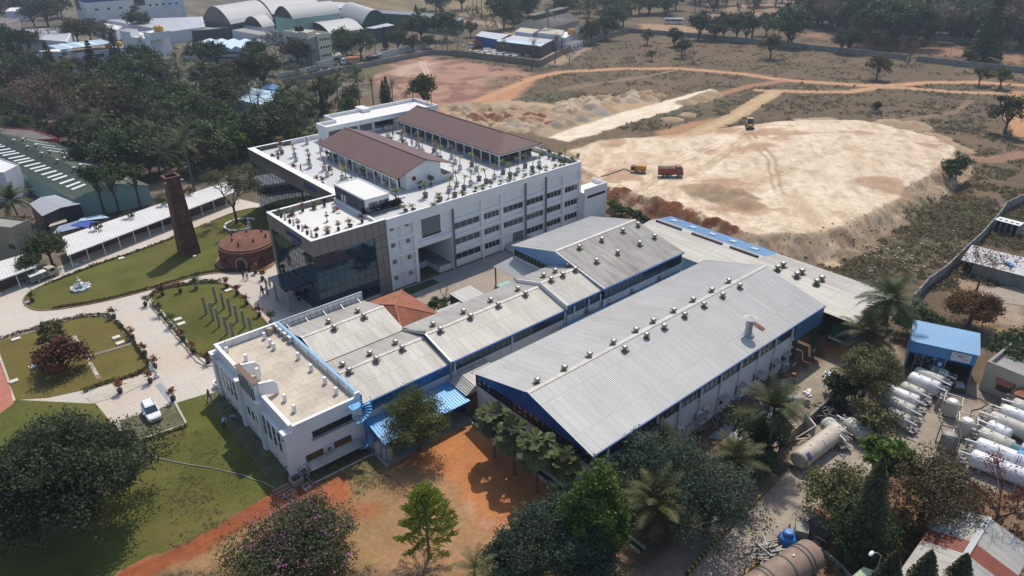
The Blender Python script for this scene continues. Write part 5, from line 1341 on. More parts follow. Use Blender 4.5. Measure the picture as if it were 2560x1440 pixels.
ac(62.2,37.82,-.30,0,'white air conditioner low on the large shed wall behind the dark round tree',1.15);ac(61.4,37.82,1.75,0,'left of two air conditioners on a high ledge of the large shed');ac(62.7,37.82,1.75,0,'right of two air conditioners on a high ledge of the large shed')
ac(57.9,37.82,1.3,0,'air conditioner on the long grey shade of the large shed wall')
mb=MB();mb.box(60.7,63.4,37.5,38.19,1.65,1.75);mb.build('ac_ledge',M_CONCG,A);mb=MB();mb.box(61.4,63.0,37.5,38.19,-.4,-.3);mb.build('ac_ledge',M_CONCG,A)
mb=MB();mb.box(56.6,60.2,37.4,38.19,1.2,1.3);mb.build('sunshade',M_CONCG,A);mb=MB();mb.box(48.5,51,37.4,38.19,1.2,1.3);mb.build('sunshade',M_CONCG,A)
for y in (50.6,47.2): ac(42.78,y,.35,-math.pi/2,'air conditioner at the foot of the blue gable, behind the %s fan palm'%('first' if y>50 else 'second'),1.1)
# --- row of lower sheds behind
B1=gable_shed('low shed with cream ribbed roof nearest the white annexe, street side',29.6,42.0,62.2,72.9,6.0,6.0,7.5,67.7,(M_RF_G,M_RF_G))
B2=gable_shed('low shed with cream ribbed roof beside the white signboard',29.9,42.4,73.1,84.2,6.0,6.0,7.5,78.4,(M_RF_G,M_RF_G))
C_=gable_shed('middle shed with cream ribbed roof and a row of windows under its eave',42.2,62.5,61.8,73.2,6.45,6.45,8.0,67.4,(M_RF_G,M_RF_G))
D_=gable_shed('short raised shed with cream ribbed roof between middle and tall sheds',62.3,69.7,61.6,72.7,7.1,7.1,8.6,67.2,(M_RF_G,M_RF_G))
E_=gable_shed('tall broad shed with dirty grey roof and pale blue gable',69.4,88.3,61.2,82.0,7.45,7.45,9.9,71.7,(M_RF_D,M_RF_W))
for t,x0,x1,ya,yb,ze in ((B1,29.6,42.2,62.4,72.9,6.0),(B2,29.6,42.3,73.1,84.0,6.0),(C_,42.3,62.4,62.0,73.0,6.45),(D_,62.5,69.6,61.8,72.5,7.1)):
    mb=MB();mb.box(x0,x1,yb-.2,yb,0,ze-.1);mb.box(x1-.2,x1,ya+.2,yb-.2,0,ze-.1);mb.box(x0,x0+.2,ya+.2,yb-.2,0,ze-.1);mb.build('wall',M_WALLG,t)
mb=MB();mb.box(29.6,42.2,62.4,62.6,0,4.35);mb.build('front_wall',M_WALLG,B1);clerestory(B1,29.7,42.1,62.5,4.42,5.5,1.05,gl=M_GLB,fr=M_BLUEP);gutter(B1,29.6,42,62.15,6.0)
mb=MB();mb.box(42.3,62.4,62.0,62.2,0,4.75);mb.build('front_wall',M_WALLG,C_);clerestory(C_,42.4,62.3,62.1,4.85,5.9,.95);gutter(C_,42.2,62.5,61.75,6.45);mb=MB();mb.box(42.3,62.4,61.98,62.1,5.98,6.3);mb.build('eave_board',M_BLUEP,C_)
mb=MB();mb.box(62.5,69.6,61.8,62.0,0,5.25);mb.build('front_wall',M_WALLG,D_);clerestory(D_,62.6,69.5,61.9,5.35,6.55,.95);gutter(D_,62.3,69.7,61.55,7.1);mb=MB();mb.box(62.5,69.6,61.78,61.9,6.62,6.95);mb.build('eave_board',M_BLUEP,D_)
for t,xs,y,z in ((C_,(42.6,52.2,62.1),61.93,4.9),(D_,(63.8,66.8,69.3),61.73,5.3)):
    for x in xs: mb=MB();mb.box(x-.1,x+.1,y-.07,y+.06,0,z+1.1);mb.build('downpipe',M_WALLG,t)
mb=MB();mb.box(69.6,88.2,61.4,61.6,0,5.4);mb.build('front_wall',M_WALLG,E_);clerestory(E_,69.8,88.1,61.5,5.45,6.85,.95);gutter(E_,69.4,88.3,61.15,7.45);mb=MB();mb.box(69.6,88.2,61.38,61.5,6.92,7.3);mb.build('eave_board',M_BLUEP,E_)
mb=MB();mb.box(69.6,88.2,81.6,81.8,0,7.3);mb.box(88.0,88.2,61.6,81.6,0,7.3);mb.build('wall',M_WALLG,E_)
mb=MB();mb.extr([(69.5,61.4,6.9),(69.5,81.8,6.9),(69.5,81.8,7.3),(69.5,71.7,9.7),(69.5,61.4,7.3)],(.12,0,0));mb.build('gable_cladding',M_CLADL,E_)
mb=MB();mb.box(69.6,69.75,72.7,81.6,0,5.6);mb.build('gable_wall',M_WALLG,E_)
mb=MB()
for k in range(11): y=73+8.6*k/10;mb.box(69.56,69.66,y-.045,y+.045,5.6,6.9)
mb.box(69.56,69.66,72.8,81.6,6.2,6.27);w_=mb.build('window_band',M_DARK,E_)
mb=MB();mb.box(69.68,69.72,72.8,81.6,5.61,6.89);mb.build('pane',M_GLS,w_)
mb=MB();mb.extr([(69.33,82.05,7.5),(69.33,71.7,9.95),(69.33,71.7,9.78),(69.33,82.05,7.32)],(.12,0,0));mb.extr([(69.33,61.1,7.5),(69.33,71.7,9.95),(69.33,71.7,9.78),(69.33,61.1,7.32)],(.12,0,0));mb.build('barge_board',M_WHITE,E_)
# flashings where the roofs step
mb=MB()
for (y0,z0),(y1,z1) in (((61.8,6.05),(67.45,8.02)),((67.45,8.02),(73.2,6.05))):
    mb.extr([(41.95,y0,z0-.1),(41.95,y1,z1-.1),(41.95,y1,z1+.12),(41.95,y0,z0+.48)],(.24,0,0))
mb.build('step_flashing',M_CAPG,C_)
mb=MB()
for (y0,z0),(y1,z1) in (((61.6,6.6),(67.2,8.1)),((67.2,8.1),(72.7,6.6))):
    mb.extr([(62.15,y0,z0-.2),(62.15,y1,z1-.2),(62.15,y1,z1+.56),(62.15,y0,z0+.56)],(.16,0,0))
mb.build('step_flashing',M_WHITE2,D_)
mb=MB();mb.box(29.5,42.3,72.86,73.14,5.75,5.9);mb.build('valley_gutter',M_DARK,B2)
mb=MB();mb.box(42.2,62.4,73.1,73.35,6.2,6.36);mb.build('gutter',M_DARK,C_);mb=MB();mb.box(69.4,88.3,82.0,82.2,7.25,7.42);mb.build('gutter',M_DARK,E_)
vents(((857,917),(925,889),(989,861.5)),72.9,6.0,-1.5/5.2,'left of the ridge of the cream roof nearest the annexe')
vents(((873,932),(941,903.5),(1006,875)),62.2,6.0,1.5/5.5,'right of the ridge of the cream roof nearest the annexe')
vents(((1083,816),(1159,784),(1227,755.5),(1295,727)),73.2,6.45,-1.55/5.8,'left of the ridge of the middle shed roof')
vents(((1101,829.5),(1176,796),(1245.5,767),(1313.5,739)),61.8,6.45,1.55/5.6,'right of the ridge of the middle shed roof')
vents(((1359,693.5),(1388,682),(1420,668.5)),72.7,7.1,-1.5/5.5,'left of the ridge of the short raised shed')
vents(((1377.5,703),(1407,691),(1438,678)),61.6,7.1,1.5/5.6,'right of the ridge of the short raised shed')
vents(((1448,622.5),(1504,603.5),(1557,581),(1595,566)),61.2,7.45,2.45/10.5,'in the upper row on the tall dirty grey roof')
vents(((1491,657),(1544,635.5),(1599,613),(1636,596)),61.2,7.45,2.45/10.5,'in the lower row on the tall dirty grey roof')
vents(((895,782),(822,809)),84.2,6.0,-1.5/5.8,'left of the ridge of the roof beside the signboard')
vents(((910,795),(836,824)),73.1,6.0,1.5/5.3,'right of the ridge of the roof beside the signboard')
# blue lean-to roof in the gap between the sheds
L_=thing('lean_to','narrow blue sheet roof in the gap between the large silvery shed and its neighbours','lean-to',(61,58.4,0))
mb=MB();mb.sheet((88,58.5,3.7),(60.6,58.5,3.7),(60.6,61.4,4.3),(88,61.4,4.3));mb.build('roof',M_RF_B,L_)
mb=MB();mb.box(60.7,60.9,58.5,61.4,0,3.7);mb.build('end_wall',M_CLAD,L_)
vents(((1467,781),(1518,757),(1577,731),(1645,699)),58.5,3.7,.6/2.9,'on the narrow blue roof between the sheds')
al=thing('lean_to','small grey sheet roof with a white hip wedged between the blue gable and middle shed','lean-to',(43,56.5,0))
mb=MB();mb.sheet((43.0,58.35,4.1),(41.6,58.35,3.3),(41.6,61.9,3.6),(43.0,61.9,4.5));mb.sheet((47.5,58.4,4.15),(43.0,58.4,4.15),(43.0,61.9,4.55),(47.5,61.9,4.55));mb.build('roof',M_RF_G,al)
mb=MB();mb.box(41.7,41.8,58.4,61.9,0,3.2);mb.build('wall',M_INNER,al)
# blue lean-to before the low shed, on posts, with tanks under it
L2=thing('lean_to','bright blue ribbed lean-to roof on posts in front of the low cream shed','lean-to',(29.6,57.6,0))
mb=MB();mb.sheet((41.7,57.7,2.95),(29.3,57.7,2.95),(29.6,62.35,3.5),(41.7,62.35,3.5),pitch=.36,depth=.06);mb.build('roof',M_RF_B2,L2)
for x in (29.6,33.6,37.6,41.3): mb=MB();mb.box(x-.05,x+.05,57.85,57.95,0,2.85);mb.build('post',M_BLUEP,L2)
mb=MB();mb.box(29.4,41.7,57.7,57.75,2.72,2.9);mb.build('gutter',M_BLUEP,L2)
sheet_struct('pavement',[(29.1,57.4),(41.8,57.4),(41.8,62.3),(29.1,62.3)],.12,M_CONCG,.2)
for i,(x,y) in enumerate(((29.9,61.5),(29.9,60.0),(30.1,58.5))):
    t=thing('water_tank','cream cylindrical water tank under the blue lean-to, %s'%('closest to the spiral stair','middle of three','outermost by the corner post')[i],'tank',(x,y,.12),group='cream water tanks')
    mb=MB();mb.lathe([(.62,0),(.64,.1),(.62,1.3),(.55,1.5),(.25,1.62)],(0,0,0),18);mb.build('body',mat('cream_plastic',(.42,.39,.35),.5,.05,2),t,smooth=True,local=True)
    mb=MB();mb.lathe([(.24,1.6),(.25,1.7),(.2,1.72)],(0,0,0),12);mb.build('lid',mat('cream_lid',(.36,.34,.3),.5),t,local=True)
for i,(x,y) in enumerate(((39.2,62.2),(40.6,62.2))):
    t=thing('electric_cabinet','narrow white cabinet on the wall under the blue lean-to, %s'%('left one','right one')[i],'cabinet',(x,y,.9));mb=MB();mb.box(-.22,.22,-.15,.15,0,1.1);mb.build('case',M_ACW,t,local=True);mb=MB();mb.box(-.05,.05,-.17,-.151,.5,.6);mb.build('lock',M_DARK,t,local=True)
# --- long shed across the back, part blue
Fs=thing('factory_shed','long low shed across the back with cream roof turning blue behind the tall shed','shed',(92,34,0))
mb=MB();mb.sheet((91.6,76.5,4.6),(91.6,33.9,4.6),(98.4,33.9,5.5),(98.4,76.5,5.5));mb.build('roof',M_RF_G,Fs)
mb=MB();mb.sheet((104.8,33.9,4.5),(104.8,53.9,4.5),(98.4,53.9,5.5),(98.4,33.9,5.5));mb.build('roof',M_RF_G,Fs)
mb=MB();mb.sheet((101.0,53.9,5.09),(101.0,76.5,5.09),(98.4,76.5,5.5),(98.4,53.9,5.5));mb.build('roof',M_RF_W,Fs)
mb=MB();mb.sheet((105.0,53.9,4.5),(105.0,76.5,4.5),(101.0,76.5,5.12),(101.0,53.9,5.12));mb.build('blue_roof',M_RF_B,Fs)
for k in range(5):
    y=56.5+4.3*k;mb=MB();mb.extr([(103.4,y,4.87),(103.4,y+1.2,4.87),(102.3,y+1.2,5.04),(102.3,y,5.04)],(0,0,.02));mb.build('skylight',mat('skylight',(.36,.45,.5),.4,.05),Fs)
for a,b in ((69.8,75.5),(61.2,67.5),(54.2,59.6)):
    mb=MB();mb.box(98.9,99.35,a,b,5.45,5.75);mb.build('ridge_vent',M_BLUEP if False else M_DARK,Fs)
mb=MB();mb.extr([(92,34.2,4.5),(98.4,34.2,5.4),(104.5,34.2,4.4),(104.5,34.2,0),(102.5,34.2,0),(102.5,34.2,3.3),(92,34.2,3.6)],(0,.15,0));mb.build('gable_wall',M_GREEN,Fs)
mb=MB();mb.box(92.2,92.4,58.5,76.3,0,4.5);mb.box(104.2,104.4,34.4,76.3,0,4.4);mb.box(92.4,104.2,76.1,76.3,0,4.4);mb.build('wall',M_CLADL,Fs)
for y in (34.6,39.5,44.5,49.5,54.5):
    mb=MB();mb.box(92.1,92.35,y-.12,y+.12,0,4.5);mb.build('post',M_BLUEP,Fs)
def vents2(pts,x0,z0,k,lab):
    for i,(x,y) in enumerate(pts):
        d=(x-1280)/F_PX*RT-(y-720)/F_PX*UP+FWD;t_=(z0-CAM_H-k*x0)/(d[2]-k*d[0])
        plant(VENT,float(d[0]*t_),float(d[1]*t_),'steel turbine ventilator, %s %s'%(ORD[i],lab),'turbine ventilators on the shed roofs',z=float(CAM_H+d[2]*t_)+.05,cat='ventilator',rz=i)
vents2(((1943.7,676),(1991.6,693),(2041,711.5)),91.6,4.6,.9/6.8,'on the near slope of the long back shed')
vents2(((1957,668),(2004,685),(2053.5,702.5)),104.8,4.5,-1.0/6.4,'on the far slope of the long back shed')
g=thing('generator','dark green generator cabinet under the end of the long back shed','generator',(95.6,36.5,0));mb=MB();mb.box(-2.4,2.4,-1.1,1.1,.3,2.7);mb.build('cabinet',mat('gen_green',(.012,.10,.05),.45,.1),g,local=True)
for k in range(3): mb=MB();mb.box(-2.2+k*1.5,-1.0+k*1.5,-1.14,-1.101,.6,2.3);mb.build('louver',M_DARK,g,local=True)
mb=MB();mb.box(-2.6,2.6,-1.3,1.3,0,.3);mb.build('plinth',M_WHITE2,g,local=True)
# --- canopies in the yard, tile-roofed house, signboard
cn=thing('yard_canopy','white sheet canopy on dark posts at the pale blue gable','canopy',(66.6,76.6,0))
mb=MB();mb.sheet((66.4,76.8,4.0),(66.4,83.4,4.0),(69.45,82.0,5.3),(69.45,75.4,5.3));mb.build('roof',M_RF_W,cn)
for y in (77.2,83.0): mb=MB();mb.box(66.5,66.68,y-.09,y+.09,0,3.95);mb.build('post',M_DARK,cn)
mb=MB();mb.box(66.4,69.3,77.0,83.2,0,.55);mb.build('plinth',M_CONCG,cn)
mb=MB();mb.box(66.6,69.2,77.3,83.0,.551,.6);mb.build('floor',mat('sea_green',(.22,.40,.38),.5,.1),cn)
wc=thing('yard_canopy','white corrugated flat canopy beside the bare shrub in the yard','canopy',(56.2,78.2,0))
mb=MB();mb.sheet((60.4,78.2,2.95),(56.2,78.2,2.95),(56.2,82.0,3.1),(60.4,82.0,3.1));mb.build('roof',M_RF_W,wc)
for x in (56.4,60.2):
    for y in (78.4,81.8): mb=MB();mb.box(x-.08,x+.08,y-.08,y+.08,0,2.9);mb.build('post',M_DARK,wc)
mb=MB();mb.box(56.3,60.3,81.85,81.95,0,2.9);mb.box(56.3,56.4,78.5,81.84,0,2.9);mb.build('wall',M_DARK,wc)
wc=thing('yard_canopy','narrow white corrugated canopy along the back of the middle shed','canopy',(51.7,73.6,0))
mb=MB();mb.sheet((57.2,75.4,3.0),(50.2,75.4,3.0),(50.2,79.3,2.75),(57.2,79.3,2.75));mb.build('roof',M_RF_W,wc)
for x in (50.4,57.0): mb=MB();mb.box(x-.08,x+.08,79.0,79.16,0,2.7);mb.build('post',M_DARK,wc)
mb=MB();mb.box(50.3,57.1,75.2,75.35,0,2.9);mb.build('wall',M_WALLG,wc)
ht=thing('tiled_house','square house with a red clay tile pyramid roof behind the cream sheds','house',(43.6,75.6,0))
c4=[(43.3,75.4,4.3),(50.1,75.4,4.3),(50.1,86.1,4.3),(43.3,86.1,4.3)];ap=(45.6,80.6,5.55)
mb=MB()
for i in range(4):
    a,b=Vector(c4[i]),Vector(c4[(i+1)%4]);p_=Vector(ap);n=26
    nrm=(b-a).cross(p_-a).normalized();nrm=nrm if nrm.z>0 else -nrm
    for k in range(n):                                   # overlapping courses of tiles
        u0,u1=k/n,(k+1)/n;l0,r0=a.lerp(p_,u0),b.lerp(p_,u0);l1,r1=a.lerp(p_,u1),b.lerp(p_,u1)
        mb.add([l0+nrm*.07,r0+nrm*.07,r1+nrm*.0,l1+nrm*.0,l0,r0],[(0,1,2,3),(4,5,1,0)])
mb.build('roof',M_TILE,ht)
mb=MB()
for c in c4: mb.bar((c[0],c[1],c[2]+.08),(ap[0],ap[1],ap[2]+.05),.28,.12)
mb.build('hip_cap',M_TILE,ht);mb=MB();mb.box(43.7,49.7,75.8,85.7,0,4.15);mb.build('wall',M_WALLG,ht)
sb=thing('signboard','long white signboard seen from behind, its steel frame showing, above the cream roof','signboard',(29.6,84.6,5.4))
mb=MB();mb.box(29.5,42.6,84.75,84.85,5.55,7.25);mb.build('board',M_WHITE,sb)
for z in (5.75,6.45,7.1): mb=MB();mb.box(29.6,42.5,84.69,84.749,z-.025,z+.025);mb.build('rail',mat('frame_rust',(.2,.17,.15),.7),sb)
for k in range(15): x=29.8+12.6*k/14;mb=MB();mb.box(x-.025,x+.025,84.64,84.689,5.6,7.2);mb.build('stile',M_STEEL,sb)
for k in range(5): x=30.6+11*k/4;mb=MB();mb.bar((x,84.6,6.6),(x,83.2,6.15),.06);mb.build('brace',M_STEEL,sb)
mb=MB();mb.box(29.5,42.6,84.3,84.62,5.3,5.55);mb.build('base_beam',M_CLAD,sb)
# ------------------------------------------------------------------ white annexe with the pillared front
an=thing('annexe','white two-storey annexe with flat cream roof and pillared front facing the lawn','building',(21,62.3,0))
ZR,ZP=6.6,7.5
mb=MB();mb.box(20.7,21.0,62.3,84.2,0,ZP-.02);mb.box(21.0,29.2,83.95,84.2,0,ZP);mb.build('wall',M_WHITE,an)
mb=MB();mb.box(21.0,28.8,62.3,62.55,0,ZP-.35);mb.box(28.8,29.4,62.3,62.55,0,ZP+.25);mb.build('end_wall',M_WHITE,an)
mb=MB();mb.box(29.1,29.35,62.56,83.94,0,ZP);mb.build('rear_wall',M_WHITE,an)
for k in range(8): y=64.5+k*2.6;mb=MB();mb.box(28.92,29.099,y-.12,y+.12,ZR,ZP-.05);mb.build('parapet_pier',M_WHITE2,an)
for k in range(3): x=23+k*2.4;mb=MB();mb.box(x-.12,x+.12,83.8,83.949,ZR,ZP-.05);mb.build('parapet_pier',M_WHITE2,an)
mb=MB();mb.box(21.0,29.1,62.56,83.94,ZR-.2,ZR);mb.build('roof',mat('cream_roof',(.50,.435,.34),.8,.09,.3,.08,5,stain=(.18,.16,.13),samt=.55,sscale=.28,brick=(1.5,1.1,(.8,.8,.78),.95)),an)
mb=MB();mb.box(29.08,29.45,62.5,84.3,ZP,ZP+.1);mb.build('coping',M_BLUEL,an)
mb=MB();mb.box(20.62,21.06,62.2,69.4,ZP,ZP+.08);mb.build('coping',M_WHITE,an);mb=MB();mb.box(20.62,21.06,75.7,84.3,ZP,ZP+.08);mb.build('coping',M_WHITE,an)
for bx in ((21.07,28.8,62.24,62.6,ZP-.35,ZP-.27),(21.07,29.07,83.9,84.26,ZP,ZP+.08)): mb=MB();mb.box(*bx);mb.build('coping',M_WHITE,an)
for y0,y1 in ((63.2,69.2),(75.9,83.4)):
    mb=MB();mb.box(20.2,20.69,y0,y1,0,5.69);mb.build('front_wall',M_WHITE,an);mb=MB();mb.box(20.05,20.69,y0,y1,5.7,5.82);mb.build('cornice',M_WHITE,an)
for y in (62.6,83.9):
    mb=MB();mb.box(19.9,20.7,y-.45,y+.45,0,6.5);mb.box(19.8,20.85,y-.55,y+.55,6.5,6.7);mb.build('corner_pier',M_WHITE,an)
    mb=MB();mb.lathe([(.16,-.03),(.16,.03)],(19.88,y,5.7),14,ax='x');mb.build('roundel',M_DARK,an)
for y in (69.55,75.55):
    mb=MB();mb.box(19.8,20.699,y-.4,y+.4,0,6.9);mb.build('portal_pier',M_WHITE,an)
mb=MB();mb.box(20.2,20.65,69.96,75.14,0,9.0);mb.build('sign_wall',M_WHITE,an)
for k in range(7): y=70.5+k*.68;mb=MB();mb.box(20.14,20.199,y-.12,y+.12,6.3,8.6-.05*abs(k-3)**2);mb.build('slot_window',M_DARK,an)
mb=MB();mb.box(20.08,20.75,69.8,75.3,9.0,9.1);mb.build('sign_coping',mat('tile_edge',(.16,.09,.07),.8,.2,3),an)
for y in (69.8,75.0):
    mb=MB();mb.extr([(20.66,y,ZP),(22.9,y,ZR),(22.9,y,8.0),(22.5,y,8.6),(20.66,y,9.0)],(0,.3,0));mb.build('sign_return',M_WHITE,an)
def ann_win(y,z):
    f=MB();f.box(20.16,20.199,y-.26,y+.26,z-.58,z+.58);w_=f.build('window',M_FRAMED,an);g=MB();g.box(20.14,20.159,y-.2,y+.2,z-.52,z+.52);g.build('pane',M_GLD,w_)
for k in range(6):
    if k*1.36+63.35<69: ann_win(63.35+1.36*k,4.68)
    if k<5: ann_win(63.4+1.37*k,3.28)
for k in range(5): ann_win(76.45+1.36*k,4.6);ann_win(76.5+1.36*k,3.15)
for k in range(3): ann_win(71.2+1.3*k,3.2)
f=MB();f.box(23.1,28.1,62.26,62.299,4.5,5.35);w_=f.build('strip_window',M_FRAMED,an);g=MB();g.box(23.2,28.0,62.24,62.259,4.58,5.27);g.build('pane',M_GLD,w_)
mb=MB();mb.box(22.9,28.2,61.95,62.299,4.35,4.45);mb.build('window_sill',M_CONCG,an)
for a,b in ((21.9,24.0),(25.4,27.6)):
    f=MB();f.box(a,b,62.25,62.299,1.5,2.55);w_=f.build('window',M_FRAMED,an);g=MB();g.box(a+.06,(a+b)/2-.03,62.23,62.249,1.56,2.49);g.box((a+b)/2+.03,b-.06,62.23,62.249,1.56,2.49);g.build('pane',mat('amber_glass',(.12,.065,.02),.2,.3,.8),w_)
mb=MB();mb.sheet((28.3,60.9,1.35),(21.8,60.9,1.35),(21.8,62.2,1.7),(28.3,62.2,1.7));mb.build('awning',M_RF_G,an)
for k in range(6): x=22+k*1.2;mb=MB();mb.bar((x,60.95,1.3),(x,62.2,.5),.05);mb.build('awning_bracket',M_WHITE2,an)
mb=MB();mb.tube([(23.4,62.2,5.9),(28.6,62.2,6.1)],.07,6);mb.build('pipe',M_WHITE,an)
for i,(x,z) in enumerate(((24.7,1.9),(21.3,.75),(21.4,-.05))): ac(x,62.05,z,0,('air conditioner between the amber windows of the annexe end wall','upper one of two air conditioners stacked at the annexe corner','lower one of two air conditioners stacked at the annexe corner')[i],1.0)
for i,(x,y) in enumerate(((995,372),(1050,420),(1112,475),(1180,530))):
    p=P(520+x/5.759,760+y/5.759,ZR+.25);ac(p[0],p[1],ZR+.15,math.pi/2*-1,'air conditioner on the annexe roof, %s of four by the blue coping'%ORD[i],1.0)
for z_,pts in ((5.759,((820,502),(903,597),(955,652),(550,818),(1305,792),(1490,962),(1690,1148),(1850,1298),(910,1192),(1110,1398),(735,1090))),(4.966,((1075,393),))):
    for x,y in pts:
        p=P(520+x/z_,(760 if z_>5 else 950)+y/z_,ZR);mb=MB();hh=.95 if (x,y) != (735,1090) else 1.7;mb.box(p[0]-.16,p[0]+.16,p[1]-.22,p[1]+.22,ZR,ZR+hh)
        mb.build('column_stub',M_WHITE,an)
p=P(520+895/5.759,760+430/5.759,ZR);mb=MB();mb.lathe([(.42,0),(.45,.1),(.45,.8),(.35,.95),(.1,1.0)],(0,0,0),14);t=thing('water_tank','small beige round tank in the far corner of the annexe roof','tank',(p[0],p[1],ZR));mb.build('body',mat('beige_tank',(.36,.28,.2),.7,.1,2),t,local=True);mb=MB();mb.lathe([(.47,.3),(.47,.36)],(0,0,0),14);mb.build('hoop',M_CONCG,t,local=True)
p=P(520+275/5.759,760+690/5.759,ZR);t=thing('lightning_rod','thin lightning rod on a white block at the annexe roof corner','rod',(p[0],p[1],ZR));mb=MB();mb.box(-.2,.2,-.2,.2,0,.7);mb.build('block',M_WHITE,t,local=True);mb=MB();mb.tube([(0,0,.7),(0,0,2.6)],.03,5);mb.build('rod',M_STEEL,t,local=True)
# planter box by the drive and foot of the wall
# spiral staircase
SX,SY=29.0,61.2
st=thing('spiral_stair','light blue steel spiral staircase at the annexe corner','staircase',(SX,SY,0))
mb=MB();mb.tube([(SX,SY,0),(SX,SY,8.2)],.11,8);mb.build('centre_pole',M_BLUEP,st)
M_BLST=mat('stair_blue',(.10,.33,.60),.45,.06,1)
for k in range(30):
    a=2.2+k*.36;z=.25+k*.215;r=1.05;mb=MB()
    pts=[(SX+.1*math.cos(a),SY+.1*math.sin(a),z),(SX+r*math.cos(a-.2),SY+r*math.sin(a-.2),z),(SX+r*math.cos(a+.2),SY+r*math.sin(a+.2),z)]
    mb.extr(pts,(0,0,.05));mb.build('tread',M_BLST,st)
mb=MB();mb.tube([(SX+1.08*math.cos(2.2+k*.36),SY+1.08*math.sin(2.2+k*.36),.25+k*.215+.95) for k in range(30)],.03,5)
for k in range(0,30,2): a=2.2+k*.36;mb.tube([(SX+1.06*math.cos(a),SY+1.06*math.sin(a),.25+k*.215),(SX+1.08*math.cos(a),SY+1.08*math.sin(a),1.2+k*.215)],.018,4)
mb.build('handrail',M_BLUEP,st)
mb=MB();mb.box(27.6,29.0,60.9,62.2,6.7,6.76);mb.tube([(27.6,60.9,7.6),(28.9,60.9,7.6)],.03,5);mb.tube([(27.6,60.9,6.76),(27.6,60.9,7.6)],.03,5);mb.build('landing',M_BLST,st)
# drains and low kerbs around the annexe end and the blue gable
mb=MB();edge_strip(mb,[(21.4,61.9),(21.4,60.3),(29.2,60.2),(29.2,57.2)],.16,0,.22,False);edge_strip(mb,[(41.3,57.2),(41.1,39.5)],.18,0,.25,False);edge_strip(mb,[(42.2,58.0),(42.1,38.2),(42.1,30)],.18,0,.25,False);edge_strip(mb,[(41.3,39.5),(41.3,30)],.18,0,.25,False)
struct('kerb',mb,M_KERB)
mb=MB();mb.box(41.42,41.98,30,57.2,.01,.03);struct('drain_channel',mb,M_BLACK)
mb=MB();mb.box(42.2,43.1,38.2,58,.01,.06);struct('pavement',mb,M_CONCG)
for nm,lab,x,y,sx,h in (('concrete_tub','larger square concrete tub at the annexe corner steps',20.1,61.6,.62,.95),('concrete_tub','smaller low concrete tub at the annexe corner steps',20.6,60.2,.42,.45)):
    t=thing(nm,lab,'tub',(x,y,0));mb=MB();mb.box(-sx,sx,-sx,-sx+.12,0,h);mb.box(-sx,sx,sx-.12,sx,0,h);mb.box(-sx,-sx+.12,-sx+.121,sx-.121,0,h);mb.box(sx-.12,sx,-sx+.121,sx-.121,0,h);mb.build('sides',M_CONCG,t,local=True);mb=MB();mb.box(-sx+.121,sx-.121,-sx+.121,sx-.121,0,h*.6);mb.build('soil',mat('red_soil',(.16,.06,.03),.95,.2),t,local=True)
mb=MB()
for k in range(4): mb.box(17.4,19.6,61.6-k*.42,62.0-k*.42,0,.5-k*.12)
tag(mb.build('steps',M_KERBR),'low brick steps from the grass paving down to the red earth','steps')
p=P(549,966);mb=MB();mb.lathe([(.55,0),(.75,.35),(.8,.8),(.65,.82),(.6,.65),(.05,.62)],(0,0,0),20);t=thing('planter','white bowl planter with red soil at the annexe corner by the drive','planter',(p[0],p[1],.05));mb.build('bowl',M_WHITE,t,smooth=True,local=True);mb=MB();mb.lathe([(.58,.66),(.55,.70)],(0,0,0),16);mb.build('soil',MATS['red_soil'],t,local=True)
# ------------------------------------------------------------------ tank yard on the right
zt_=lambda x,y,z=0.0: P(1880+x/3.6,880+y/3.6,z)
zb_=lambda x,y,z=0.0: P(1860+x/3.657,1180+y/3.657,z)
zs_=lambda x,y,z=0.0: P(2260+x/6.26,780+y/6.26,z)
M_TW=mat('tank_white',(.62,.62,.63),.35,.05,.4,.03,5,stain=(.40,.37,.32),samt=.4,sscale=.7)
M_TD=mat('tank_dull',(.46,.44,.38),.6,.10,.5,.06,5,stain=(.20,.18,.14),samt=.7,sscale=.9)
M_TB=mat('tank_beige',(.44,.385,.32),.6,.08,.5,.05,5,stain=(.25,.2,.15),samt=.5,sscale=.9)
M_TBR=mat('tank_brown',(.23,.165,.12),.7,.15,.6,.1,5,stain=(.16,.065,.045),samt=.8,sscale=.9)
M_TEND=mat('tank_end',(.20,.15,.10),.7,.15,1)
M_PIPE=mat('pipe_mix',(.26,.25,.235),.6,.3,3)
M_GTXT=mat('green_lettering',(.01,.22,.10),.6)
M_BTXT=mat('navy_lettering',(.03,.05,.16),.6)
M_TEAL=mat('teal_panel',(.06,.20,.22),.6)
def text_mesh(s,size):
    cu=bpy.data.curves.new('t','FONT');cu.body=s;cu.size=size;cu.extrude=0;cu.align_x='CENTER'
    o=bpy.data.objects.new('t',cu);COL.objects.link(o);bpy.context.view_layer.update()
    me=o.evaluated_get(bpy.context.evaluated_depsgraph_get()).to_mesh()
    vs=[tuple(v.co) for v in me.vertices];fs=[tuple(p.vertices) for p in me.polygons]
    o.to_mesh_clear();bpy.data.objects.remove(o);bpy.data.curves.remove(cu)
    return vs,fs
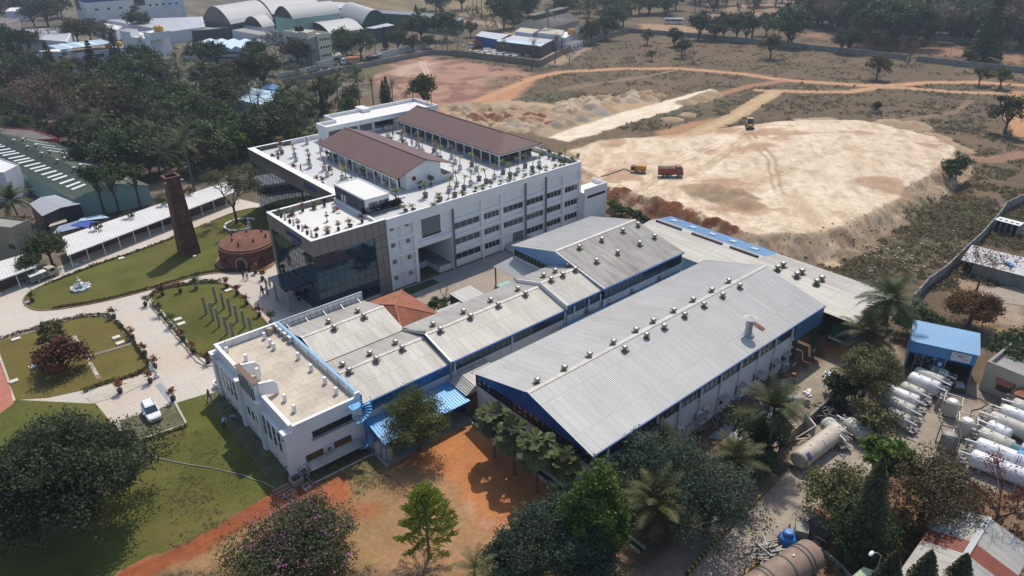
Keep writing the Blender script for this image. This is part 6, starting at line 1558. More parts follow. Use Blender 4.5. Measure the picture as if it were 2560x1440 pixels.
def lying_tank(a,b,r,label,m,z0=0.0,valves='b',band=None,group='horizontal gas tanks',marks=(),mend=None,seed=0,rings=(),panel=None,lines=(),nm='gas_tank'):
    """a, b: ground points under the two ends"""
    A,B=Vector(a),Vector(b);L=(B-A).length;rz=math.atan2(B.y-A.y,B.x-A.x)
    t=thing(nm,label,'tank',(A.x,A.y,z0),rz,group);rnd=random.Random(seed);zc=r+.28
    mb=MB();d=r*.33
    prof=[(.02,0),(r*.45,d*.12),(r*.75,d*.4),(r*.93,d*.75),(r,d*1.25),(r,L*.34),(r*1.006,L*.345),(r,L*.35),(r,L*.66),(r*1.006,L*.665),(r,L*.67),(r,L-d*1.25),(r*.93,L-d*.75),(r*.75,L-d*.4),(r*.45,L-d*.12),(.02,L)]
    mb.lathe(prof,(0,0,zc),28,ax='x');mb.build('shell',m,t,smooth=True,local=True)
    for u in (.22,.78):
        mb=MB();mb.box(L*u-.15,L*u+.15,-r*.8,r*.8,0,.45+r*.22);mb.build('saddle',M_CONCG if m is M_TBR else M_STEEL,t,local=True)
    e=[(-.25,1)] if valves=='a' else ([(L+.25,-1)] if valves=='b' else [])
    for x0,sg in e:
        mb=MB()
        for k in range(7):
            y=rnd.uniform(-.75,.75)*r;z=zc+rnd.uniform(-.8,.75)*r;l=rnd.uniform(.3,.75)
            mb.tube([(x0+.35*sg,y,z),(x0-l*sg,y,z),(x0-l*sg,y,z-rnd.uniform(.2,.7))],.05,5)
            mb.bbox(x0-l*.6*sg,y,z,.2,.16,.22)
        mb.bbox(x0-.25*sg,0,zc-r*.75,.8,r*1.5,.08)
        mb.build('valve_pipework',M_PIPE,t,local=True)
        mb=MB();mb.tube([(x0-.75*sg,-r*.55,zc+r*.5),(x0+1.3*sg,-r*.62,zc+r*.72)],.11,8);mb.build('vent_pipe',M_TW,t,local=True)
    for u in rings:
        mb=MB();mb.lathe([(r+.004,u-.1),(r+.07,u-.08),(r+.07,u+.08),(r+.004,u+.1)],(0,0,zc),28,ax='x');mb.build('stiffener_ring',mat('ring_dark',(.09,.085,.08),.7,.15,2),t,local=True)
    def wrap(u,a0,w,h,mm,name):
        mb=MB();n=6;vs=[]
        for i in range(n+1):
            aa=a0+(i/n-.5)*h/r
            for x in (u-w/2,u+w/2): vs.append((x,-math.cos(aa)*(r+.008),zc+math.sin(aa)*(r+.008)))
        mb.add(vs,[(2*i,2*i+1,2*i+3,2*i+2) for i in range(n)]);return mb.build(name,mm,t,local=True)
    if band: wrap(band[0],band[1],band[2],band[3],band[4],'painted_band')
    if panel: wrap(*panel,'painted_panel')
    for x in lines: wrap(x,.75,.08,1.0,M_BTXT,'lettering_line')
    for s,u,a0,size,mm,flip in marks:
        vs,fs=text_mesh(s,size);mb=MB();mb.add([(u-y,-math.cos(a0+x/r)*(r+.01),zc+math.sin(a0+x/r)*(r+.01)) for x,y,z in vs],fs);mb.build('lettering',mm,t,local=True)
    for k in range(2):
        mb=MB();mb.box(L*(.3+.4*k)-.1,L*(.3+.4*k)+.1,-.06,.06,zc+r-.02,zc+r+.12);mb.build('lifting_lug',M_STEEL,t,local=True)
    return t
def lt(za,zb,r,*a,**k): return lying_tank(zt_(*za),zt_(*zb),r,*a,**k)
lt((385,1065),(735,800),1.05,'big beige tank with brown end and navy panel, lying alone by the road',M_TB,valves='b',mend=1,panel=(1.0,.7,.7,.9,M_BTXT),lines=(4.2,),seed=1)
lt((640,700),(800,850),.95,'white flaking tank with green lettering lying across the big beige tank end',M_TD,valves='b',marks=(('PRAXAIR',.85,.75,.42,M_GTXT,False),),seed=2)
lt((830,700),(1030,840),.92,'short cream tank with peeling paint under the leafless shrub',M_TD,valves='a',seed=3)
lt((1575,230),(1745,290),.85,'short tank with a green band and dark lettering in front of the blue shed',M_TD,band=(.9,.6,.5,1.6,M_GTXT),lines=(1.5,1.8,2.4),seed=4)
lt((1440,235),(1700,345),.85,'stained cream tank, second from the blue shed in the left row',M_TD,seed=5)
lt((1385,300),(1665,415),1.0,'large silvery tank, third from the blue shed in the left row',M_TW,seed=6)
lt((1320,365),(1530,460),.8,'dull cream tank, fourth from the blue shed in the left row',M_TD,seed=7)
lt((1175,400),(1480,530),.9,'bright white tank, fifth from the blue shed in the left row',M_TW,seed=8)
lt((1120,470),(1440,620),.9,'white tank partly under the leaning shrub, sixth in the left row',M_TD,seed=9)
lt((1190,610),(1395,710),.9,'patchy white tank at the near end of the left row',M_TD,seed=10)
lt((2300,535),(2640,660),.95,'cream tank nearest the small house in the right row',M_TD,valves='a',seed=11)
lt((2200,590),(2640,765),.95,'white tank, second from the small house in the right row',M_TW,valves='a',seed=12)
lt((2100,655),(2560,850),.95,'mottled grey tank, third from the small house in the right row',M_TD,valves='a',seed=13)
lt((2085,725),(2300,835),.88,'shorter pale tank, fourth from the small house in the right row',M_TW,valves='a',seed=14)
lt((2010,800),(2330,950),.95,'cream tank with a teal panel in the right row',M_TD,valves='a',panel=(4.0,.65,.8,1.3,M_TEAL),seed=15)
lt((1975,905),(2500,1110),1.0,'long glossy white tank with two lines of navy lettering',M_TW,valves='a',lines=(4.2,4.45),seed=16)
lt((1925,1015),(2500,1245),1.0,'long glossy white tank nearest the camera in the right row',M_TW,valves='a',seed=17)
lt((2390,920),(2700,1030),.75,'small white tank behind the long glossy white tank',M_TW,valves='n',seed=18)
tarp=zt_(2420,1060);mb=MB();mb.lathe([(1.09,-.8),(1.1,.8)],(0,0,0),20,ax='x');t=thing('tarpaulin','bright blue tarpaulin over the end of the long white tank','tarpaulin',(tarp[0],tarp[1],1.28),math.atan2(zt_(2500,1110)[1]-zt_(1975,905)[1],zt_(2500,1110)[0]-zt_(1975,905)[0]));mb.build('sheet',mat('tarp_blue',(.03,.22,.55),.5,.15,1.2),t,local=True)
mb=MB();mb.box(-.5,.5,-1.2,-1.1,-1.2,.3);mb.build('hanging_flap',MATS['tarp_blue'],t,local=True)
lying_tank(zb_(615,850),zb_(-150,1350),1.5,'huge rusty brown tank with dark ribs at the foot of the picture',M_TBR,valves='n',rings=(1.7,2.2,4.2,6.6,7.1),seed=20,group=None)
# upright vessels in steel frames
for i,(x,y,lab) in enumerate(((1765,575,'pale framed cylinder tank standing nearest the small house'),(1895,750,'framed tank with a round lid at the head of the right row'),(1738,875,'dark-framed vessel with grey fins nearest the crooked tree'))):
    p=zt_(x,y);t=thing('framed_tank',lab,'tank',(p[0],p[1],0),.25+.1*i,'upright tanks in steel frames');fm=M_TD if i<2 else M_DARK
    for a in (-.95,.95):
        for b in (-.95,.95): mb=MB();mb.box(a-.05,a+.05,b-.05,b+.05,0,2.6);mb.build('frame_post',fm,t,local=True)
    for z in (.12,2.55):
        mb=MB()
        for a in (-.95,.95): mb.box(-.9,.9,a-.05,a+.05,z-.05,z+.05);mb.box(a-.05,a+.05,-.9,.9,z-.05,z+.05)
        mb.build('frame_ring',fm,t,local=True)
    mb=MB();mb.lathe([(.7,.2),(.8,.35),(.8,2.0),(.7,2.25),(.4,2.35),(.1,2.38)],(0,0,0),20);mb.build('vessel',M_TD if i<2 else M_PIPE,t,smooth=True,local=True)
    if i==2:
        for k in range(6): mb=MB();mb.box(-.8+k*.3,-.7+k*.3,-.88,-.82,.2,2.2);mb.build('fin',M_PIPE,t,local=True)
    else: mb=MB();mb.lathe([(.5,2.33),(.52,2.42),(.2,2.46)],(0,0,0),16);mb.build('lid',M_TW,t,local=True)
for i,(x,y) in enumerate(((1645,520),(1665,515),(1690,495))):
    p=zt_(x,y);t=thing('gas_bottle','slim grey gas bottle beside the tank ends, %s of three'%('nearest','middle','farthest')[i],'gas bottle',(p[0],p[1],0),0,'gas bottles');mb=MB();mb.lathe([(.14,0),(.15,.1),(.15,1.2),(.06,1.4),(.05,1.55)],(0,0,0),10);mb.build('bottle',M_PIPE,t,local=True);mb=MB();mb.lathe([(.08,1.5),(.08,1.62)],(0,0,0),8);mb.build('cap',M_DARK,t,local=True)
p=zt_(1850,340);t=thing('pump_unit','black pump unit on a skid in front of the dark shed opening','pump',(p[0],p[1],0),.5);mb=MB();mb.box(-1.1,1.1,-.7,.7,.15,.95);mb.build('housing',M_DARK,t,local=True);mb=MB();mb.box(-.9,.5,-.5,.5,.951,1.0);mb.build('lid',M_STEEL,t,local=True);mb=MB();mb.box(-1.2,1.2,-.75,.75,0,.149);mb.build('skid',M_STEEL,t,local=True)
mb=MB();mb.tube([(*zt_(1900,345),.06),(*zt_(1930,390),.05),(*zt_(2060,430),.05),(*zt_(2120,470),.05),(*zt_(2060,510),.05),(*zt_(1975,530),.05),(*zt_(1965,590),.05)],.06,6);tag(mb.build('hose',M_BLACK),'black hose looping from the pump across the tank yard','hose')
# blue shed
HB=4.9
cA,cB,cC,cD=zs_(130,440,HB),zs_(1165,665,HB),zs_(1500,340,HB+.5),zs_(370,240,HB+.5)
bs=thing('blue_shed','blue sheet-metal shed with a dark open front and white notice board','shed',(cA[0],cA[1],0))
U=Vector((cB[0]-cA[0],cB[1]-cA[1]));W_=U.length;U.normalize();V=Vector((-U.y,U.x));DP=(Vector((cC[0]-cB[0],cC[1]-cB[1])).dot(V)+Vector((cD[0]-cA[0],cD[1]-cA[1])).dot(V))/2
def bl(u,v,z): return (cA[0]+U.x*u+V.x*v,cA[1]+U.y*u+V.y*v,z)
mb=MB();mb.sheet(bl(W_+.2,-.3,HB),bl(-.2,-.3,HB),bl(-.2,DP,HB+.6),bl(W_+.2,DP,HB+.6));mb.build('roof',M_RF_B,bs)
def lbox(mb,u0,u1,v0,v1,z0,z1):
    return mb.extr([bl(u0,v0,z0),bl(u1,v0,z0),bl(u1,v1,z0),bl(u0,v1,z0)],(0,0,z1-z0))
mb=MB();lbox(mb,0,W_,0,.08,3.1,HB-.08);mb.build('fascia',mat('shed_blue',(.045,.20,.42),.5,.07,.5),bs)
mb=MB();lbox(mb,W_-.08,W_,.09,DP,0,HB-.05);mb.build('side_wall',MATS['shed_blue'],bs)
mb=MB();lbox(mb,0,W_-.09,DP-.1,DP,0,HB+.4);lbox(mb,0,.08,.09,DP-.11,0,HB-.05);mb.build('rear_wall',MATS['shed_blue'],bs)
mb=MB();lbox(mb,W_*.63,W_*.92,-.06,-.001,3.3,4.5);nb=mb.build('notice_board',M_TW,bs)
mb=MB()
lbox(mb,W_*.66,W_*.88,-.07,-.061,4.2,4.27);lbox(mb,W_*.72,W_*.80,-.07,-.061,3.95,4.1);lbox(mb,W_*.79,W_*.90,-.07,-.061,3.75,3.8);lbox(mb,W_*.79,W_*.89,-.07,-.061,3.6,3.64);lbox(mb,W_*.65,W_*.67,-.07,-.061,3.75,3.9);mb.build('notice_text',M_BTXT,nb)
for u in (0,.12,.24,.42,.58,.99):
    mb=MB();mb.bar(bl(W_*u,.05,0),bl(W_*u,.05,3.1),.12);mb.build('post',M_STEEL,bs)
for a,b in ((.12,.24),(.24,.42),(.42,.58)):
    mb=MB();mb.bar(bl(W_*a,.1,1.6),bl(W_*b,.1,3.0),.07);mb.bar(bl(W_*a,.1,3.0),bl(W_*b,.1,1.6),.07);mb.bar(bl(W_*a,.1,1.5),bl(W_*b,.1,1.5),.09);mb.build('truss',M_STEEL,bs)
mb=MB();lbox(mb,W_*.45,W_*.56,-.04,.02,1.7,2.9);b_=mb.build('poster',mat('poster_blue',(.02,.06,.25),.5),bs);mb=MB();lbox(mb,W_*.48,W_*.53,-.05,-.041,2.0,2.5);mb.build('poster_figure',M_TW,b_)
mb=MB();lbox(mb,W_*.36,W_*.58,.3,1.2,0,1.1);mb.build('counter',M_STEEL,bs)
# small house with tiled hoods
hA,hB=zs_(1165,1195),zs_(1165+1300,1195+560)
HU=Vector((hB[0]-hA[0],hB[1]-hA[1])).normalized();HV=Vector((-HU.y,HU.x));HW,HD,HH=12.0,7.0,3.6
hs=thing('small_house','cream flat-roofed house with red tiled hoods beside the blue shed','house',(hA[0],hA[1],0),math.atan2(HU.y,HU.x))
M_CREAM=mat('cream_wall',(.42,.37,.275),.8,.1,.5,.05,6,stain=(.25,.22,.19),samt=.7,sscale=.5)
mb=MB();mb.box(0,HW,0,.2,0,HH+.6);mb.box(0,.2,.2,HD,0,HH+.6);mb.box(.2,HW,HD-.2,HD,0,HH+.6);mb.box(HW-.2,HW,.2,HD-.2,0,HH+.6);mb.build('wall',M_CREAM,hs,local=True)
mb=MB();mb.box(.2,HW-.2,.2,HD-.2,HH-.2,HH);mb.build('roof',M_CONCG,hs,local=True)
mb=MB();mb.box(-.06,HW+.06,-.06,.26,HH+.6,HH+.68);mb.box(-.06,.26,.26,HD,HH+.6,HH+.68);mb.build('coping',M_CONCG,hs,local=True)
for u in (2.6,7.6):
    f=MB();f.box(u-.85,u+.85,-.04,0,.9,2.0);f.build('window',M_FRAMED,hs,local=True)
    f=MB();f.add([(u-1.1,0,2.7),(u+1.1,0,2.7),(u+.7,-.8,2.2),(u-.7,-.8,2.2),(u-1.1,0,2.1),(u+1.1,0,2.1)],[(0,3,2,1),(0,4,3),(1,2,5),(3,4,5,2)]);f.build('hood',M_TILE,hs,local=True)
u=5.2
for du in (-.9,.9): f=MB();f.box(u+du-.14,u+du+.14,-1.4,-1.12,0,2.3);f.build('porch_column',M_CREAM,hs,local=True)
f=MB();f.add([(u-1.2,0,2.9),(u+1.2,0,2.9),(u+1.0,-1.7,2.3),(u-1.0,-1.7,2.3),(u,-.1,3.1),(u-1.3,-.1,2.3),(u+1.3,-.1,2.3)],[(4,3,2),(4,5,3),(4,2,6),(5,6,2,3)]);f.build('porch_roof',M_TILE,hs,local=True)
f=MB();f.box(u-.5,u+.5,-.05,0,0,2.0);f.build('door',mat('brown_door',(.09,.035,.02),.6,.1),hs,local=True)
# striped-roof shed at the bottom right
rz_=3.6
r0,r1=zb_(2240,415,4.2),zb_(1905,960,4.2)
ss=thing('striped_shed','shed with a white corrugated roof crossed by two red stripes','shed',(r1[0],r1[1],0))
RU=Vector((r0[0]-r1[0],r0[1]-r1[1]));RL=RU.length;RU.normalize();RN=Vector((RU.y,-RU.x))
def rp(u,v,z): return (r1[0]+RU.x*u+RN.x*v,r1[1]+RU.y*u+RN.y*v,z)
M_STR=mat('red_stripe',(.26,.075,.045),.6,.1,1)
for sg,nm in ((1,'right'),(-1,'left')):
    wv=3.9 if sg>0 else 3.6
    for a,b,mm,pn in ((-2,RL*.36,M_RF_G,'roof'),(RL*.36,RL*.56,M_STR,'red_stripe'),(RL*.56,RL,M_RF_G,'roof')):
        mb=MB();p4=[rp(a,sg*wv,3.1),rp(b,sg*wv,3.1),rp(b,0,4.2),rp(a,0,4.2)]
        if sg<0: p4=[p4[1],p4[0],p4[3],p4[2]]
        mb.sheet(*p4,pitch=.22);mb.build(pn,mm,ss)
mb=MB();mb.bar(rp(-2,0,4.28),rp(RL,0,4.28),.5,.06);mb.build('ridge_cap',M_CAPG,ss)
mb=MB()
mb.extr([rp(-1.8,-3.3,0),rp(-1.8,3.6,0),rp(RL-.2,3.6,0),rp(RL-.2,-3.3,0)],(0,0,3.0));mb.build('wall',M_CREAM,ss)
gr=thing('green_shed','corner of a small pale green corrugated roof at the bottom edge','shed',(*zb_(1200,960),0));a_=zb_(1090,868,3.2);b_=zb_(1340,948,3.2);c_=zb_(1180,1100,2.9);d_=zb_(920,1010,2.9)
mb=MB();mb.sheet((*c_,2.9),(*d_,2.9),(*a_,3.2),(*b_,3.2),pitch=.25);mb.build('roof',mat('pale_green_roof',(.34,.42,.26),.6,.1,.5),gr)
mb=MB();mb.prism([(a_[0]*.9+c_[0]*.1,a_[1]*.9+c_[1]*.1),(b_[0]*.9+d_[0]*.1,b_[1]*.9+d_[1]*.1),(c_[0]*.9+a_[0]*.1,c_[1]*.9+a_[1]*.1),(d_[0]*.9+b_[0]*.1,d_[1]*.9+b_[1]*.1)],0,2.75);mb.build('wall',M_CREAM,gr)
# stacked black pipes and bundles of scrap
def pipe_stack(label,a,b,n,r,L,m,layers=2,ends=True):
    A,B=Vector(a),Vector(b);d=(B-A).normalized();nn=Vector((-d.y,d.x))
    t=thing('pipe_stack',label,'pipes',(A.x,A.y,0));i=0;rnd=random.Random(n)
    for l in range(layers):
        for k in range(n-l):
            p=A+d*((k+.5*l)*2.1*r);o=rnd.uniform(-.3,.3);z=r+l*1.75*r
            mb=MB();mb.tube([(p.x+nn.x*(o-L/2),p.y+nn.y*(o-L/2),z),(p.x+nn.x*(o+L/2),p.y+nn.y*(o+L/2),z)],r,8);mb.build('pipe',m,t);i+=1
pipe_stack('stack of black steel pipes in the shade beside the striped shed',zb_(560,480),zb_(800,640),12,.11,4.2,mat('black_pipe',(.03,.03,.033),.35,.2,2))
pipe_stack('bundle of brown rusty pipes beside the big beige tank',zt_(110,960),zt_(300,870),9,.1,5.0,mat('rusty_pipe',(.12,.075,.05),.7,.2,2))
def scrap(label,c,n,sx,sy,seed,m=M_DARK,nm='scrap_heap',cat='scrap',h=.8):
    rnd=random.Random(seed);mb=MB()
    for i in range(n):
        x,y,z=c[0]+rnd.gauss(0,sx),c[1]+rnd.gauss(0,sy),rnd.random()*h+.06;a=rnd.random()*3.14;l=rnd.uniform(.4,1.3)
        mb.bar((x-l*math.cos(a),y-l*math.sin(a),z),(x+l*math.cos(a),y+l*math.sin(a),z+rnd.gauss(0,.08)),rnd.uniform(.06,.2))
    o=mb.build(nm,m);o['kind']='stuff';tag(o,label,cat)
scrap('heap of iron scrap beside the huge brown tank',zb_(230,790),70,.9,.9,1,M_PIPE)
scrap('timber and iron lengths along the foot of the large shed wall',zm(1480,780,3.6)(1300,870),60,3.2,.35,2,mat('old_timber',(.13,.095,.065),.9,.3,2),h=.3)
scrap('planks and sheets at the end of the large shed wall',zm(1480,780,3.6)(1600,690),50,2.2,.4,3,MATS['old_timber'],h=.4)
scrap('dark iron frames under the trees in the tank yard',zt_(720,560),70,1.3,.6,4,M_DARK)
p=zt_(500,720);t=thing('tank_skid','broken white tank container with a navy emblem beside the coconut palm','container',(*p,0),1.0);mb=MB();mb.box(-1.3,1.3,-.08,.08,.2,2.0);mb.build('end_panel',M_TD,t,local=True);mb=MB()
for x in (-1.3,1.3): mb.bar((x,0,2.0),(x,2.4,.3),.12);mb.bar((x,0,.2),(x,2.4,.2),.12)
mb.build('frame',M_TD,t,local=True);mb=MB();mb.lathe([(.32,-.1),(.32,-.081)],(.1,0,1.1),16,ax='y');mb.build('emblem',M_BTXT,t,local=True)
p=zb_(390,640);t=thing('covered_machine','machine under a bright blue sheet beside the huge brown tank','machine',(*p,0));mb=MB();mb.lathe([(.95,0),(1.0,.4),(.8,.8),(.55,.95),(.5,1.35),(.35,1.42)],(0,0,0),9);mb.build('cover',mat('blue_cover',(.02,.17,.5),.5,.2,3),t,local=True);mb=MB();mb.lathe([(.4,1.40),(.4,1.5),(.2,1.52)],(0,0,0),12);mb.build('cap',MATS['blue_cover'],t,local=True)
p=zb_(510,600);t=thing('air_cooler','rusty grey air cooler box behind the blue-covered machine','cooler',(*p,0),.5);mb=MB();mb.box(-.7,.7,-.6,.6,.4,1.5);mb.build('case',mat('cooler_grey',(.24,.23,.19),.7,.2,2),t,local=True);mb=MB();mb.lathe([(.42,-.64),(.42,-.601)],(0,0,.9),14,ax='y');mb.build('fan_grille',M_DARK,t,local=True)
for a in (-.6,.6): mb=MB();mb.box(a-.05,a+.05,-.55,.55,0,.399);mb.build('leg',M_DARK,t,local=True)
# fence round the huge tank; striped kerb
def fence(label,pts,h,step,pm,rail,nm='fence',cat='fence',base=None):
    t=thing(nm,label,cat,(*pts[0],0));tot=0
    for a,b in zip(pts,pts[1:]):
        A,B=Vector(a),Vector(b);n=max(1,int((B-A).length/step))
        for i in range(n+(b is pts[-1])): c=A.lerp(B,i/n);mb=MB();mb.box(c.x-.04,c.x+.04,c.y-.04,c.y+.04,0,h);mb.build('post',pm,t)
        mb=MB();mb.bar((A.x,A.y,h*.95),(B.x,B.y,h*.95),.05);mb.build('rail',rail,t);mb=MB();mb.bar((A.x,A.y,h*.5),(B.x,B.y,h*.5),.04);mb.build('rail',rail,t)
        if base: mb=MB();mb.bar((A.x,A.y,.2),(B.x,B.y,.2),.25,.4);mb.build('base_wall',base,t)
    return t
M_HAZ=mat('hazard_kerb',(.36,.24,.06),.8,.2,2)
fence('dark post fence on a black and yellow kerb beside the huge brown tank',[zb_(400,570),zb_(0,950)],1.5,1.6,M_DARK,M_DARK,base=M_HAZ)
fence('dark post and wire fence on a low wall right of the huge brown tank',[zb_(590,660),zb_(720,740),zb_(870,860),zb_(990,1000)],1.6,1.5,M_DARK,M_DARK,base=M_CONCG)
kb=[P(1935,1208),P(1840,1302),P(1715,1440)]
t=thing('striped_kerb','low black and yellow striped kerb along the left side of the road','kerb',(*kb[0],0));mbs=(MB(),MB());n=60
for i in range(n):
    u=i/n*2;k=int(u);f=u-k;f2=f+2/n;a=Vector(kb[k]).lerp(Vector(kb[k+1]),f);b=Vector(kb[k]).lerp(Vector(kb[k+1]),f2);mbs[i%2].bar((a.x,a.y,.2),(b.x,b.y,.2),.25,.4)
mbs[0].build('yellow_block',M_HAZ,t)['kind']='stuff';mbs[1].build('black_block',M_BLACK,t)['kind']='stuff'
def wall(label,pts,h,w,m,nm='boundary_wall',step=2.6,z0=-.4,coping=None,pillars=True,group=None):
    t=thing(nm,label,'wall',(*pts[0],0));
    if group: t['group']=group
    mb=MB()
    for a,b in zip(pts,pts[1:]):
        za,zb2=gz(*a),gz(*b);A,B=Vector(a),Vector(b);d=(B-A).normalized();nn=Vector((-d.y,d.x))*w/2
        mb.add([(A.x+s.x,A.y+s.y,z) for s,z in ((nn,za+z0),(-nn,za+z0),(-nn,za+h),(nn,za+h))]+[(B.x+s.x,B.y+s.y,z) for s,z in ((nn,zb2+z0),(-nn,zb2+z0),(-nn,zb2+h),(nn,zb2+h))],
               [(0,4,5,1),(1,5,6,2),(2,6,7,3),(3,7,4,0),(0,1,2,3),(4,7,6,5)])
    mb.build('panels',m,t)
    if pillars:
        mb=MB()
        for a,b in zip(pts,pts[1:]):
            A,B=Vector(a),Vector(b);n=max(1,int((B-A).length/step))
            for i in range(n): c=A.lerp(B,i/n);z=gz(c.x,c.y);mb.box(c.x-w*.8,c.x+w*.8,c.y-w*.8,c.y+w*.8,z+z0,z+h+.12)
        o=mb.build('pillar',m,t);o['kind']='stuff'
    return t
M_CWALL=mat('cement_wall',(.22,.215,.205),.9,.15,.25,.1,3,stain=(.11,.10,.085),samt=.8,sscale=.4)
M_CWALLB=mat('cement_wall_brown',(.24,.20,.15),.9,.18,.4,.1,4,stain=(.1,.08,.06),samt=.7,sscale=.5)
wall('stained cement wall between the large shed yard and the tank yard',[P(2150,930),P(2100,985),P(2016,1062),P(1948,1125)],2.0,.25,M_CWALLB)
q6w=lambda *p: [q6(*k) for k in p]
wall('grey panel wall running down the scrub to the palms on the right',q6w((2600,55),(2410,145),(2360,222),(2230,372),(2110,482),(1970,622),(1830,722),(1720,850)),2.1,.2,M_CWALL)
# long white shed and cabin beyond that wall
def blk(nm,label,cat,a,b,group=None):
    """thing standing on the line between two surveyed corners (left, right); local u to the right, v away"""
    A,B=Vector(P(*a)),Vector(P(*b));d=B-A
    t=thing(nm,label,cat,(A.x,A.y,0),math.atan2(d.y,d.x),group);return t,d.length
t,W_=blk('long_shed','long low shed with a patched white sheet roof and blue scrap on it','shed',(1700+2080/2.977,480+600/2.977),(1700+2620/2.977,480+745/2.977))
mb=MB();mb.sheet((W_,-.4,2.5),(-.3,-.4,2.5),(-.3,5.6,3.3),(W_,5.6,3.3));mb.build('roof',mat('patched_roof',(.46,.46,.46),.6,.1,.5,.05,5,stain=(.24,.22,.2),samt=.5,sscale=.6),t,local=True)
mb=MB();mb.box(1.6,W_,0,.2,0,2.4);mb.box(0,.2,1.5,5.4,0,2.4);mb.box(.2,W_,5.2,5.4,0,2.9);mb.build('wall',M_CWALL,t,local=True)
for k in range(7): mb=MB();mb.box(2.6+k*2.2,2.72+k*2.2,-.03,0,0,2.4);mb.build('panel_post',M_CONCG,t,local=True)
mb=MB();mb.bbox(6.2,2.0,3.05,1.6,.9,.06,-.5);mb.build('blue_sheet',mat('tarp_blue2',(.03,.22,.55),.5),t,local=True)
t,W_=blk('block_cabin','roofless grey block cabin with four open bays beyond the panel wall','cabin',(1700+2325/2.977,480+295/2.977),(1700+2490/2.977,480+340/2.977))
mb=MB()
for k in range(5): u=W_*k/4;mb.box(u-.12,u+.12,0,2.2,0,2.4)
mb.box(.12,W_-.12,2.0,2.2,0,2.4);mb.build('wall',M_CWALL,t,local=True);mb=MB();mb.box(-.2,W_+.2,-.1,2.3,2.4,2.5);mb.build('roof',M_WHITE2,t,local=True)
for k in range(4): u=W_*(k+.5)/4;mb=MB();mb.box(u-.3,u+.3,.6,1.2,2.501,2.53);mb.build('roof_opening',M_DARK,t,local=True)
sheet_struct('pavement',[q6(*p) for p in ((2250,740),(2400,700),(2560,720),(2600,850),(2420,830))],.05,mat('old_slab',(.30,.26,.21),.9,.15,.3,.12,5,stain=(.2,.14,.1),samt=.6,sscale=.3),.1)
# things lying in the strip beside the large shed
for i,(x,y,lab) in enumerate(((500,360,'upper'),(520,350,'lower'))):
    pass
kA=zm(1480,780,3.6)
sheet_struct('pavement',[kA(*p,-1.1) for p in ((1040,1130),(1360,880),(1600,740),(1900,760),(1700,930),(1300,1180))],-1.06,mat('apron_grey',(.24,.26,.28),.6,.15,.3,.1,5),.1)
t=thing('drum','rust-red oil drum at the end of the large shed','drum',(*kA(1808,600),0));mb=MB();mb.lathe([(.29,0),(.3,.3),(.31,.31),(.3,.33),(.3,.6),(.31,.61),(.3,.63),(.29,.9),(.27,.9),(.26,.85)],(0,0,0),16);mb.build('body',mat('drum_red',(.25,.05,.02),.6,.15,2),t,local=True);mb=MB();mb.lathe([(.05,.86),(.05,.89)],(.12,0,0),8);mb.build('bung',M_DARK,t,local=True)
for i,(x,y,lab) in enumerate(((1945,735,'longer'),(1935,750,'shorter'))):
    p=kA(x,y);mb=MB();mb.bbox(p[0],p[1],.15+.0,1.7-.5*i,.5,.3,.35+.9*i);mb.bbox(p[0],p[1],.38,.6,.4,.15,.35+.9*i);tag(mb.build('concrete_block',M_WHITE2),'%s pale concrete block lying in the sandy yard corner'%lab,'block')
p=kA(2120,660);mb=MB();mb.bbox(p[0],p[1],1.3,2.6,.9,.08,.66);mb.bbox(p[0],p[1],.65,2.4,.1,1.3,.66);tag(mb.build('sheet_stack',mat('pale_blue_sheet',(.4,.5,.58),.5,.08)),'pale blue sheet leaning on the wall top at the sandy yard corner','sheet')
# ------------------------------------------------------------------ buildings to the left and beyond
z1_=lambda x,y,z=0.0: P(x/4.923,y/4.923,z)
z2_=lambda x,y,z=0.0: P(480+x/4.923,y/4.923,z)
z3_=lambda x,y,z=0.0: P(x/2.047,300+y/2.047,z)
z4_=lambda x,y,z=0.0: P(1130+x/2.468,20+y/2.468,z)
z5_=lambda x,y,z=0.0: P(600+x/2.8,120+y/2.8,z)
M_FARW=mat('far_white',(.55,.56,.60),.8,.06,.15,.03,3,stain=(.36,.36,.38),samt=.5,sscale=.3)
M_FARC=mat('far_cream',(.52,.51,.42),.8,.05,.15,.03,3)
M_FARG=mat('far_green',(.02,.07,.05),.6,.08,.3)
M_FARGL=mat('pale_green_wall',(.26,.40,.35),.8,.08,.3,stain=(.2,.28,.25),samt=.6,sscale=.4)
M_FARR=mat('far_grey_roof',(.36,.37,.40),.5,.06,.15,.05,2,stain=(.25,.24,.23),samt=.4,sscale=.2)
M_ASB=mat('asbestos_roof',(.13,.115,.105),.9,.15,.2,.1,2,stain=(.08,.065,.06),samt=.6,sscale=.3)
M_LTB=mat('light_blue_roof',(.36,.50,.60),.45,.06,.2,.04,3,stain=(.45,.5,.52),samt=.4,sscale=.3)
M_RUST=mat('rusty_roof',(.22,.12,.085),.85,.2,.4,.1,3,stain=(.35,.3,.27),samt=.6,sscale=.8,streak=(.3,2,1))
M_GRNR=mat('green_roof',(.095,.125,.085),.6,.07,.2,.05,3,stain=(.13,.14,.11),samt=.5,sscale=.3)
M_REDW=mat('red_wall',(.27,.02,.025),.6,.1,.4)
M_ORT=mat('orange_tank',(.55,.28,.03),.5,.08,1)
M_STRIPE=mat('blue_stripe',(.02,.05,.22),.6,.05)
def ccw(poly):
    a=sum(poly[i][0]*poly[(i+1)%len(poly)][1]-poly[(i+1)%len(poly)][0]*poly[i][1] for i in range(len(poly)))
    return poly if a>0 else poly[::-1]
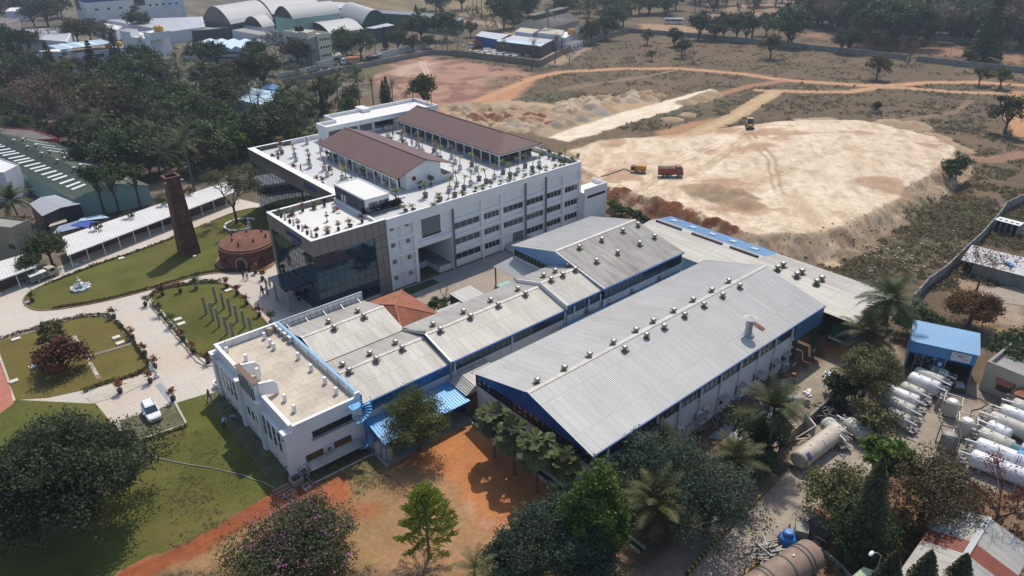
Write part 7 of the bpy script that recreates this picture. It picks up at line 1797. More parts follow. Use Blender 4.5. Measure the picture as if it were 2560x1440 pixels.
def flat_bld(nm,label,cat,pts,h,mw,mr,par=.5,z0=-.4):
    """walls on a surveyed outline, flat roof with parapet; pts are world points of the roof corners"""
    pts=ccw(list(pts));c=Vector((sum(p[0] for p in pts)/len(pts),sum(p[1] for p in pts)/len(pts)))
    t=thing(nm,label,cat,(c.x,c.y,0));mb=MB();mb.prism(pts,z0,h);mb.build('wall',mw,t)
    ins=[(c.x+(p[0]-c.x)*.965,c.y+(p[1]-c.y)*.965) for p in pts]
    mb=MB();mb.prism(ins,h+.01,h+.06);mb.build('roof',mr,t)
    if par:
        mb=MB();n=len(pts)
        for i in range(n):
            j=(i+1)%n;mb.prism([pts[i],pts[j],ins[j],ins[i]],h+.005,h+par)
        mb.build('parapet',mw,t)
    t['_pts']=[x for p in pts for x in p]
    return t
def edge_boxes(t,a,b,us,zs,w,h,m,name='window',out=.08):
    """boxes set on the wall line a-b (world points) at fractions us and heights zs"""
    A,B=Vector(a),Vector(b);d=(B-A).normalized();rz=math.atan2(d.y,d.x);n=Vector((d.y,-d.x))
    if n.dot(-A)<0: n=-n
    for z in zs:
        for u in us:
            c=A.lerp(B,u)+n*(out/2-.02);mb=MB();mb.bbox(c.x,c.y,z,w,out,h,rz);mb.build(name,m,t)
def gable_bld(nm,label,cat,a,b,c,d,h,rise,mr,mw,ridge_ab=False,skyl=None,pitch=.5):
    """a-b near gable end eaves (left, right), c-d far end (right, left); roof ridge between the two ends"""
    A,B,Cc,D=map(Vector,(a,b,c,d));t=thing(nm,label,cat,(A.x,A.y,0))
    r0,r1=(A+B)/2,(Cc+D)/2;v3=lambda v,z: (v.x,v.y,z)
    mb=MB();mb.sheet(v3(A,h),v3(D,h),v3(r1,h+rise),v3(r0,h+rise),pitch=pitch,depth=.07);mb.build('roof',mr,t)
    mb=MB();mb.sheet(v3(Cc,h),v3(B,h),v3(r0,h+rise),v3(r1,h+rise),pitch=pitch,depth=.07);mb.build('roof',mr,t)
    s=.985;cc=(A+B+Cc+D)/4;q=[cc+(p-cc)*s for p in (A,B,Cc,D)];ra,rb=(q[0]+q[1])/2,(q[2]+q[3])/2
    mb=MB();hh=h-.12
    vs=[v3(p,-.4) for p in q]+[v3(p,hh) for p in q]+[v3(ra,hh+rise),v3(rb,hh+rise)]
    mb.add(vs,[(0,1,5,8,4),(1,2,6,5),(2,3,7,9,6),(3,0,4,7),(3,2,1,0)]);mb.build('wall',mw,t)
    return t,q
def arch_bld(nm,label,a,b,c,h,rise,mr,mw,mgab,open_=False):
    A,B,Cc=map(Vector,(a,b,c));L=Cc-B;t=thing(nm,label,'shed',(A.x,A.y,0));mb=MB();n=18;W=(B-A);mb2=MB()
    prof=[(k/n,math.sin(math.pi*k/n)**.8) for k in range(n+1)]
    S=max(6,int(L.length/1.0));vs=[]
    for j in range(2*S+1):
        e=.10 if j%2 else 0
        for u,z in prof: p=A+W*u+L*(j/(2*S));vs.append((p.x,p.y,h+z*(rise+e)))
    fs=[(j*(n+1)+i,j*(n+1)+i+1,(j+1)*(n+1)+i+1,(j+1)*(n+1)+i) for j in range(2*S) for i in range(n)]
    mb.add(vs,fs);mb.build('roof',mr,t)
    for s_ in (.02,.98):
        mb=MB();o=L*s_;k=.97
        mb.extr([(*(A+W*(.5+(u-.5)*k)+o),h-.05+z*(rise-.25)) for u,z in prof],(*(L.normalized()*.15),0));mb.build('gable',mgab,t)
    mb=MB();q=[A+W*.02+L*.02,A+W*.98+L*.02,A+W*.98+L*.98,A+W*.02+L*.98];mb.prism(ccw([(p.x,p.y) for p in q]),-.4,h-.06);mb.build('wall',mw,t)
    return t
# big white factory with the blue stripe
A_,B_=P(229,72),P(455,52)
t,W_=blk('factory','large white factory with a dark blue stripe and black glass strips','factory',(229,72),(455,52))
def lb(t,name,m,*bx):
    mb=MB()
    for b in bx: mb.box(*b)
    return mb.build(name,m,t,local=True)
lb(t,'plinth_wall',M_FARW,(0,W_,-3,40,-.4,8.5));lb(t,'upper_wall',mat('far_cream_wall',(.55,.55,.56),.7,.04,.1),(-.4,W_-9,-3.2,30,8.51,25));lb(t,'stripe',M_STRIPE,(-.45,W_-9,-3.27,-3.21,14.6,16.2),(-.47,-.41,-3.2,30,14.6,16.2))
lb(t,'glass_strip',M_DARK,(W_*.5,W_*.5+6,-3.4,-3.22,11,25));lb(t,'glass_strip',M_DARK,(-.6,-.42,17,33,8.6,25));lb(t,'end_block',mat('pale_blue_wall',(.47,.53,.6),.7,.05,.1),(W_-8.9,W_+3,-1,25,0,27))
for k in range(4): lb(t,'window',M_DARK,(4+k*6.4,5.8+k*6.4,-3.28,-3.21,10,11.1));
for k in range(5): lb(t,'window',M_DARK,(W_*.5+8+k*3.8,W_*.5+9.4+k*3.8,-3.28,-3.21,10.2,11.3))
for k in range(2): lb(t,'slot_window',M_DARK,(3+k*6,3.9+k*6,-3.28,-3.21,17.5,21));lb(t,'slot_window',M_DARK,(W_*.5+8+k*5.2,W_*.5+8.8+k*5.2,-3.28,-3.21,17.5,21))
for k in range(8): lb(t,'window',M_DARK,(-.06-.42*(k>3),-.0-.42*(k>3),2+(k%4)*6,3.2+(k%4)*6,4.5 if k<4 else 9.8,5.6 if k<4 else 10.9))
t=flat_bld('warehouse','wide low warehouse with a pale ribbed roof in front of the striped factory','warehouse',[z1_(1315,245,6),z1_(2110,385,6),z1_(2520,330,6),z1_(2490,205,6)],6,M_FARW,M_FARR,0)
flat_bld('warehouse','low building with a white roof left of the pale warehouse','warehouse',[z1_(1130,300,5),z1_(1420,380,5),z1_(1530,330,5),z1_(1290,285,5)],5,M_FARW,mat('white_roof',(.6,.58,.54),.7,.05,.3),.2)
flat_bld('warehouse','long pale roofed warehouse at the left edge behind the dry trees','warehouse',[z1_(-400,450,6),z1_(300,470,6),z1_(830,515,6),z1_(900,335,6),z1_(-400,385,6)],6,M_FARW,M_FARR,0)
flat_bld('house','white and brown flat-roofed building at the far left edge','building',[z1_(-200,260,7),z1_(80,300,7),z1_(240,240,7),z1_(-150,190,7)],7,mat('far_tan',(.36,.3,.26),.8,.1),M_ASB,.4)
flat_bld('warehouse','far white shed roof beyond the trees at the top left','warehouse',[z1_(60,140,6),z1_(360,135,6),z1_(340,90,6),z1_(120,95,6)],6,M_FARW,M_WHITE2,0)
# white block with orange tanks
t=flat_bld('apartment_block','white block with stair towers and orange water tanks','building',[z1_(1485,455,8.5),z1_(1845,500,8.5),z1_(2085,440,8.5),z1_(1730,395,8.5)],8.5,M_FARW,M_TERR,.6)
edge_boxes(t,z1_(1485,455,8.5),z1_(1845,500,8.5),(.42,.54,.66),(2.0,5.0),1.6,1.2,M_FRAMED)
t2=flat_bld('stair_tower','right stair tower of the white block, carrying the orange tanks','tower',[z1_(1845,415,11.5),z1_(2070,390,11.5),z1_(1960,360,11.5),z1_(1765,400,11.5)],11.5,M_FARW,M_TERR,.3,z0=8.57)
flat_bld('stair_tower','left stair tower of the white block beside the dry trees','tower',[z1_(1470,385,11),z1_(1600,400,11),z1_(1690,362,11),z1_(1560,350,11)],11,M_FARW,M_CONCG,.2,z0=8.57)
def tanks2(label,z,pts,m,g,r=.75,h=1.6):
    for i,(x,y) in enumerate(pts):
        t=thing('rooftop_tank',label%(('first','second','third')[i]),'tank',(x,y,z),0,g);mb=MB();mb.lathe([(r,0),(r*1.03,h*.3),(r,h*.75),(r*.6,h*.95),(r*.3,h)],(0,0,0),14);mb.build('body',m,t,smooth=True,local=True);mb=MB();mb.lathe([(r*.3,h),(r*.32,h*1.06)],(0,0,0),10);mb.build('lid',m,t,local=True)
tanks2('orange water tank on the stair tower of the white block, %s from left',11.6,[z1_(1935,388,11.6),z1_(1980,386,11.6)],M_ORT,'orange rooftop tanks',1.3,2.6)
# white building with pale blue and rusty roofs
t=flat_bld('workshop','white building with a rust-streaked roof below a pale blue canopy','building',[z1_(945,665,9.0),z1_(1370,605,9.0),z1_(1290,562,9.0),z1_(820,618,9.0)],9.0,M_FARW,M_RUST,.15)
edge_boxes(t,z1_(945,665,9.0),z1_(1370,605,9.0),(.25,.62),(7.2,3.4),3.4,1.2,M_FRAMED)
t=flat_bld('workshop','white wing with orange tanks right of the rust-streaked roof','building',[z1_(1370,612,8.9),z1_(1550,580,8.9),z1_(1480,540,8.9),z1_(1300,565,8.9)],8.7,M_FARW,M_TERR,.4)
edge_boxes(t,z1_(1370,612,8.9),z1_(1550,580,8.9),(.35,.75),(7,3.2),1.9,1.2,M_FRAMED)
t=flat_bld('workshop','white wing left of the rust-streaked roof behind the conifer','building',[z1_(470,640,8),z1_(760,645,8),z1_(740,600,8),z1_(560,615,8)],8,M_FARW,M_TERR,.3)
edge_boxes(t,z1_(470,640,8),z1_(760,645,8),(.5,.88),(6,),1.6,1.0,M_FRAMED)
ca=[z1_(745,612,11.2),z1_(1385,530,11.2),z1_(1240,483,12),z1_(585,560,12)]
t=thing('roof_canopy','pale blue sheet canopy with two white strips above the white building','canopy',(*ca[0],9));mb=MB();mb.sheet((*ca[0],11.2),(*ca[1],11.2),(*ca[2],12),(*ca[3],12),pitch=.6,depth=.06);mb.build('sheet',M_LTB,t)
for u in (.2,.45,.68):
    a,b,c,d=[Vector((*p,z)) for p,z in zip(ca,(11.2,11.2,12,12))];mb=MB();q0,q1_,q2_,q3_=a.lerp(b,u),a.lerp(b,u+.05),d.lerp(c,u+.05),d.lerp(c,u);up=Vector((0,0,.09));mb.extr([q0+up,q1_+up,q2_+up,q3_+up],(0,0,.02));mb.build('light_strip',M_WHITE,t)
for p in ca: mb=MB();mb.bar((p[0]*.999,p[1]*.999,8),(p[0]*.999,p[1]*.999,11.1),.15);mb.build('post',M_STEEL,t)
tanks2('orange water tank by the pale blue canopy, %s from left',9.1,[z1_(1335,585,9.1),z1_(1480,575,9.1)],M_ORT,'orange rooftop tanks',1.15,2.2)
flat_bld('workshop','low white building between the canopy building and the palms','building',[z1_(1555,655,5),z1_(1840,622,5),z1_(1770,590,5),z1_(1530,625,5)],5,M_FARW,M_WHITE2,.4)
t=thing('market_awning','orange-red awning among the trees at the left','awning',(*z1_(410,850),0));a=[Vector((*z1_(*p,3),3)) for p in ((355,850),(480,850),(470,815),(360,810))];mb=MB();mb.extr([tuple(v) for v in a],(0,0,.1));mb.build('sheet',mat('orange_awning',(.6,.12,.06),.6),t);mb=MB();[mb.tube([(v.x,v.y,0),(v.x,v.y,3)],.06,5) for v in a[:1]];mb.build('pole',M_STEEL,t)
# saw-tooth factory
t=thing('sawtooth_factory','low white factory with a pale blue saw-tooth roof','factory',(*z2_(310,620),0));sa,sb_=Vector(z2_(-120,600,5)),Vector(z2_(640,605,5));dd=sb_-sa;nv=Vector((-dd.y,dd.x)).normalized()*22
mb=MB();mb.prism(ccw([(sa.x,sa.y),(sb_.x,sb_.y),(sb_.x+nv.x,sb_.y+nv.y),(sa.x+nv.x,sa.y+nv.y)]),-.4,5);mb.build('wall',M_FARW,t)
for k in range(5):
    a=sa+dd*(k/5);b=sa+dd*((k+1)/5);mb=MB();mb.extr([(a.x,a.y,5.01),(b.x,b.y,5.01),(a.x+(b.x-a.x)*.35,a.y+(b.y-a.y)*.35,6.3)],(nv.x,nv.y,0));mb.build('roof_tooth',M_LTB,t)
edge_boxes(t,(sa.x,sa.y),(sb_.x,sb_.y),[.60+.035*k for k in range(9)],(1.2,3.4),.8,1.1,M_FRAMED)
# cream building with round openings
pc=[z2_(1120,402,12),z2_(1505,452,12),z2_(1695,420,12),z2_(1330,372,12)]
t=flat_bld('office_building','cream three-storey building with rows of round openings','building',pc,12,M_FARC,M_CREAM,.8)
A2,B2_=Vector(pc[1]),Vector(pc[2]);d=(B2_-A2).normalized();rz=math.atan2(d.y,d.x);n_=Vector((d.y,-d.x));n_=n_ if n_.dot(-A2)>0 else -n_
for z in (10.4,7.2,3.8):
    for u in (.34,.52,.70,.87):
        c=A2.lerp(B2_,u);mb=MB();mb.tube([(c.x-n_.x*.1,c.y-n_.y*.1,z),(c.x+n_.x*.1,c.y+n_.y*.1,z)],.52,14);mb.build('round_window',M_DARK,t)
edge_boxes(t,pc[1],pc[2],(.09,),(6.2,),1.5,11.5,mat('mauve_panel',(.2,.155,.165),.8,.05),'mauve_panel',.12)
edge_boxes(t,pc[0],pc[1],(.12,.3,.66),(10.2,6.9,3.6),1.6,.6,M_FRAMED,'window')
flat_bld('stair_tower','flat stair tower on top of the cream building','tower',[z2_(1300,395,14.4),z2_(1420,410,14.4),z2_(1520,375,14.4),z2_(1400,365,14.4)],14.4,M_FARC,M_CREAM,.2,z0=12.08)
tanks2('black water tank on the cream building, %s from left',14.5,[z2_(1300,385,14.5),z2_(1345,380,14.5)],M_BLACK,'black rooftop tanks',1.1,2.2)
# arched sheds
AR=mat('arch_roof',(.37,.37,.365),.65,.08,.2,.05,3,metal=.05,stain=(.33,.31,.28),samt=.5,sscale=.2)
GAB=mat('arch_gable',(.13,.115,.11),.8,.1,.4)
arch_bld('arched_shed','biggest arched shed with a dark end wall, left of the group',z2_(135,248,7),z2_(478,300,7),z2_(985,205,7),7,8.0,AR,M_FARG,GAB)
arch_bld('arched_shed','small arched shed, narrower one of the low pair',z2_(475,285,5.5),z2_(628,308,5.5),z2_(1000,240,5.5),5.5,3.6,AR,M_FARW,M_DARK)
arch_bld('arched_shed','small arched shed, wider one of the low pair',z2_(632,306,5.5),z2_(868,340,5.5),z2_(1020,310,5.5),5.5,5.0,AR,M_FARW,M_DARK)
arch_bld('arched_shed','tall arched shed with pale green side wall and open front',z2_(1003,205,12),z2_(1240,235,12),z2_(1840,160,12),12,5.5,AR,M_FARGL,M_DARK)
arch_bld('arched_shed','long arched shed farthest back in the group',z2_(690,100,8),z2_(985,175,8),z2_(1600,95,8),8,6.5,AR,M_FARG,GAB)
arch_bld('arched_shed','arched shed with a green half-round end wall facing right',z2_(2420,268,7),z2_(2098,300,7),z2_(1800,190,7),7,6.5,AR,M_FARG,M_FARG)
arch_bld('arched_shed','low arched shed behind the cream building',z2_(1385,350,5.5),z2_(1695,415,5.5),z2_(2110,355,5.5),5.5,4.0,AR,M_FARW,M_DARK)
flat_bld('factory','green box building at the right end of the arched sheds','factory',[z2_(2130,345,7),z2_(2240,355,7),z2_(2500,310,7),z2_(2400,285,7)],7,M_FARG,M_FARR,0)
flat_bld('factory','low white building with a red door before the arched pair','factory',[z2_(490,370,4.5),z2_(880,440,4.5),z2_(1040,420,4.5),z2_(640,345,4.5)],4.5,M_FARW,M_CONCG,0)
flat_bld('factory','dark canopy building at the left foot of the biggest arched shed','factory',[z2_(-40,380,5),z2_(470,345,5),z2_(440,320,5),z2_(0,350,5)],5,M_DARK,M_CONCG,0)
flat_bld('factory','dark steel tower beyond the arched sheds','tower',[z2_(1750,100,8),z2_(2030,110,8),z2_(2020,40,8),z2_(1740,20,8)],8,M_FARG,M_FARR,0)
t,q=gable_bld('long_shed','long dark green shed with a grey roof at the edge of the dry field','shed',q2(925,135,7),q2(230,72,7),q2(150,88,7),q2(880,160,7),7,.9,M_FARR,M_FARG);
t,q=gable_bld('long_shed','low shed with a grey roof in front of the long dark green shed','shed',z2_(1730,480,5),z2_(1980,480,5),z2_(1960,430,5),z2_(1720,445,5),5,.8,M_FARR,M_FARW)
# left: green roofed shed with skylights
GQ=[Vector(z3_(*p,4.5)) for p in ((375,408),(765,335),(285,118),(-250,92))]
t,q=gable_bld('green_shed','green-roofed shed with white skylight strips and a pale green gable wall','shed',*GQ,4.5,2.0,M_GRNR,M_FARGL)
def gp(u,v):
    z=4.5+2.0*(1-abs(u-.5)*2);p=GQ[0].lerp(GQ[1],u).lerp(GQ[3].lerp(GQ[2],u),v/60);return Vector((p.x,p.y,z))
for k in range(20):
    v=3.5+k*2.7+(.5 if k%3==0 else 0);mb=MB();up=Vector((0,0,.10));mb.extr([gp(.13,v)+up,gp(.31,v)+up,gp(.31,v+.9)+up,gp(.13,v+.9)+up],(0,0,.02));mb.build('skylight',M_WHITE,t)
    if k%2: mb=MB();mb.extr([gp(.68,v)+up,gp(.87,v)+up,gp(.87,v+.7)+up,gp(.68,v+.7)+up],(0,0,.02));mb.build('skylight',M_WHITE,t)
for k in range(6):
    for u in (.44,.56):
        p=gp(u,6+k*8.2+(2 if u>.5 else 0));plant(VENT,p.x,p.y,'turbine ventilator on the green roof, %s from the gable in the %s row'%(ORD[k],'near' if u<.5 else 'far'),'turbine ventilators on the shed roofs',z=p.z+.1,cat='ventilator',rz=k)
t,q=gable_bld('grey_shed','grey-roofed dark shed between the green shed and the flame tree','shed',z3_(215,492,4),z3_(412,430,4),z3_(280,383,4),z3_(150,430,4),4,.5,M_FARR,M_DARK)
flat_bld('house','white flat-roofed building at the left edge beside the green roof','building',[z3_(-120,260,7),z3_(20,275,7),z3_(98,235,7),z3_(-100,165,7)],7,M_FARW,M_WHITE2,.3)
t=flat_bld('house','drab yellow two-storey building behind the flame tree','building',[z3_(-150,540,7.5),z3_(60,560,7.5),z3_(150,520,7.5),z3_(-100,490,7.5)],7.5,mat('drab_wall',(.25,.22,.15),.85,.12,.4),M_CONCG,.4)
edge_boxes(t,z3_(-150,540,7.5),z3_(60,560,7.5),(.85,),(4,),1.3,.9,M_FRAMED)
flat_bld('house','dark-roofed building with a bright red wall at the left edge','building',[z3_(-80,110,5),z3_(300,92,5),z3_(160,45,5),z3_(-60,30,5)],4.6,M_REDW,M_ASB,.3)
for i,(pp,mm,lb_) in enumerate(((((250,548),(345,520),(330,500),(262,520)),mat('tarp_cream',(.42,.38,.3),.8),'cream'),(((270,585),(430,545),(400,515),(300,545)),mat('tarp_greyblue',(.2,.26,.36),.7,.1),'grey-blue'),(((360,540),(470,555),(500,520),(420,515)),mat('tarp_deep',(.03,.06,.32),.6,.1),'deep blue'),(((400,520),(560,500),(520,485),(410,505)),M_LTB,'pale blue'))):
    t=thing('sheet_hut','%s sheet roof of a low hut behind the long white carport'%lb_,'hut',(*z3_(*pp[0],2),0));a=[(*z3_(*p,2.0+.12*i),2.0+.12*i) for p in pp];mb=MB();mb.extr(a,(0,0,.06));mb.build('roof',mm,t);c=Vector((sum(p[0] for p in a)/4,sum(p[1] for p in a)/4));mb=MB();mb.prism(ccw([(c.x+(p[0]-c.x)*.9,c.y+(p[1]-c.y)*.9) for p in a]),0,1.95);mb.build('wall',M_CWALLB,t)
# carports with white sheets
def carport(label,f0,f1,b0,b1,z=2.7,n=10):
    a,b,c,d=[z3_(*p,z) for p in (f0,f1,b1,b0)];t=thing('carport',label,'carport',(*a,0));mb=MB();mb.sheet((*a,z),(*b,z),(*c,z+.35),(*d,z+.35),pitch=.5,depth=.05);mb.build('roof',mat('carport_white',(.57,.565,.55),.6,.06,.3,.03,5,stain=(.4,.38,.34),samt=.4,sscale=.4),t)
    A,B=Vector(a),Vector(b)
    for k in range(n): p=A.lerp(B,(k+.1)/(n-.8));mb=MB();mb.tube([(p.x,p.y,0),(p.x,p.y,z-.05)],.07,6);mb.build('post',M_WHITE,t)
    mb=MB();mb.bar((*a,z-.08),(*b,z-.08),.08,.14);mb.build('beam',M_WHITE,t)
carport('long white sheet-roofed carport along the road behind the chimney',(345,693),(1215,362),(322,606),(1160,322),n=13)
carport('shorter white carport at the left edge behind the pickup truck',(-140,870),(187,750),(-160,780),(150,688),n=4)
# pale blue shed beside the office
t,q=gable_bld('blue_roof_shed','shed with a pale blue roof among the trees behind the office','shed',z5_(270,420,5),z5_(425,332,5),z5_(75,278,5),z5_(-90,350,5),5,.6,M_LTB,M_FARW)
t,q=gable_bld('blue_roof_shed','small bright blue shed behind the pale blue roof','shed',z5_(145,285,3.5),z5_(248,300,3.5),z5_(275,268,3.5),z5_(190,246,3.5),3.5,.4,M_RF_B,M_CLAD)
flat_bld('house','stained concrete building at the corner of the pale blue roof','building',[z5_(150,400,5),z5_(240,415,5),z5_(268,375,5),z5_(170,365,5)],4.7,M_CONCG,M_CONCG,.5)
# walled yard beyond the red field
t=flat_bld('blue_shed','shed with a deep blue wall and pale roof in the walled yard','shed',[z4_(143,172,5),z4_(300,200,5),z4_(385,168,5),z4_(180,143,5)],5,M_CLAD,M_FARR,0)
t=flat_bld('open_shed','open shed with a pale sheet roof edged light blue in the walled yard','shed',[z4_(272,203,5),z4_(548,236,5),z4_(632,195,5),z4_(352,165,5)],5,mat('brown_open',(.09,.07,.06),.9,.2),M_FARR,0)
pp=[z4_(272,204,5.1),z4_(548,237,5.1),z4_(572,224,5.1),z4_(300,192,5.1)];mb=MB();mb.prism(ccw(pp),5.08,5.14);mb.build('roof_edge',M_LTB,t)
t=flat_bld('workshop','white workshop with a cream roof, left of two behind the open shed','building',[z4_(388,145,6.5),z4_(495,158,6.5),z4_(540,132,6.5),z4_(425,120,6.5)],6.5,M_FARW,M_CREAM,0)
t=flat_bld('workshop','white workshop with a cream roof, right of two behind the open shed','building',[z4_(528,152,7),z4_(672,168,7),z4_(692,138,7),z4_(570,122,7)],7,M_FARW,M_CREAM,0)
t=flat_bld('house','white flat-roofed house with orange tanks in the walled yard','building',[z4_(640,185,5),z4_(700,195,5),z4_(755,160,5),z4_(695,150,5)],5.2,M_FARW,M_TERR,.5)
edge_boxes(t,z4_(640,185,5),z4_(700,195,5),(.3,.7),(3.4,1.2),1.1,1.0,M_FRAMED)
tanks2('orange tank on the white yard house, %s from left',5.3,[z4_(728,160,5.5),z4_(742,160,5.5)],M_ORT,'orange rooftop tanks',1.1,2.6)
t=flat_bld('house','small white house at the wall corner of the yard','building',[z4_(680,222,3.2),z4_(735,228,3.2),z4_(805,207,3.2),z4_(760,198,3.2)],3.2,M_FARW,M_ASB,.2)
edge_boxes(t,z4_(735,228,3.2),z4_(805,207,3.2),(.3,.6,.85),(1.6,),1.2,1.0,M_FRAMED)
t,q=gable_bld('old_hall','old hall with yellowed gable and dark sheet roof carrying a raised ridge','hall',z4_(385,108,5),z4_(585,128,5),z4_(785,78,5),z4_(610,50,5),5,4.5,M_ASB,mat('yellowed_wall',(.42,.38,.28),.85,.1,.3,stain=(.25,.22,.17),samt=.6,sscale=.4))
r0=Vector(((q[0].x+q[1].x)/2,(q[0].y+q[1].y)/2));r1_=Vector(((q[2].x+q[3].x)/2,(q[2].y+q[3].y)/2));mb=MB();mb.bar((*r0,10.6),(*r1_,10.6),5.0,.25);mb.build('monitor_roof',M_ASB,t);mb=MB();mb.bar((*r0,9.6),(*r1_,9.6),4.0,1.7);mb.build('monitor_wall',M_DARK,t)
for i in range(3):
    t,q=gable_bld('low_shed','dark-roofed low shed right of the old hall, %s of three'%('nearest the hall','middle','farthest')[i],'shed',z4_(690+i*70,145-i*14,4),z4_(775+i*68,158-i*18,4),z4_(870+i*45,112-i*8,4),z4_(790+i*50,98-i*8,4),4,1.6,M_ASB,M_CREAM)
# walls
M_WSTR=mat('white_fence',(.46,.45,.43),.8,.1,.5,stain=(.3,.28,.25),samt=.5,sscale=.6)
wall('grey pillared wall between the road and the red field',[z5_(*p) for p in ((310,254),(430,232),(640,184),(800,152),(1000,112),(1200,72),(1345,44))]+[z4_(*p) for p in ((0,292),)],2.0,.3,M_CWALL,step=3.2)
wall('long stained wall along the near side of the walled yard',[z4_(*p) for p in ((0,294),(150,312),(350,338),(545,362),(640,312),(695,283),(870,215),(1095,152))],2.6,.3,M_CWALLB,step=4)
wall('cement wall crossing the far side of the dry field',[z4_(1095,152),z4_(1456,180)]+[q3(*p) for p in ((150,285),(640,335),(1200,395),(1690,448))],2.2,.3,M_CWALL,step=3)
wall('cement wall of the dry field right of the gap with the pinkish tree',[q3(*p) for p in ((1765,458),(2100,495),(2560,545),(2800,575))],2.2,.3,M_CWALL,step=3)
wall('white slatted fence before the cream building',[z2_(*p) for p in ((1060,975),(1300,930),(1540,870))],2.2,.2,M_WSTR,step=1.2)
wall('white compound wall by the gate of the cream building',[z2_(*p) for p in ((1530,860),(1745,805))],3.0,.25,M_WSTR,pillars=False)
wall('white compound wall along the road right of the cream building',[z2_(*p) for p in ((2210,745),(2560,660),(2900,590))],2.6,.25,M_WSTR,pillars=False)
wall('far dark wall across the upper right woods',[q3(*p) for p in ((1880,300),(2300,335),(2700,360))],2.2,.3,M_CWALL,pillars=False)
t=thing('gate','green sheet gate on the road beside the cream building','gate',(*z2_(1860,790),0));a,b=z2_(1830,780),z2_(1905,765);mb=MB();mb.bar((*a,1.7),(*b,1.7),.1,3.2);mb.build('leaf_panel',M_FARGL,t);mb=MB();mb.bar((*a,0),(*a,3.5),.25);mb.build('gate_post',M_STEEL,t)
sheet_struct('road',[z5_(*p) for p in ((440,215),(620,172),(800,138),(1000,100),(1345,35),(1340,18),(1000,78),(760,118),(690,128),(600,160),(430,200))],.05,mat('dusty_road',(.30,.26,.215),.9,.12,.2,.1,3),.3)
sheet_struct('road',[z2_(*p) for p in ((1700,800),(1800,790),(1900,680),(1850,640),(1700,660))],.04,MATS['dusty_road'],.3)
# street lamps and poles
for i,(x,y,h) in enumerate(((1435,835,8),(1480,830,8),(1545,875,9),(2262,690,9),(2530,640,9))):
    p=z2_(x,y);t=thing('utility_pole','dark utility pole by the road, %s from the left near the cream building'%ORD[i],'pole',(*p,0),group='utility poles along the far road');mb=MB();mb.tube([(0,0,0),(0,0,h)],[.16,.1],6);mb.build('pole',M_DARK,t,local=True);mb=MB();mb.box(-1,1,-.06,.06,h-.8,h-.65);mb.build('crossarm',M_DARK,t,local=True)
for i,(x,y) in enumerate(((1850,400),(2000,440),(2190,400),(2225,390),(1385,320))):
    p=q3(x,y);t=thing('utility_pole','thin leaning pole at the far wall, %s'%('beside the pinkish tree','right of the pinkish tree','left of the bare pair','right of the bare pair','by the rubble')[i],'pole',(*p,0),group='thin poles at the far wall');mb=MB();mb.tube([(0,0,0),(.8,.3,7)],[.13,.08],6);mb.build('pole',M_CONCG,t,local=True);mb=MB();mb.box(.2,1.4,.25,.35,6.5,6.6);mb.build('crossarm',M_CONCG,t,local=True)
q_=zb_(1165,745,7.0);p=(q_[0]+1.1,q_[1]-.5);t=thing('street_lamp','grey street lamp with a white head among the cypress columns','lamp',(*p,0));d=Vector((q_[0]-p[0],q_[1]-p[1]));mb=MB();mb.tube([(0,0,0),(0,0,6.3),(d.x*.5,d.y*.5,6.9),(d.x,d.y,7.0)],.05,6);mb.build('pole',M_CONCG,t,local=True);mb=MB();mb.lathe([(.05,-.35),(.16,-.2),(.17,.15),(.05,.35)],(d.x,d.y,7.0),10,ax='x');mb.build('lamp_head',M_WHITE,t,local=True)
# ------------------------------------------------------------------ vehicles and people
M_CARW=mat('car_white',(.68,.68,.69),.22,.02,1,coat=.5)
M_ORANGE=mat('truck_orange',(.24,.04,.018),.5,.1,1.5);M_YEL=mat('digger_yellow',(.42,.21,.03),.5,.08,1.5);M_CARGL=glass('car_glass',(.02,.025,.03),.05,spec=.8)
M_LAMP=mat('lamp_lens',(.6,.6,.62),.15,.05);M_TARP=mat('tarp_olive',(.13,.125,.09),.9,.2,1.5);M_WOODB=mat('load_wood',(.30,.19,.12),.9,.2,2)
def wheels(t,xs,hw,r,w=.22):
    for x in xs:
        for s in (-1,1):
            mb=MB();y=s*hw;mb.lathe([(r*.6,-w/2),(r,-w/2*.9),(r,w/2*.9),(r*.6,w/2)],(x,y,r),16,ax='y');wh=mb.build('wheel',M_BLACK,t,local=True)
            mb=MB();mb.lathe([(r*.62,-w/2-.01),(r*.55,w/2+.01)],(x,y,r),12,ax='y');mb.build('rim',M_STEEL,wh,local=True)
def loft(mb,secs):
    """secs: (x, half width, z0, z1) rounded boxes joined along x"""
    k=len(mb.v);n=8
    for x,hw,z0,z1 in secs:
        c=min(.12,(z1-z0)*.3)
        mb.v+=[(x,-hw+c,z0),(x,hw-c,z0),(x,hw,z0+c),(x,hw,z1-c),(x,hw-c,z1),(x,-hw+c,z1),(x,-hw,z1-c),(x,-hw,z0+c)]
    m=len(secs)
    for i in range(m-1):
        for j in range(n): mb.f.append((k+i*n+j,k+i*n+(j+1)%n,k+(i+1)*n+(j+1)%n,k+(i+1)*n+j));mb.mi.append(0)
    mb.f.append(tuple(k+j for j in range(n-1,-1,-1)));mb.f.append(tuple(k+(m-1)*n+j for j in range(n)));mb.mi+=[0,0]
def heading(a,b): return math.atan2(b[1]-a[1],b[0]-a[0])
a,b=P(372,1022),P(392,1058);c=((a[0]+b[0])/2,(a[1]+b[1])/2)
t=thing('parked_car','white compact car with silver roof rails on the grass paving','car',(*c,.09),heading(a,b))
mb=MB();loft(mb,((-1.98,.68,.35,.75),(-1.9,.8,.28,1.0),(-1.2,.86,.25,1.02),(.7,.86,.25,1.0),(1.35,.84,.26,.95),(1.8,.78,.28,.84),(1.98,.62,.32,.7)));mb.build('body',M_CARW,t,smooth=False,local=True)
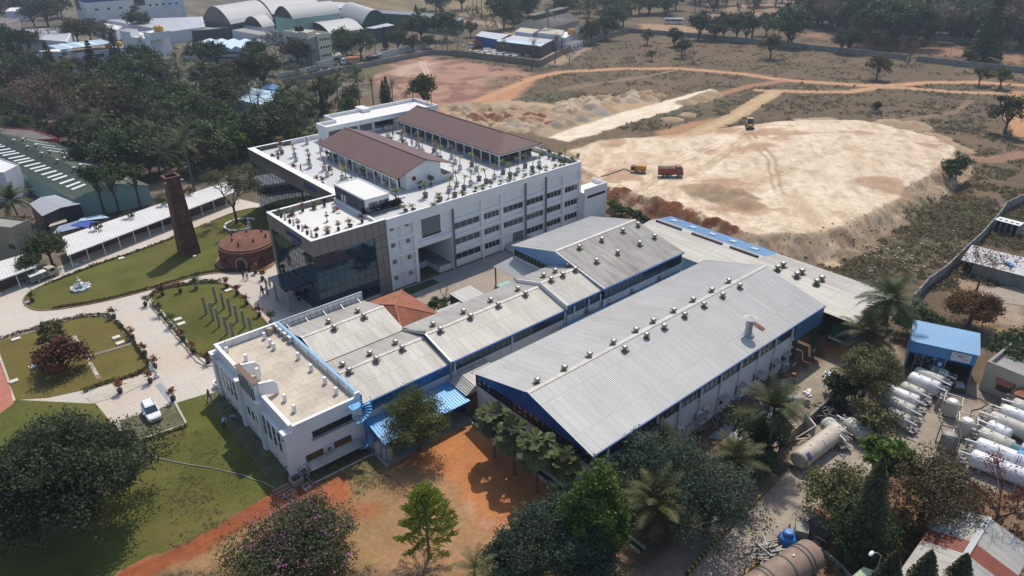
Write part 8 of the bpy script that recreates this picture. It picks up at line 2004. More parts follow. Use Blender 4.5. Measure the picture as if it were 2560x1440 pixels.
mb=MB();loft(mb,((-1.86,.68,1.0,1.1),(-1.62,.66,1.0,1.52),(-.9,.66,1.0,1.6),(.05,.64,1.0,1.58),(.95,.70,1.0,1.06)));mb.build('window_glass',M_CARGL,t,local=True)
mb=MB();loft(mb,((-1.66,.61,1.5,1.6),(-.9,.63,1.55,1.68),(0,.61,1.54,1.66),(.2,.58,1.5,1.56)));mb.build('roof',M_CARW,t,local=True)
for s in (-1,1):
    mb=MB();mb.bar((-1.4,s*.56,1.71),(-.1,s*.56,1.71),.05);mb.build('roof_rail',M_STEEL,t,local=True);mb=MB();mb.bbox(.65,s*.95,1.03,.14,.2,.14);mb.build('mirror',M_CARW,t,local=True)
    mb=MB();mb.bbox(1.82,s*.58,.74,.18,.3,.14);mb.build('headlight',M_LAMP,t,local=True);mb=MB();mb.bbox(-1.93,s*.68,.85,.08,.16,.3);mb.build('tail_light',M_REDW,t,local=True)
    for x in (-.95,-.15): mb=MB();mb.bar((x,s*.668,1.02),(x,s*.65,1.56),.07);mb.build('door_pillar',M_CARW,t,local=True)
mb=MB();mb.bbox(1.93,0,.55,.1,.95,.16);mb.build('grille',M_BLACK,t,local=True);wheels(t,(-1.25,1.22),.78,.33)
def truck(nm,label,cat,a,b,L,w,cabm,bedm,h_bed=1.0,load=None,loadm=None,cab_l=1.7,cab_h=2.4,r=.45,cage=False,z=None):
    c=((a[0]+b[0])/2,(a[1]+b[1])/2);t=thing(nm,label,cat,(*c,gz(*c) if z is None else z),heading(a,b));x1=L/2;x0=-L/2;hw=w/2;zb=r*2*.95
    mb=MB();loft(mb,((x1-cab_l,hw*.96,zb*.7,cab_h),(x1-.5,hw*.96,zb*.7,cab_h),(x1-.12,hw*.95,zb*.6,cab_h*.62),(x1,hw*.93,zb*.6,cab_h*.55)));mb.build('cab',cabm,t,local=True)
    mb=MB();mb.extr([(x1-.44,-hw*.8,cab_h-.2),(x1-.44,hw*.8,cab_h-.2),(x1-.08,hw*.8,cab_h*.64),(x1-.08,-hw*.8,cab_h*.64)],(.05,0,.03));mb.build('windscreen',M_CARGL,t,local=True)
    for s in (-1,1): mb=MB();mb.box(x1-cab_l+.25,x1-.6,s*hw*.97-.02,s*hw*.97+.02,cab_h*.62,cab_h-.2);mb.build('side_window',M_CARGL,t,local=True);mb=MB();mb.bbox(x1+.01,s*hw*.7,zb*.95,.06,.25,.16);mb.build('headlight',M_LAMP,t,local=True)
    mb=MB();mb.box(x0,x1-cab_l-.1,-hw*.45,hw*.45,zb*.55,zb);mb.build('chassis',M_DARK,t,local=True)
    e=x1-cab_l-.12;mb=MB();mb.box(x0,e,-hw,hw,zb,zb+.12)
    if not cage: mb.box(x0,e,-hw,-hw+.07,zb+.121,zb+h_bed);mb.box(x0,e,hw-.07,hw,zb+.121,zb+h_bed);mb.box(x0,x0+.07,-hw+.071,hw-.071,zb+.121,zb+h_bed);mb.box(e-.07,e,-hw+.071,hw-.071,zb+.121,zb+h_bed)
    mb.build('bed',bedm,t,local=True)
    for s in (-1,1):
        n=9;mb=MB()
        for k in range(n): x=x0+.05+(e-x0-.1)*k/(n-1);mb.box(x-.03,x+.03,s*(hw+.02)-.03,s*(hw+.02)+.03,zb,zb+h_bed+.03)
        if cage:
            for zz in (.3,.6,.95): mb.bar((x0,s*hw,zb+h_bed*zz),(e,s*hw,zb+h_bed*zz),.06)
        mb.build('side_stakes',bedm,t,local=True)['kind']='stuff'
    if load:
        mb=MB();rnd=random.Random(4);n=7;vs=[]
        for i in range(n+1):
            for j in range(4): x=x0+.1+(e-x0-.2)*i/n;y=-hw+.09+(w-.18)*j/3;vs.append((x,y,zb+h_bed*.8+load*(1 if j in (1,2) else .35)*rnd.uniform(.8,1.1)))
        mb.add(vs,[(i*4+j,(i+1)*4+j,(i+1)*4+j+1,i*4+j+1) for i in range(n) for j in range(3)]);mb.build('load',loadm,t,local=True)
    wheels(t,(x1-cab_l*.45,x0+.25*L,x0+.25*L+2.1*r if L>5.5 else x0+.25*L+.01)[:3 if L>5.5 else 2],hw*.86,r,.3)
    return t
truck('pickup_truck','cream pickup truck with a stake bed by the shorter carport','truck',q4(225,690),q4(430,610),4.9,1.75,mat('truck_cream',(.40,.36,.29),.5,.1),M_STEEL,1.0,cage=True,load=.3,loadm=M_WHITE2,cab_h=1.9,r=.33,z=.03)
truck('tipper_truck','orange tipper truck with an olive tarpaulin on the levelled sand','truck',q2(2375,1388),q2(2525,1388),5.6,2.0,M_ORANGE,M_ORANGE,1.3,.5,M_TARP,cab_h=2.6,r=.5)
truck('cargo_truck','white truck with an orange load on the road by the cream building','truck',z5_(820,112),z5_(728,120),8,2.5,M_CARW,M_WOODB,1.9,.9,mat('load_orange',(.45,.16,.08),.8,.2,2),cab_h=2.8,r=.5,z=.05)
truck('cargo_truck','dark truck with a green front under the trees on the far road','truck',z5_(910,92),z5_(975,85),7,2.4,M_FARGL,M_DARK,1.2,.4,M_DARK,cab_h=2.6,r=.5,z=.05)
truck('cargo_truck','white truck with a tall orange and white painted body in the walled yard','truck',z4_(205,240),z4_(105,255),9,2.6,M_CARW,mat('truck_brick',(.33,.13,.07),.6,.15,1),2.4,cab_h=2.8,r=.5)
a,b=z4_(1320,98),z4_(1415,100);t=thing('bus','white bus on the sandy ground beyond the far cement wall','bus',((a[0]+b[0])/2,(a[1]+b[1])/2,0),heading(a,b));mb=MB();loft(mb,((-5.4,1.15,.5,3.1),(-5.2,1.25,.4,3.2),(5.2,1.25,.4,3.2),(5.4,1.1,.5,2.6)));mb.build('body',M_CARW,t,local=True)
for s in (-1,1): mb=MB();mb.box(-4.9,4.7,s*1.25-.02,s*1.25+.02,1.6,2.6);mb.build('window_band',M_CARGL,t,local=True)
wheels(t,(-3.2,3.3),1.1,.5,.3)
a,b=z5_(600,162),z5_(636,158);t=thing('parked_car','white car at the roadside below the cream building','car',(*a,.05),heading(a,b));mb=MB();loft(mb,((-2,.8,.3,.8),(-1.8,.85,.3,.95),(1.8,.82,.3,.9),(2,.7,.35,.7)));mb.build('body',M_CARW,t,local=True);mb=MB();loft(mb,((-1.5,.7,.9,1.1),(-.9,.65,.9,1.45),(.3,.65,.9,1.42),(1,.7,.9,1)));mb.build('window_glass',M_CARGL,t,local=True);wheels(t,(-1.2,1.2),.75,.32)
# wheel loader facing the camera
c=q3(510,985);t=thing('wheel_loader','yellow wheel loader with its bucket down on the levelled sand','loader',(*c,gz(*c)),heading(q3(505,960),q3(520,1000)))
mb=MB();loft(mb,((-2.2,.8,.7,1.5),(-2.0,.9,.6,1.8),(-.6,.9,.6,1.8),(.9,.7,.6,1.6),(1.6,.55,.7,1.4)));mb.build('body',M_YEL,t,local=True);mb=MB();loft(mb,((-1.1,.75,1.75,2.75),(-.9,.8,1.75,2.85),(.3,.8,1.75,2.85),(.6,.75,1.75,2.0)));mb.build('cab_glass',M_CARGL,t,local=True);mb=MB();mb.box(-1.2,.4,-.85,.85,2.86,2.98);mb.build('cab_roof',M_YEL,t,local=True)
for s in (-1,1): mb=MB();mb.bar((.8,s*.6,1.6),(2.3,s*.6,.6),.18);mb.build('loader_arm',M_YEL,t,local=True)
mb=MB();mb.extr([(2.2,-1.15,.15),(3.1,-1.15,.1),(3.15,-1.15,.2),(2.4,-1.15,.3),(2.3,-1.15,.95),(2.2,-1.15,.95)],(0,2.3,0));mb.build('bucket',M_DARK,t,local=True);wheels(t,(-1.4,1.2),.85,.62,.4)
a,b=q2(2170,1345),q2(2290,1355);c=((a[0]+b[0])/2,(a[1]+b[1])/2);t=thing('air_compressor','orange towed compressor on the sand beside the tipper truck','compressor',(*c,gz(*c)),heading(a,b));mb=MB();loft(mb,((-1.2,.8,.6,1.7),(-1.1,.9,.5,1.8),(1.2,.9,.5,1.8),(1.3,.8,.6,1.6)));mb.build('housing',M_YEL,t,local=True);mb=MB();mb.box(-2.2,-1.25,-.7,.7,.5,1.5);mb.build('engine',M_DARK,t,local=True);mb=MB();mb.bar((1.2,0,.6),(2.4,0,.5),.1);mb.build('tow_bar',M_DARK,t,local=True);wheels(t,(-.9,.8),.85,.4)
mb=MB();pts=[q2(*p) for p in ((2160,1345),(2110,1320),(2060,1345),(1980,1375),(1900,1400))];mb.tube([(x,y,gz(x,y)+.12) for x,y in pts],.1,6);tag(mb.build('hose',M_DARK),'thick dark hose running from the orange compressor to the office','hose')
mb=MB();pts=[q7(*p) for p in ((1030,530),(1150,552),(1400,605),(1580,630),(1700,660),(1820,685),(1870,712),(1960,735),(2030,775),(2130,850),(2250,910),(2330,925),(2480,985))];mb.tube([(x,y,.13) for x,y in pts],.045,6);tag(mb.build('garden_hose',mat('hose_grey',(.30,.34,.33),.5,.1)),'long pale hose lying across the lawn to the watering man','hose')
SKIN=mat('skin',(.16,.085,.055),.6,.05);HAIR=mat('hair',(.012,.01,.009),.6)
CL={k: mat('cloth_'+k,v,.85,.12,4) for k,v in dict(white=(.55,.55,.56),blue=(.12,.22,.42),navy=(.02,.03,.07),grey=(.2,.2,.21),red=(.35,.06,.06),sky=(.28,.42,.6),black=(.02,.02,.022),cream=(.45,.4,.3)).items()}
POSE={
 'stand': ((0,0,.93),(0,0,1.2),(0,0,1.47),(0,-.02,1.58),(0,-.03,1.70),(.19,0,1.40),(.25,.02,1.13),(.23,-.08,.88),(-.19,0,1.40),(-.25,.02,1.13),(-.22,-.1,.9),(.09,0,.86),(.11,-.02,.48),(.11,.03,.08),(.12,-.14,.04),(-.09,0,.86),(-.11,-.01,.48),(-.12,.03,.08),(-.13,-.14,.04)),
 'walk': ((0,0,.92),(0,-.03,1.2),(0,-.05,1.46),(0,-.08,1.57),(0,-.09,1.69),(.19,-.04,1.39),(.25,.08,1.13),(.23,.02,.9),(-.19,-.04,1.39),(-.25,-.12,1.14),(-.22,-.3,.98),(.09,0,.86),(.11,-.2,.5),(.11,-.22,.08),(.12,-.38,.06),(-.09,0,.86),(-.11,.06,.48),(-.12,.3,.12),(-.13,.16,.04)),
 'bend': ((0,.2,.88),(0,-.05,1.02),(0,-.38,1.0),(0,-.5,.94),(0,-.6,.88),(.19,-.33,.98),(.22,-.38,.68),(.12,-.45,.42),(-.19,-.33,.98),(-.22,-.38,.68),(-.12,-.45,.42),(.1,.2,.82),(.13,.05,.45),(.13,.1,.08),(.14,-.08,.04),(-.1,.2,.82),(-.13,.05,.45),(-.13,.1,.08),(-.14,-.08,.04)),
 'crouch': ((0,.1,.38),(0,0,.62),(0,-.12,.86),(0,-.17,.97),(0,-.2,1.08),(.19,-.1,.8),(.27,-.22,.55),(.15,-.42,.4),(-.19,-.1,.8),(-.27,-.22,.55),(-.15,-.42,.4),(.1,.05,.36),(.18,-.33,.5),(.15,-.05,.08),(.15,-.22,.04),(-.1,.05,.36),(-.18,-.33,.5),(-.15,-.05,.08),(-.15,-.22,.04))}
BON=((0,1,'s',.15,.14),(1,2,'s',.14,.07),(2,3,'k',.06,.09),(3,4,'k',.1,.07),(2,5,'s',.1,.08),(5,6,'s',.07,.05),(6,7,'k',.045,.035),(2,8,'s',.1,.08),(8,9,'s',.07,.05),(9,10,'k',.045,.035),(0,11,'t',.14,.11),(11,12,'t',.1,.075),(12,13,'t',.07,.05),(13,14,'b',.05,.045),(0,15,'t',.14,.11),(15,16,'t',.1,.075),(16,17,'t',.07,.05),(17,18,'b',.05,.045))
PROT={}
def person(x,y,label,pose='stand',shirt='white',legs='navy',rz=0.0,z=None,hair=HAIR,group=None):
    J=POSE[pose];z=gz(x,y) if z is None else z;t=thing('person',label,'person',(x,y,z),rz,group)
    if pose not in PROT:
        me=bpy.data.meshes.new('p');me.from_pydata(J,[b[:2] for b in BON],[]);o=bpy.data.objects.new('p',me);COL.objects.link(o)
        sk=o.modifiers.new('s','SKIN');o.modifiers.new('u','SUBSURF').levels=1
        rad={}
        for i,j,_,r0,r1 in BON: rad.setdefault(i,r0);rad[j]=r1
        rad[0]=.15;rad[2]=.075
        for i,v in enumerate(me.skin_vertices[0].data): v.radius=(rad[i],rad[i]);v.use_root=i==0
        bpy.context.view_layer.update();ev=o.evaluated_get(bpy.context.evaluated_depsgraph_get());m2=ev.to_mesh()
        vs=[tuple(v.co) for v in m2.vertices];fs=[tuple(p.vertices) for p in m2.polygons];mi=[]
        for p in m2.polygons:
            c=p.center;best=min(BON,key=lambda b: (lambda A,B: (c-A-(B-A)*max(0,min(1,(c-A).dot(B-A)/(B-A).length_squared))).length)(Vector(J[b[0]]),Vector(J[b[1]]))-b[4]*.5);mi.append('kstb'.index(best[2]))
        ev.to_mesh_clear();bpy.data.objects.remove(o);PROT[pose]=(vs,fs,mi)
    vs,fs,mi=PROT[pose];mb=MB();mb.v=list(vs);mb.f=list(fs);mb.mi=list(mi)
    mb.build('body',[SKIN,CL[shirt],CL[legs],M_BLACK],t,smooth=True,local=True)
    h=Vector(J[4]);n=Vector(J[3]);d=(h-n).normalized();mb=MB();c=n.lerp(h,.75)
    mb.lathe([(.112,-.02),(.118,.04),(.09,.10),(.04,.13)],(0,0,0),10);q=Vector((0,0,1)).rotation_difference((d+Vector((0,.25,0))).normalized());mb.v=[tuple(c+q @ Vector(v)) for v in mb.v];mb.build('hair',hair,t,smooth=True,local=True)
    return t
for (x,y,a,sh,lg,po,lab) in ((1815,650,.4,'navy','black','stand','man in dark clothes standing left of a pair by the kiln path'),(1843,652,-.6,'white','navy','stand','man in white shirt standing right of a pair by the kiln path'),(1985,712,2.2,'grey','navy','stand','man in grey shirt nearest the entrance canopy step, left'),(2013,722,3.0,'white','black','stand','man in white shirt nearest the entrance canopy step, right'),(1950,765,.8,'grey','black','walk','man in grey at the left of the group on the drive'),(1962,772,-1.2,'black','navy','stand','man in black close beside the man in grey on the drive'),(1993,770,2.5,'sky','navy','stand','man in light blue shirt on the drive before the glass block'),(152,705,1.5,'black','grey','stand','man in dark clothes loading at the pickup truck rear'),(185,680,-2.0,'grey','black','bend','man bending over white sacks beside the pickup truck')):
    p=q4(x,y);person(*p,lab,po,sh,lg,a,.05)
for (x,y,a,sh,lg,po,lab) in ((1562,125,.5,'grey','black','walk','man in grey walking at the shaded corner of the white annexe'),(1672,322,2.4,'sky','black','bend','man in light blue shirt bending at the lawn edge by the annexe'),(1742,268,-.6,'white','navy','crouch','man crouching on the shaded grass paving by the annexe'),(2490,1025,-1.0,'blue','black','stand','man in blue with a pale cap watering the red earth')):
    p=q7(x,y);person(*p,lab,po,sh,lg,a,.09 if x<2000 else None,CL['cream'] if x>2000 else HAIR)
for (x,y,a,sh,lg,lab) in ((785,985,.5,'red','cream','person in red walking on the terrace near the glass-wing edge'),(1960,535,2.0,'black','black','man in black in the far court between the brown roofs'),(2205,655,-1,'blue','navy','person in blue in the court beside the longer brown roof'),(1830,438,0,'navy','black','person in dark clothes before the rooftop storey windows')):
    person(*P(600+x/5.12,240+y/5.12,HT),lab,'walk',sh,lg,a,HT)
person(*zt_(372,320),'worker in grey in the sandy yard by the coconut palm','stand','grey','navy',.4,0)
# potted shrubs along the drive
for i,(x,y,b) in enumerate(((1213,770,'r'),(1345,748,'o'),(1463,722,'d'),(1690,712,'r'),(1768,762,'r'),(1838,838,'r'),(1933,925,'r'),(2020,985,'d'),(1085,848,'g'),(1200,918,'d'),(1275,1005,'d'),(1367,1105,'o'),(1447,1198,'o'),(1553,1275,'o'),(852,938,'r'),(990,1092,'o'),(1083,1212,'o'),(1157,1312,'o'),(1122,1420,'o'),(245,820,'g'),(1903,608,'o'),(1955,655,'r'),(2230,815,'r'))):
    w=('far-left rim of the post lawn','far rim of the post lawn, second along','far rim of the post lawn, third along','far right rim of the post lawn','right rim of the post lawn, first down','right rim of the post lawn, second down','right rim of the post lawn, third down','right rim of the post lawn beside the annexe','drive corner of the post lawn','pebble strip, first down','pebble strip, second down','pebble strip, third down','pebble strip, fourth down','near end of the pebble strip','far corner of the browner lawn','drive side of the browner lawn, first down','drive side of the browner lawn, second down','drive side of the browner lawn, third down','paved walk end by the drive','tip of the long lawn','kiln path, first down','kiln path, second down','foot of the glass block')[i]
    plant(PB[b],*q4(x,y),'%s potted shrub at the %s'%({'r': 'red','o': 'orange-brown','d': 'dark','g': 'green'}[b],w),'potted shrubs along the drive and lawns',1.25,z=.06,cat='potted shrub')
for x,y,w in ((1293,128,'at the corner of the grass parking bay'),(898,68,'on the paved walk beyond the white car')): plant(PB['o'],*q7(x,y),'orange-brown shrub in a black pot '+w,'potted shrubs along the drive and lawns',1.35,z=.08,cat='potted shrub')
# ------------------------------------------------------------------ trees
def ordw(n):
    u=ORD+('sixteenth','seventeenth','eighteenth','nineteenth');tens=('','','twenty','thirty','forty','fifty','sixty','seventy','eighty','ninety')
    if n>98: return 'hundred-and-'+ordw(n-100) if n>99 else 'hundredth'
    return u[n] if n<19 else (tens[(n+1) // 10][:-1]+'ieth' if (n+1)%10==0 else tens[(n+1) // 10]+'-'+u[(n+1)%10-1])
def one(t,x,y,label,cat='tree',z=None,rz=0.0): t.location=(x,y,gz(x,y) if z is None else z);t.rotation_euler=(0,0,rz);t['label']=label;t['category']=cat;return t
# near, one of a kind
one(broad_tree('big_tree',11,13.5,9.3,40,62000,.165,LF_BIG,th=.16,flat=.62,lr=.32,crown_z=6.6),*P(140,1180,7.0),'huge dark round-crowned tree spreading over the lawn at the lower left')
one(broad_tree('feathery_tree',12,8.2,4.3,20,17000,.13,LF_BAMBOO,th=.14,flat=.9,lr=.42,hang=.5,long_=.4),*P(1040,1055,4.2),'feathery yellow-green tree in front of the bright blue lean-to')
t=thing('larch_like_tree','slender light green feathery tree with visible branches on the straw ground','tree',(*P(1073,1395),0));rnd=random.Random(5);mb=MB();cm=MB();tone=[];mb.tube([(0,0,-.2),(.05,0,4.5),(0,.05,9.3)],[.16,.1,.02],6)
for i in range(74):
    z=1.5+7.6*i/74;a=i*2.399;L=3.1*(1-((z-1.5)/8.2)**1.5)*rnd.uniform(.8,1.1)+.25;e=.25+.5*(z/9);p=Vector((0,0,z));q=p+Vector((math.cos(a)*math.cos(e),math.sin(a)*math.cos(e),math.sin(e)))*L;mb.tube([p,q],[.035,.01],4,cap=False)
    for k in range(int((40+75*(z/9)**1.5)*L/2)):
        u=rnd.uniform(.3,1.08) if rnd.random()<.4+z/14 else rnd.uniform(.75,1.05);o=p.lerp(q,u)+Vector((rnd.gauss(0,.16),rnd.gauss(0,.16),rnd.gauss(.03,.1)));d=Vector((math.cos(a+rnd.gauss(0,.5)),math.sin(a+rnd.gauss(0,.5)),rnd.uniform(-.2,.8))).normalized();quad(cm,tone,o,d*.24,d.orthogonal().normalized()*.05,rnd.random())
mb.build('trunk',M_TWIG,t,local=True);cm.build('crown',LF_LIME,t,tone=tone,local=True)
one(broad_tree('flowering_bush',14,6.2,6.4,26,30000,.125,leaf('leaf_bush',(.06,.075,.03),(.17,.19,.085),.25),th=.06,flat=.55,lr=.36,crown_z=2.6,extra=(LF_PINK,1500,.12)),*P(738,1360,2.6),'wide bush with pink blossoms at the bottom edge','bush')
t=one(broad_tree('conical_tree',15,13.2,3.1,30,30000,.15,LF_CYP,th=.03,flat=1.45,lr=.42,crown_z=6.2),*P(1490,1395),'tall dense conical bright green tree at the near corner of the large shed')
RUB=((1690,1170,5.8,11,5.6,'largest, beside the large shed wall',21),(1775,1250,4.6,9,5.0,'on the road side below the largest one',22),(1345,1345,3.5,6.5,3.9,'left of the conical tree at the bottom',23),(1420,1275,3.2,6.0,3.4,'touching the conical tree on its left',24),(1460,1400,2.8,5.5,3.6,'at the bottom edge under the conical tree',25),(1260,1400,2,4.2,2.8,'lowest, at the bottom left of the clump',26),(1600,1150,4.8,9,3.4,'smallest, against the near end of the large shed wall',27))
for x,y,zc,h,cr,lb_,sd in RUB: one(broad_tree('round_tree',sd,h,cr,13,int(2300*cr),.125,LF_RUBBER,th=.16,flat=.85,lr=.46,crown_z=h*.55),*P(x,y,zc),'dark glossy round tree, '+lb_)
FP=fan_palm('fan_palm',3,5.6,17,1.25,1.25)
for i,(bx,by,s) in enumerate(((1150,545,1.0),(1297,672,1.02),(1462,800,1.08),(1655,835,.86))): plant(FP,*q8(bx,by),'fan palm before the blue gable, %s of four from the blue lean-to'%ORD[i],'fan palms along the blue gable',s,rz=i*1.3,cat='palm')
NC=[coconut('coconut_palm',31,7.5,30,4.5,segs=26),coconut('coconut_palm',32,6.0,28,5.2,LF_PALMY,segs=26),coconut('coconut_palm',33,3.0,16,2.6,dead=0)]
def cocn(k,x,y,z,label,s=1.0,rz=0):
    hh=(7.5,6.0,3.0)[k]*s;p=P(x,y,max(.5,hh+z));plant(NC[k],*p,label,None,s,rz,0,'palm')
cocn(0,1942,1030,0,'coconut palm leaning over the cement wall above the big beige tank',.95,1);cocn(1,1850,1150,0,'coconut palm between the dark round trees and the road',.72,2);cocn(1,1640,1262,0,'yellowish coconut palm behind the conical tree at the bottom',.82,.4);cocn(0,2235,745,0,'taller coconut palm at the end of the long back shed',1.12,3);cocn(1,2165,835,0,'yellowish coconut palm in front of the taller one by the back shed',.85,4)
cocn(2,1180,1425,0,'small coconut palm cut by the bottom edge left of the dark clump',1.0,2);cocn(2,1320,1300,0,'small coconut palm rising from the red earth beside the dark clump',.8,5);cocn(0,35,500,0,'coconut palm among red blossoms at the left edge by the carport',1.05,2.5);cocn(1,1660,1150,-2,'coconut palm fronds showing behind the largest dark round tree',.6,1)
ASH=[column_tree('cypress_column',41,12.5,1.6,12000,.15,LF_ASHOKA,lean=.10,bare=.03),column_tree('cypress_column',42,7.0,1.35,7000,.14,LF_ASHOKA,lean=.05,bare=.03)]
for k,(x,y),lb_,s,rz in ((0,(2150,1412),'tallest dark leaning cypress column in the middle of the tank yard trees',1,.9),(1,(2195,1525),'cypress column at the bottom edge, leftmost of the lower three',1,.4),(1,(2285,1525),'cypress column at the bottom edge, middle of the lower three',1.02,.9),(1,(2368,1530),'cypress column before the striped roof, rightmost of the lower three',1,.7)): plant(ASH[k],*P(x,y),lb_,None,s,rz,0,'tree')
def bt(nm,sd,x,y,zc,h,cr,n,s,lf,label,**k): return one(broad_tree(nm,sd,h,cr,k.pop('lobes',14),n,s,lf,crown_z=k.pop('cz',zc),**k),*P(x,y,zc),label)
bt('olive_tree',51,2118,1238,4.2,7.4,3.8,11000,.145,LF_OLIVE,'broad olive-green tree shading the road beside the tank yard');bt('olive_tree',52,2330,1215,5.2,9,4.8,10000,.135,leaf('leaf_bronze',(.05,.042,.02),(.13,.105,.05)),'airy bronze-green tree in front of the right row of tanks',gap=1.05)
bt('almond_tree',53,2222,1140,5.5,8,2.6,1800,.34,leaf('leaf_almond',(.045,.08,.014),(.12,.19,.03),.3),'bright green broad-leaved tree behind the tallest cypress column');bt('olive_tree',54,2150,1300,3.5,6.5,3.6,8000,.14,LF_DARK,'dark shaded tree beside the stack of black pipes')
bt('shrub_tree',55,2195,1052,3,5,2.6,1800,.19,LF_OLIVE,'leaning airy shrub growing over the left row of tanks',lobes=9);bt('olive_tree',56,2175,925,5.2,8.5,4.3,12000,.145,LF_OLIVE,'tree with yellow-green leaf tips above the tank rows');bt('dark_tree',57,2110,960,2.8,5,2.6,2400,.2,LF_DARK,'small dark tree at the cement wall beside the sandy yard')
bt('rust_tree',58,2435,770,3.2,6,4.2,11000,.16,LF_RUST,'rust-brown leafy tree shedding leaves onto the blue shed roof',flat=.6);bt('dark_tree',59,2548,875,3.2,6,3.6,4200,.26,LF_DARK,'dark tree beside the small house at the right edge');bt('dark_tree',60,2300,800,3,6.5,3.0,3000,.24,LF_DARK,'dark tree between the palms and the blue shed');bt('dark_tree',66,1905,1060,3.6,6.0,3.2,3600,.22,LF_DARK,'dark tree at the foot of the coconut palm by the cement wall');bt('dark_tree',68,1890,1140,2.6,4.6,2.4,2400,.2,LF_DARK,'small dark tree between the rusty pipes and the coconut palm')
one(bare_tree('leafless_tree',61,8.5,1.0,LF_RED,1100,.10,depth=5),*P(2478,1330),'leafless tree with a few red leaves beside the striped roof');one(bare_tree('leafless_tree',62,7.5,1.1,LF_RUST,900,.13,depth=5),*P(2440,730),'half bare tree above the rust-brown one beyond the blue shed');one(bare_tree('leafless_tree',63,4.0,1.2,None,0,depth=4),*q5(785,825),'small bare shrub beside the white canopy in the yard')
bt('round_shrub',64,1095,762,1.5,2.8,1.9,1400,.17,LF_DARK,'dark round shrub between the tiled house and the white canopy',lobes=7);bt('maroon_tree',65,145,888,2.6,4.6,3.3,4200,.2,LF_MAROON,'low maroon-leaved tree on the browner lawn',th=.1);bt('round_tree',67,125,838,3.4,5.8,2.2,2000,.19,LF_OLIVE,'small olive-green tree just behind the maroon one',lobes=9)
bt('flame_tree',71,30,570,4.5,8.5,3.6,2600,.24,LF_DARK,'flame tree with red blossoms beside the drab yellow building',extra=(leaf('flower_red',(.4,.05,.02),(.6,.12,.05)),300,.2));bt('round_tree',72,115,615,4,7,3.3,3200,.24,LF_MID,'leafy green tree between the two carports',lobes=11);bt('dark_tree',73,70,655,3,5,2.4,1800,.22,LF_DARK,'dark tree behind the pickup truck',lobes=8)
one(bare_tree('sparse_tree',74,11.5,.95,LF_OLIVE,4200,.2,M_BARK,5,.3),*P(592,558),'tall sparse spreading tree in the bench ring behind the kiln')
TALL=[broad_tree('tall_pine',s_,12,3.6,12,2400,.27,LF_DARK,th=.5,flat=.55,lr=.36,gap=.9) for s_ in (75,76)]
for i,(x,y) in enumerate(((540,492),(612,482),(722,452))): plant(TALL[i%2],*z3_(x,y),'tall bare-stemmed tree behind the carport, %s from the left'%ORD[i],'tall trees behind the carport',1.0-.05*i,cat='tree')
SAP=broad_tree('sapling',77,2.6,.9,5,220,.13,LF_MID,th=.4)
for i,(x,y) in enumerate(((508,596),(676,534),(845,470),(975,415))): plant(SAP,*z3_(x,y,1.5),'sapling growing up through the long white carport roof, %s from the left'%ORD[i],'saplings along the carport',1.5,z=1.2,cat='tree')
# --- woods: copies of a handful of kinds
K={'d': ([broad_tree('dark_tree',s_,10,5.0,15,3000,.36,leaf('leaf_wood',(.036,.052,.022),(.105,.128,.055),.34),th=.2) for s_ in (101,102,103)],10,'dark round tree'),
     'm': ([broad_tree('green_tree',s_,9,4.2,14,2600,.34,LF_MID,th=.2) for s_ in (104,105)],9,'mid-green leafy tree'),
     'o': ([broad_tree('olive_tree',s_,9,4.8,14,2200,.34,leaf('leaf_dry_olive',(.05,.046,.022),(.11,.095,.05)),th=.25) for s_ in (106,107)],9,'dry olive-brown tree'),
     'b': ([broad_tree('brown_tree',s_,10,5.5,18,4200,.3,LF_BROWN,th=.12,lr=.4,hang=.4,long_=.4) for s_ in (108,109)],10,'feathery brown tree'),
     'l': ([broad_tree('light_tree',s_,8.5,3.8,13,2400,.3,LF_LIGHT,th=.2) for s_ in (110,111)],8.5,'bright green tree'),
     'u': ([broad_tree('umbrella_tree',112,9,7.5,20,3600,.34,leaf('leaf_umbrella',(.05,.052,.022),(.11,.10,.045)),th=.45,flat=.3,lr=.3,crown_z=8)],9,'flat-topped umbrella tree'),
     'c': ([coconut('coconut_palm',s_,8.5,20,4.2,segs=10,dead=1) for s_ in (113,114,115)],8.5,'coconut palm'),
     'k': ([column_tree('conifer',s_,14,3.4,3000,.38,LF_DARK,tiers=16) for s_ in (116,117)],14,'tiered dark conifer'),
     'y': ([column_tree('slim_column_tree',118,7,1.0,1200,.26,LF_ASHOKA)],7,'slim dark column tree'),
     'x': ([bare_tree('leafless_tree',s_,8,1.05,LF_BROWN,420,.2,depth=4) for s_ in (119,120)],8,'nearly leafless brown tree'),
     'f': ([broad_tree('field_tree',s_,6.5,3.1,12,1900,.24,LF_OLIVE,M_TWIG,th=.32,flat=.8,lr=.42) for s_ in (121,122)],6.5,'lone olive tree')}
WOOD=[]
def put(f,area,s_): 
    for tok in s_.split():
        k,x,y,*sc=tok.split(',');sc=float(sc[0]) if sc else 1.0;h=K[k][1]*sc
        WOOD.append((k,*f(float(x),float(y),h*(.9 if k in 'c' else .55)),sc,area,float(x)))
W1='wood left of the office'
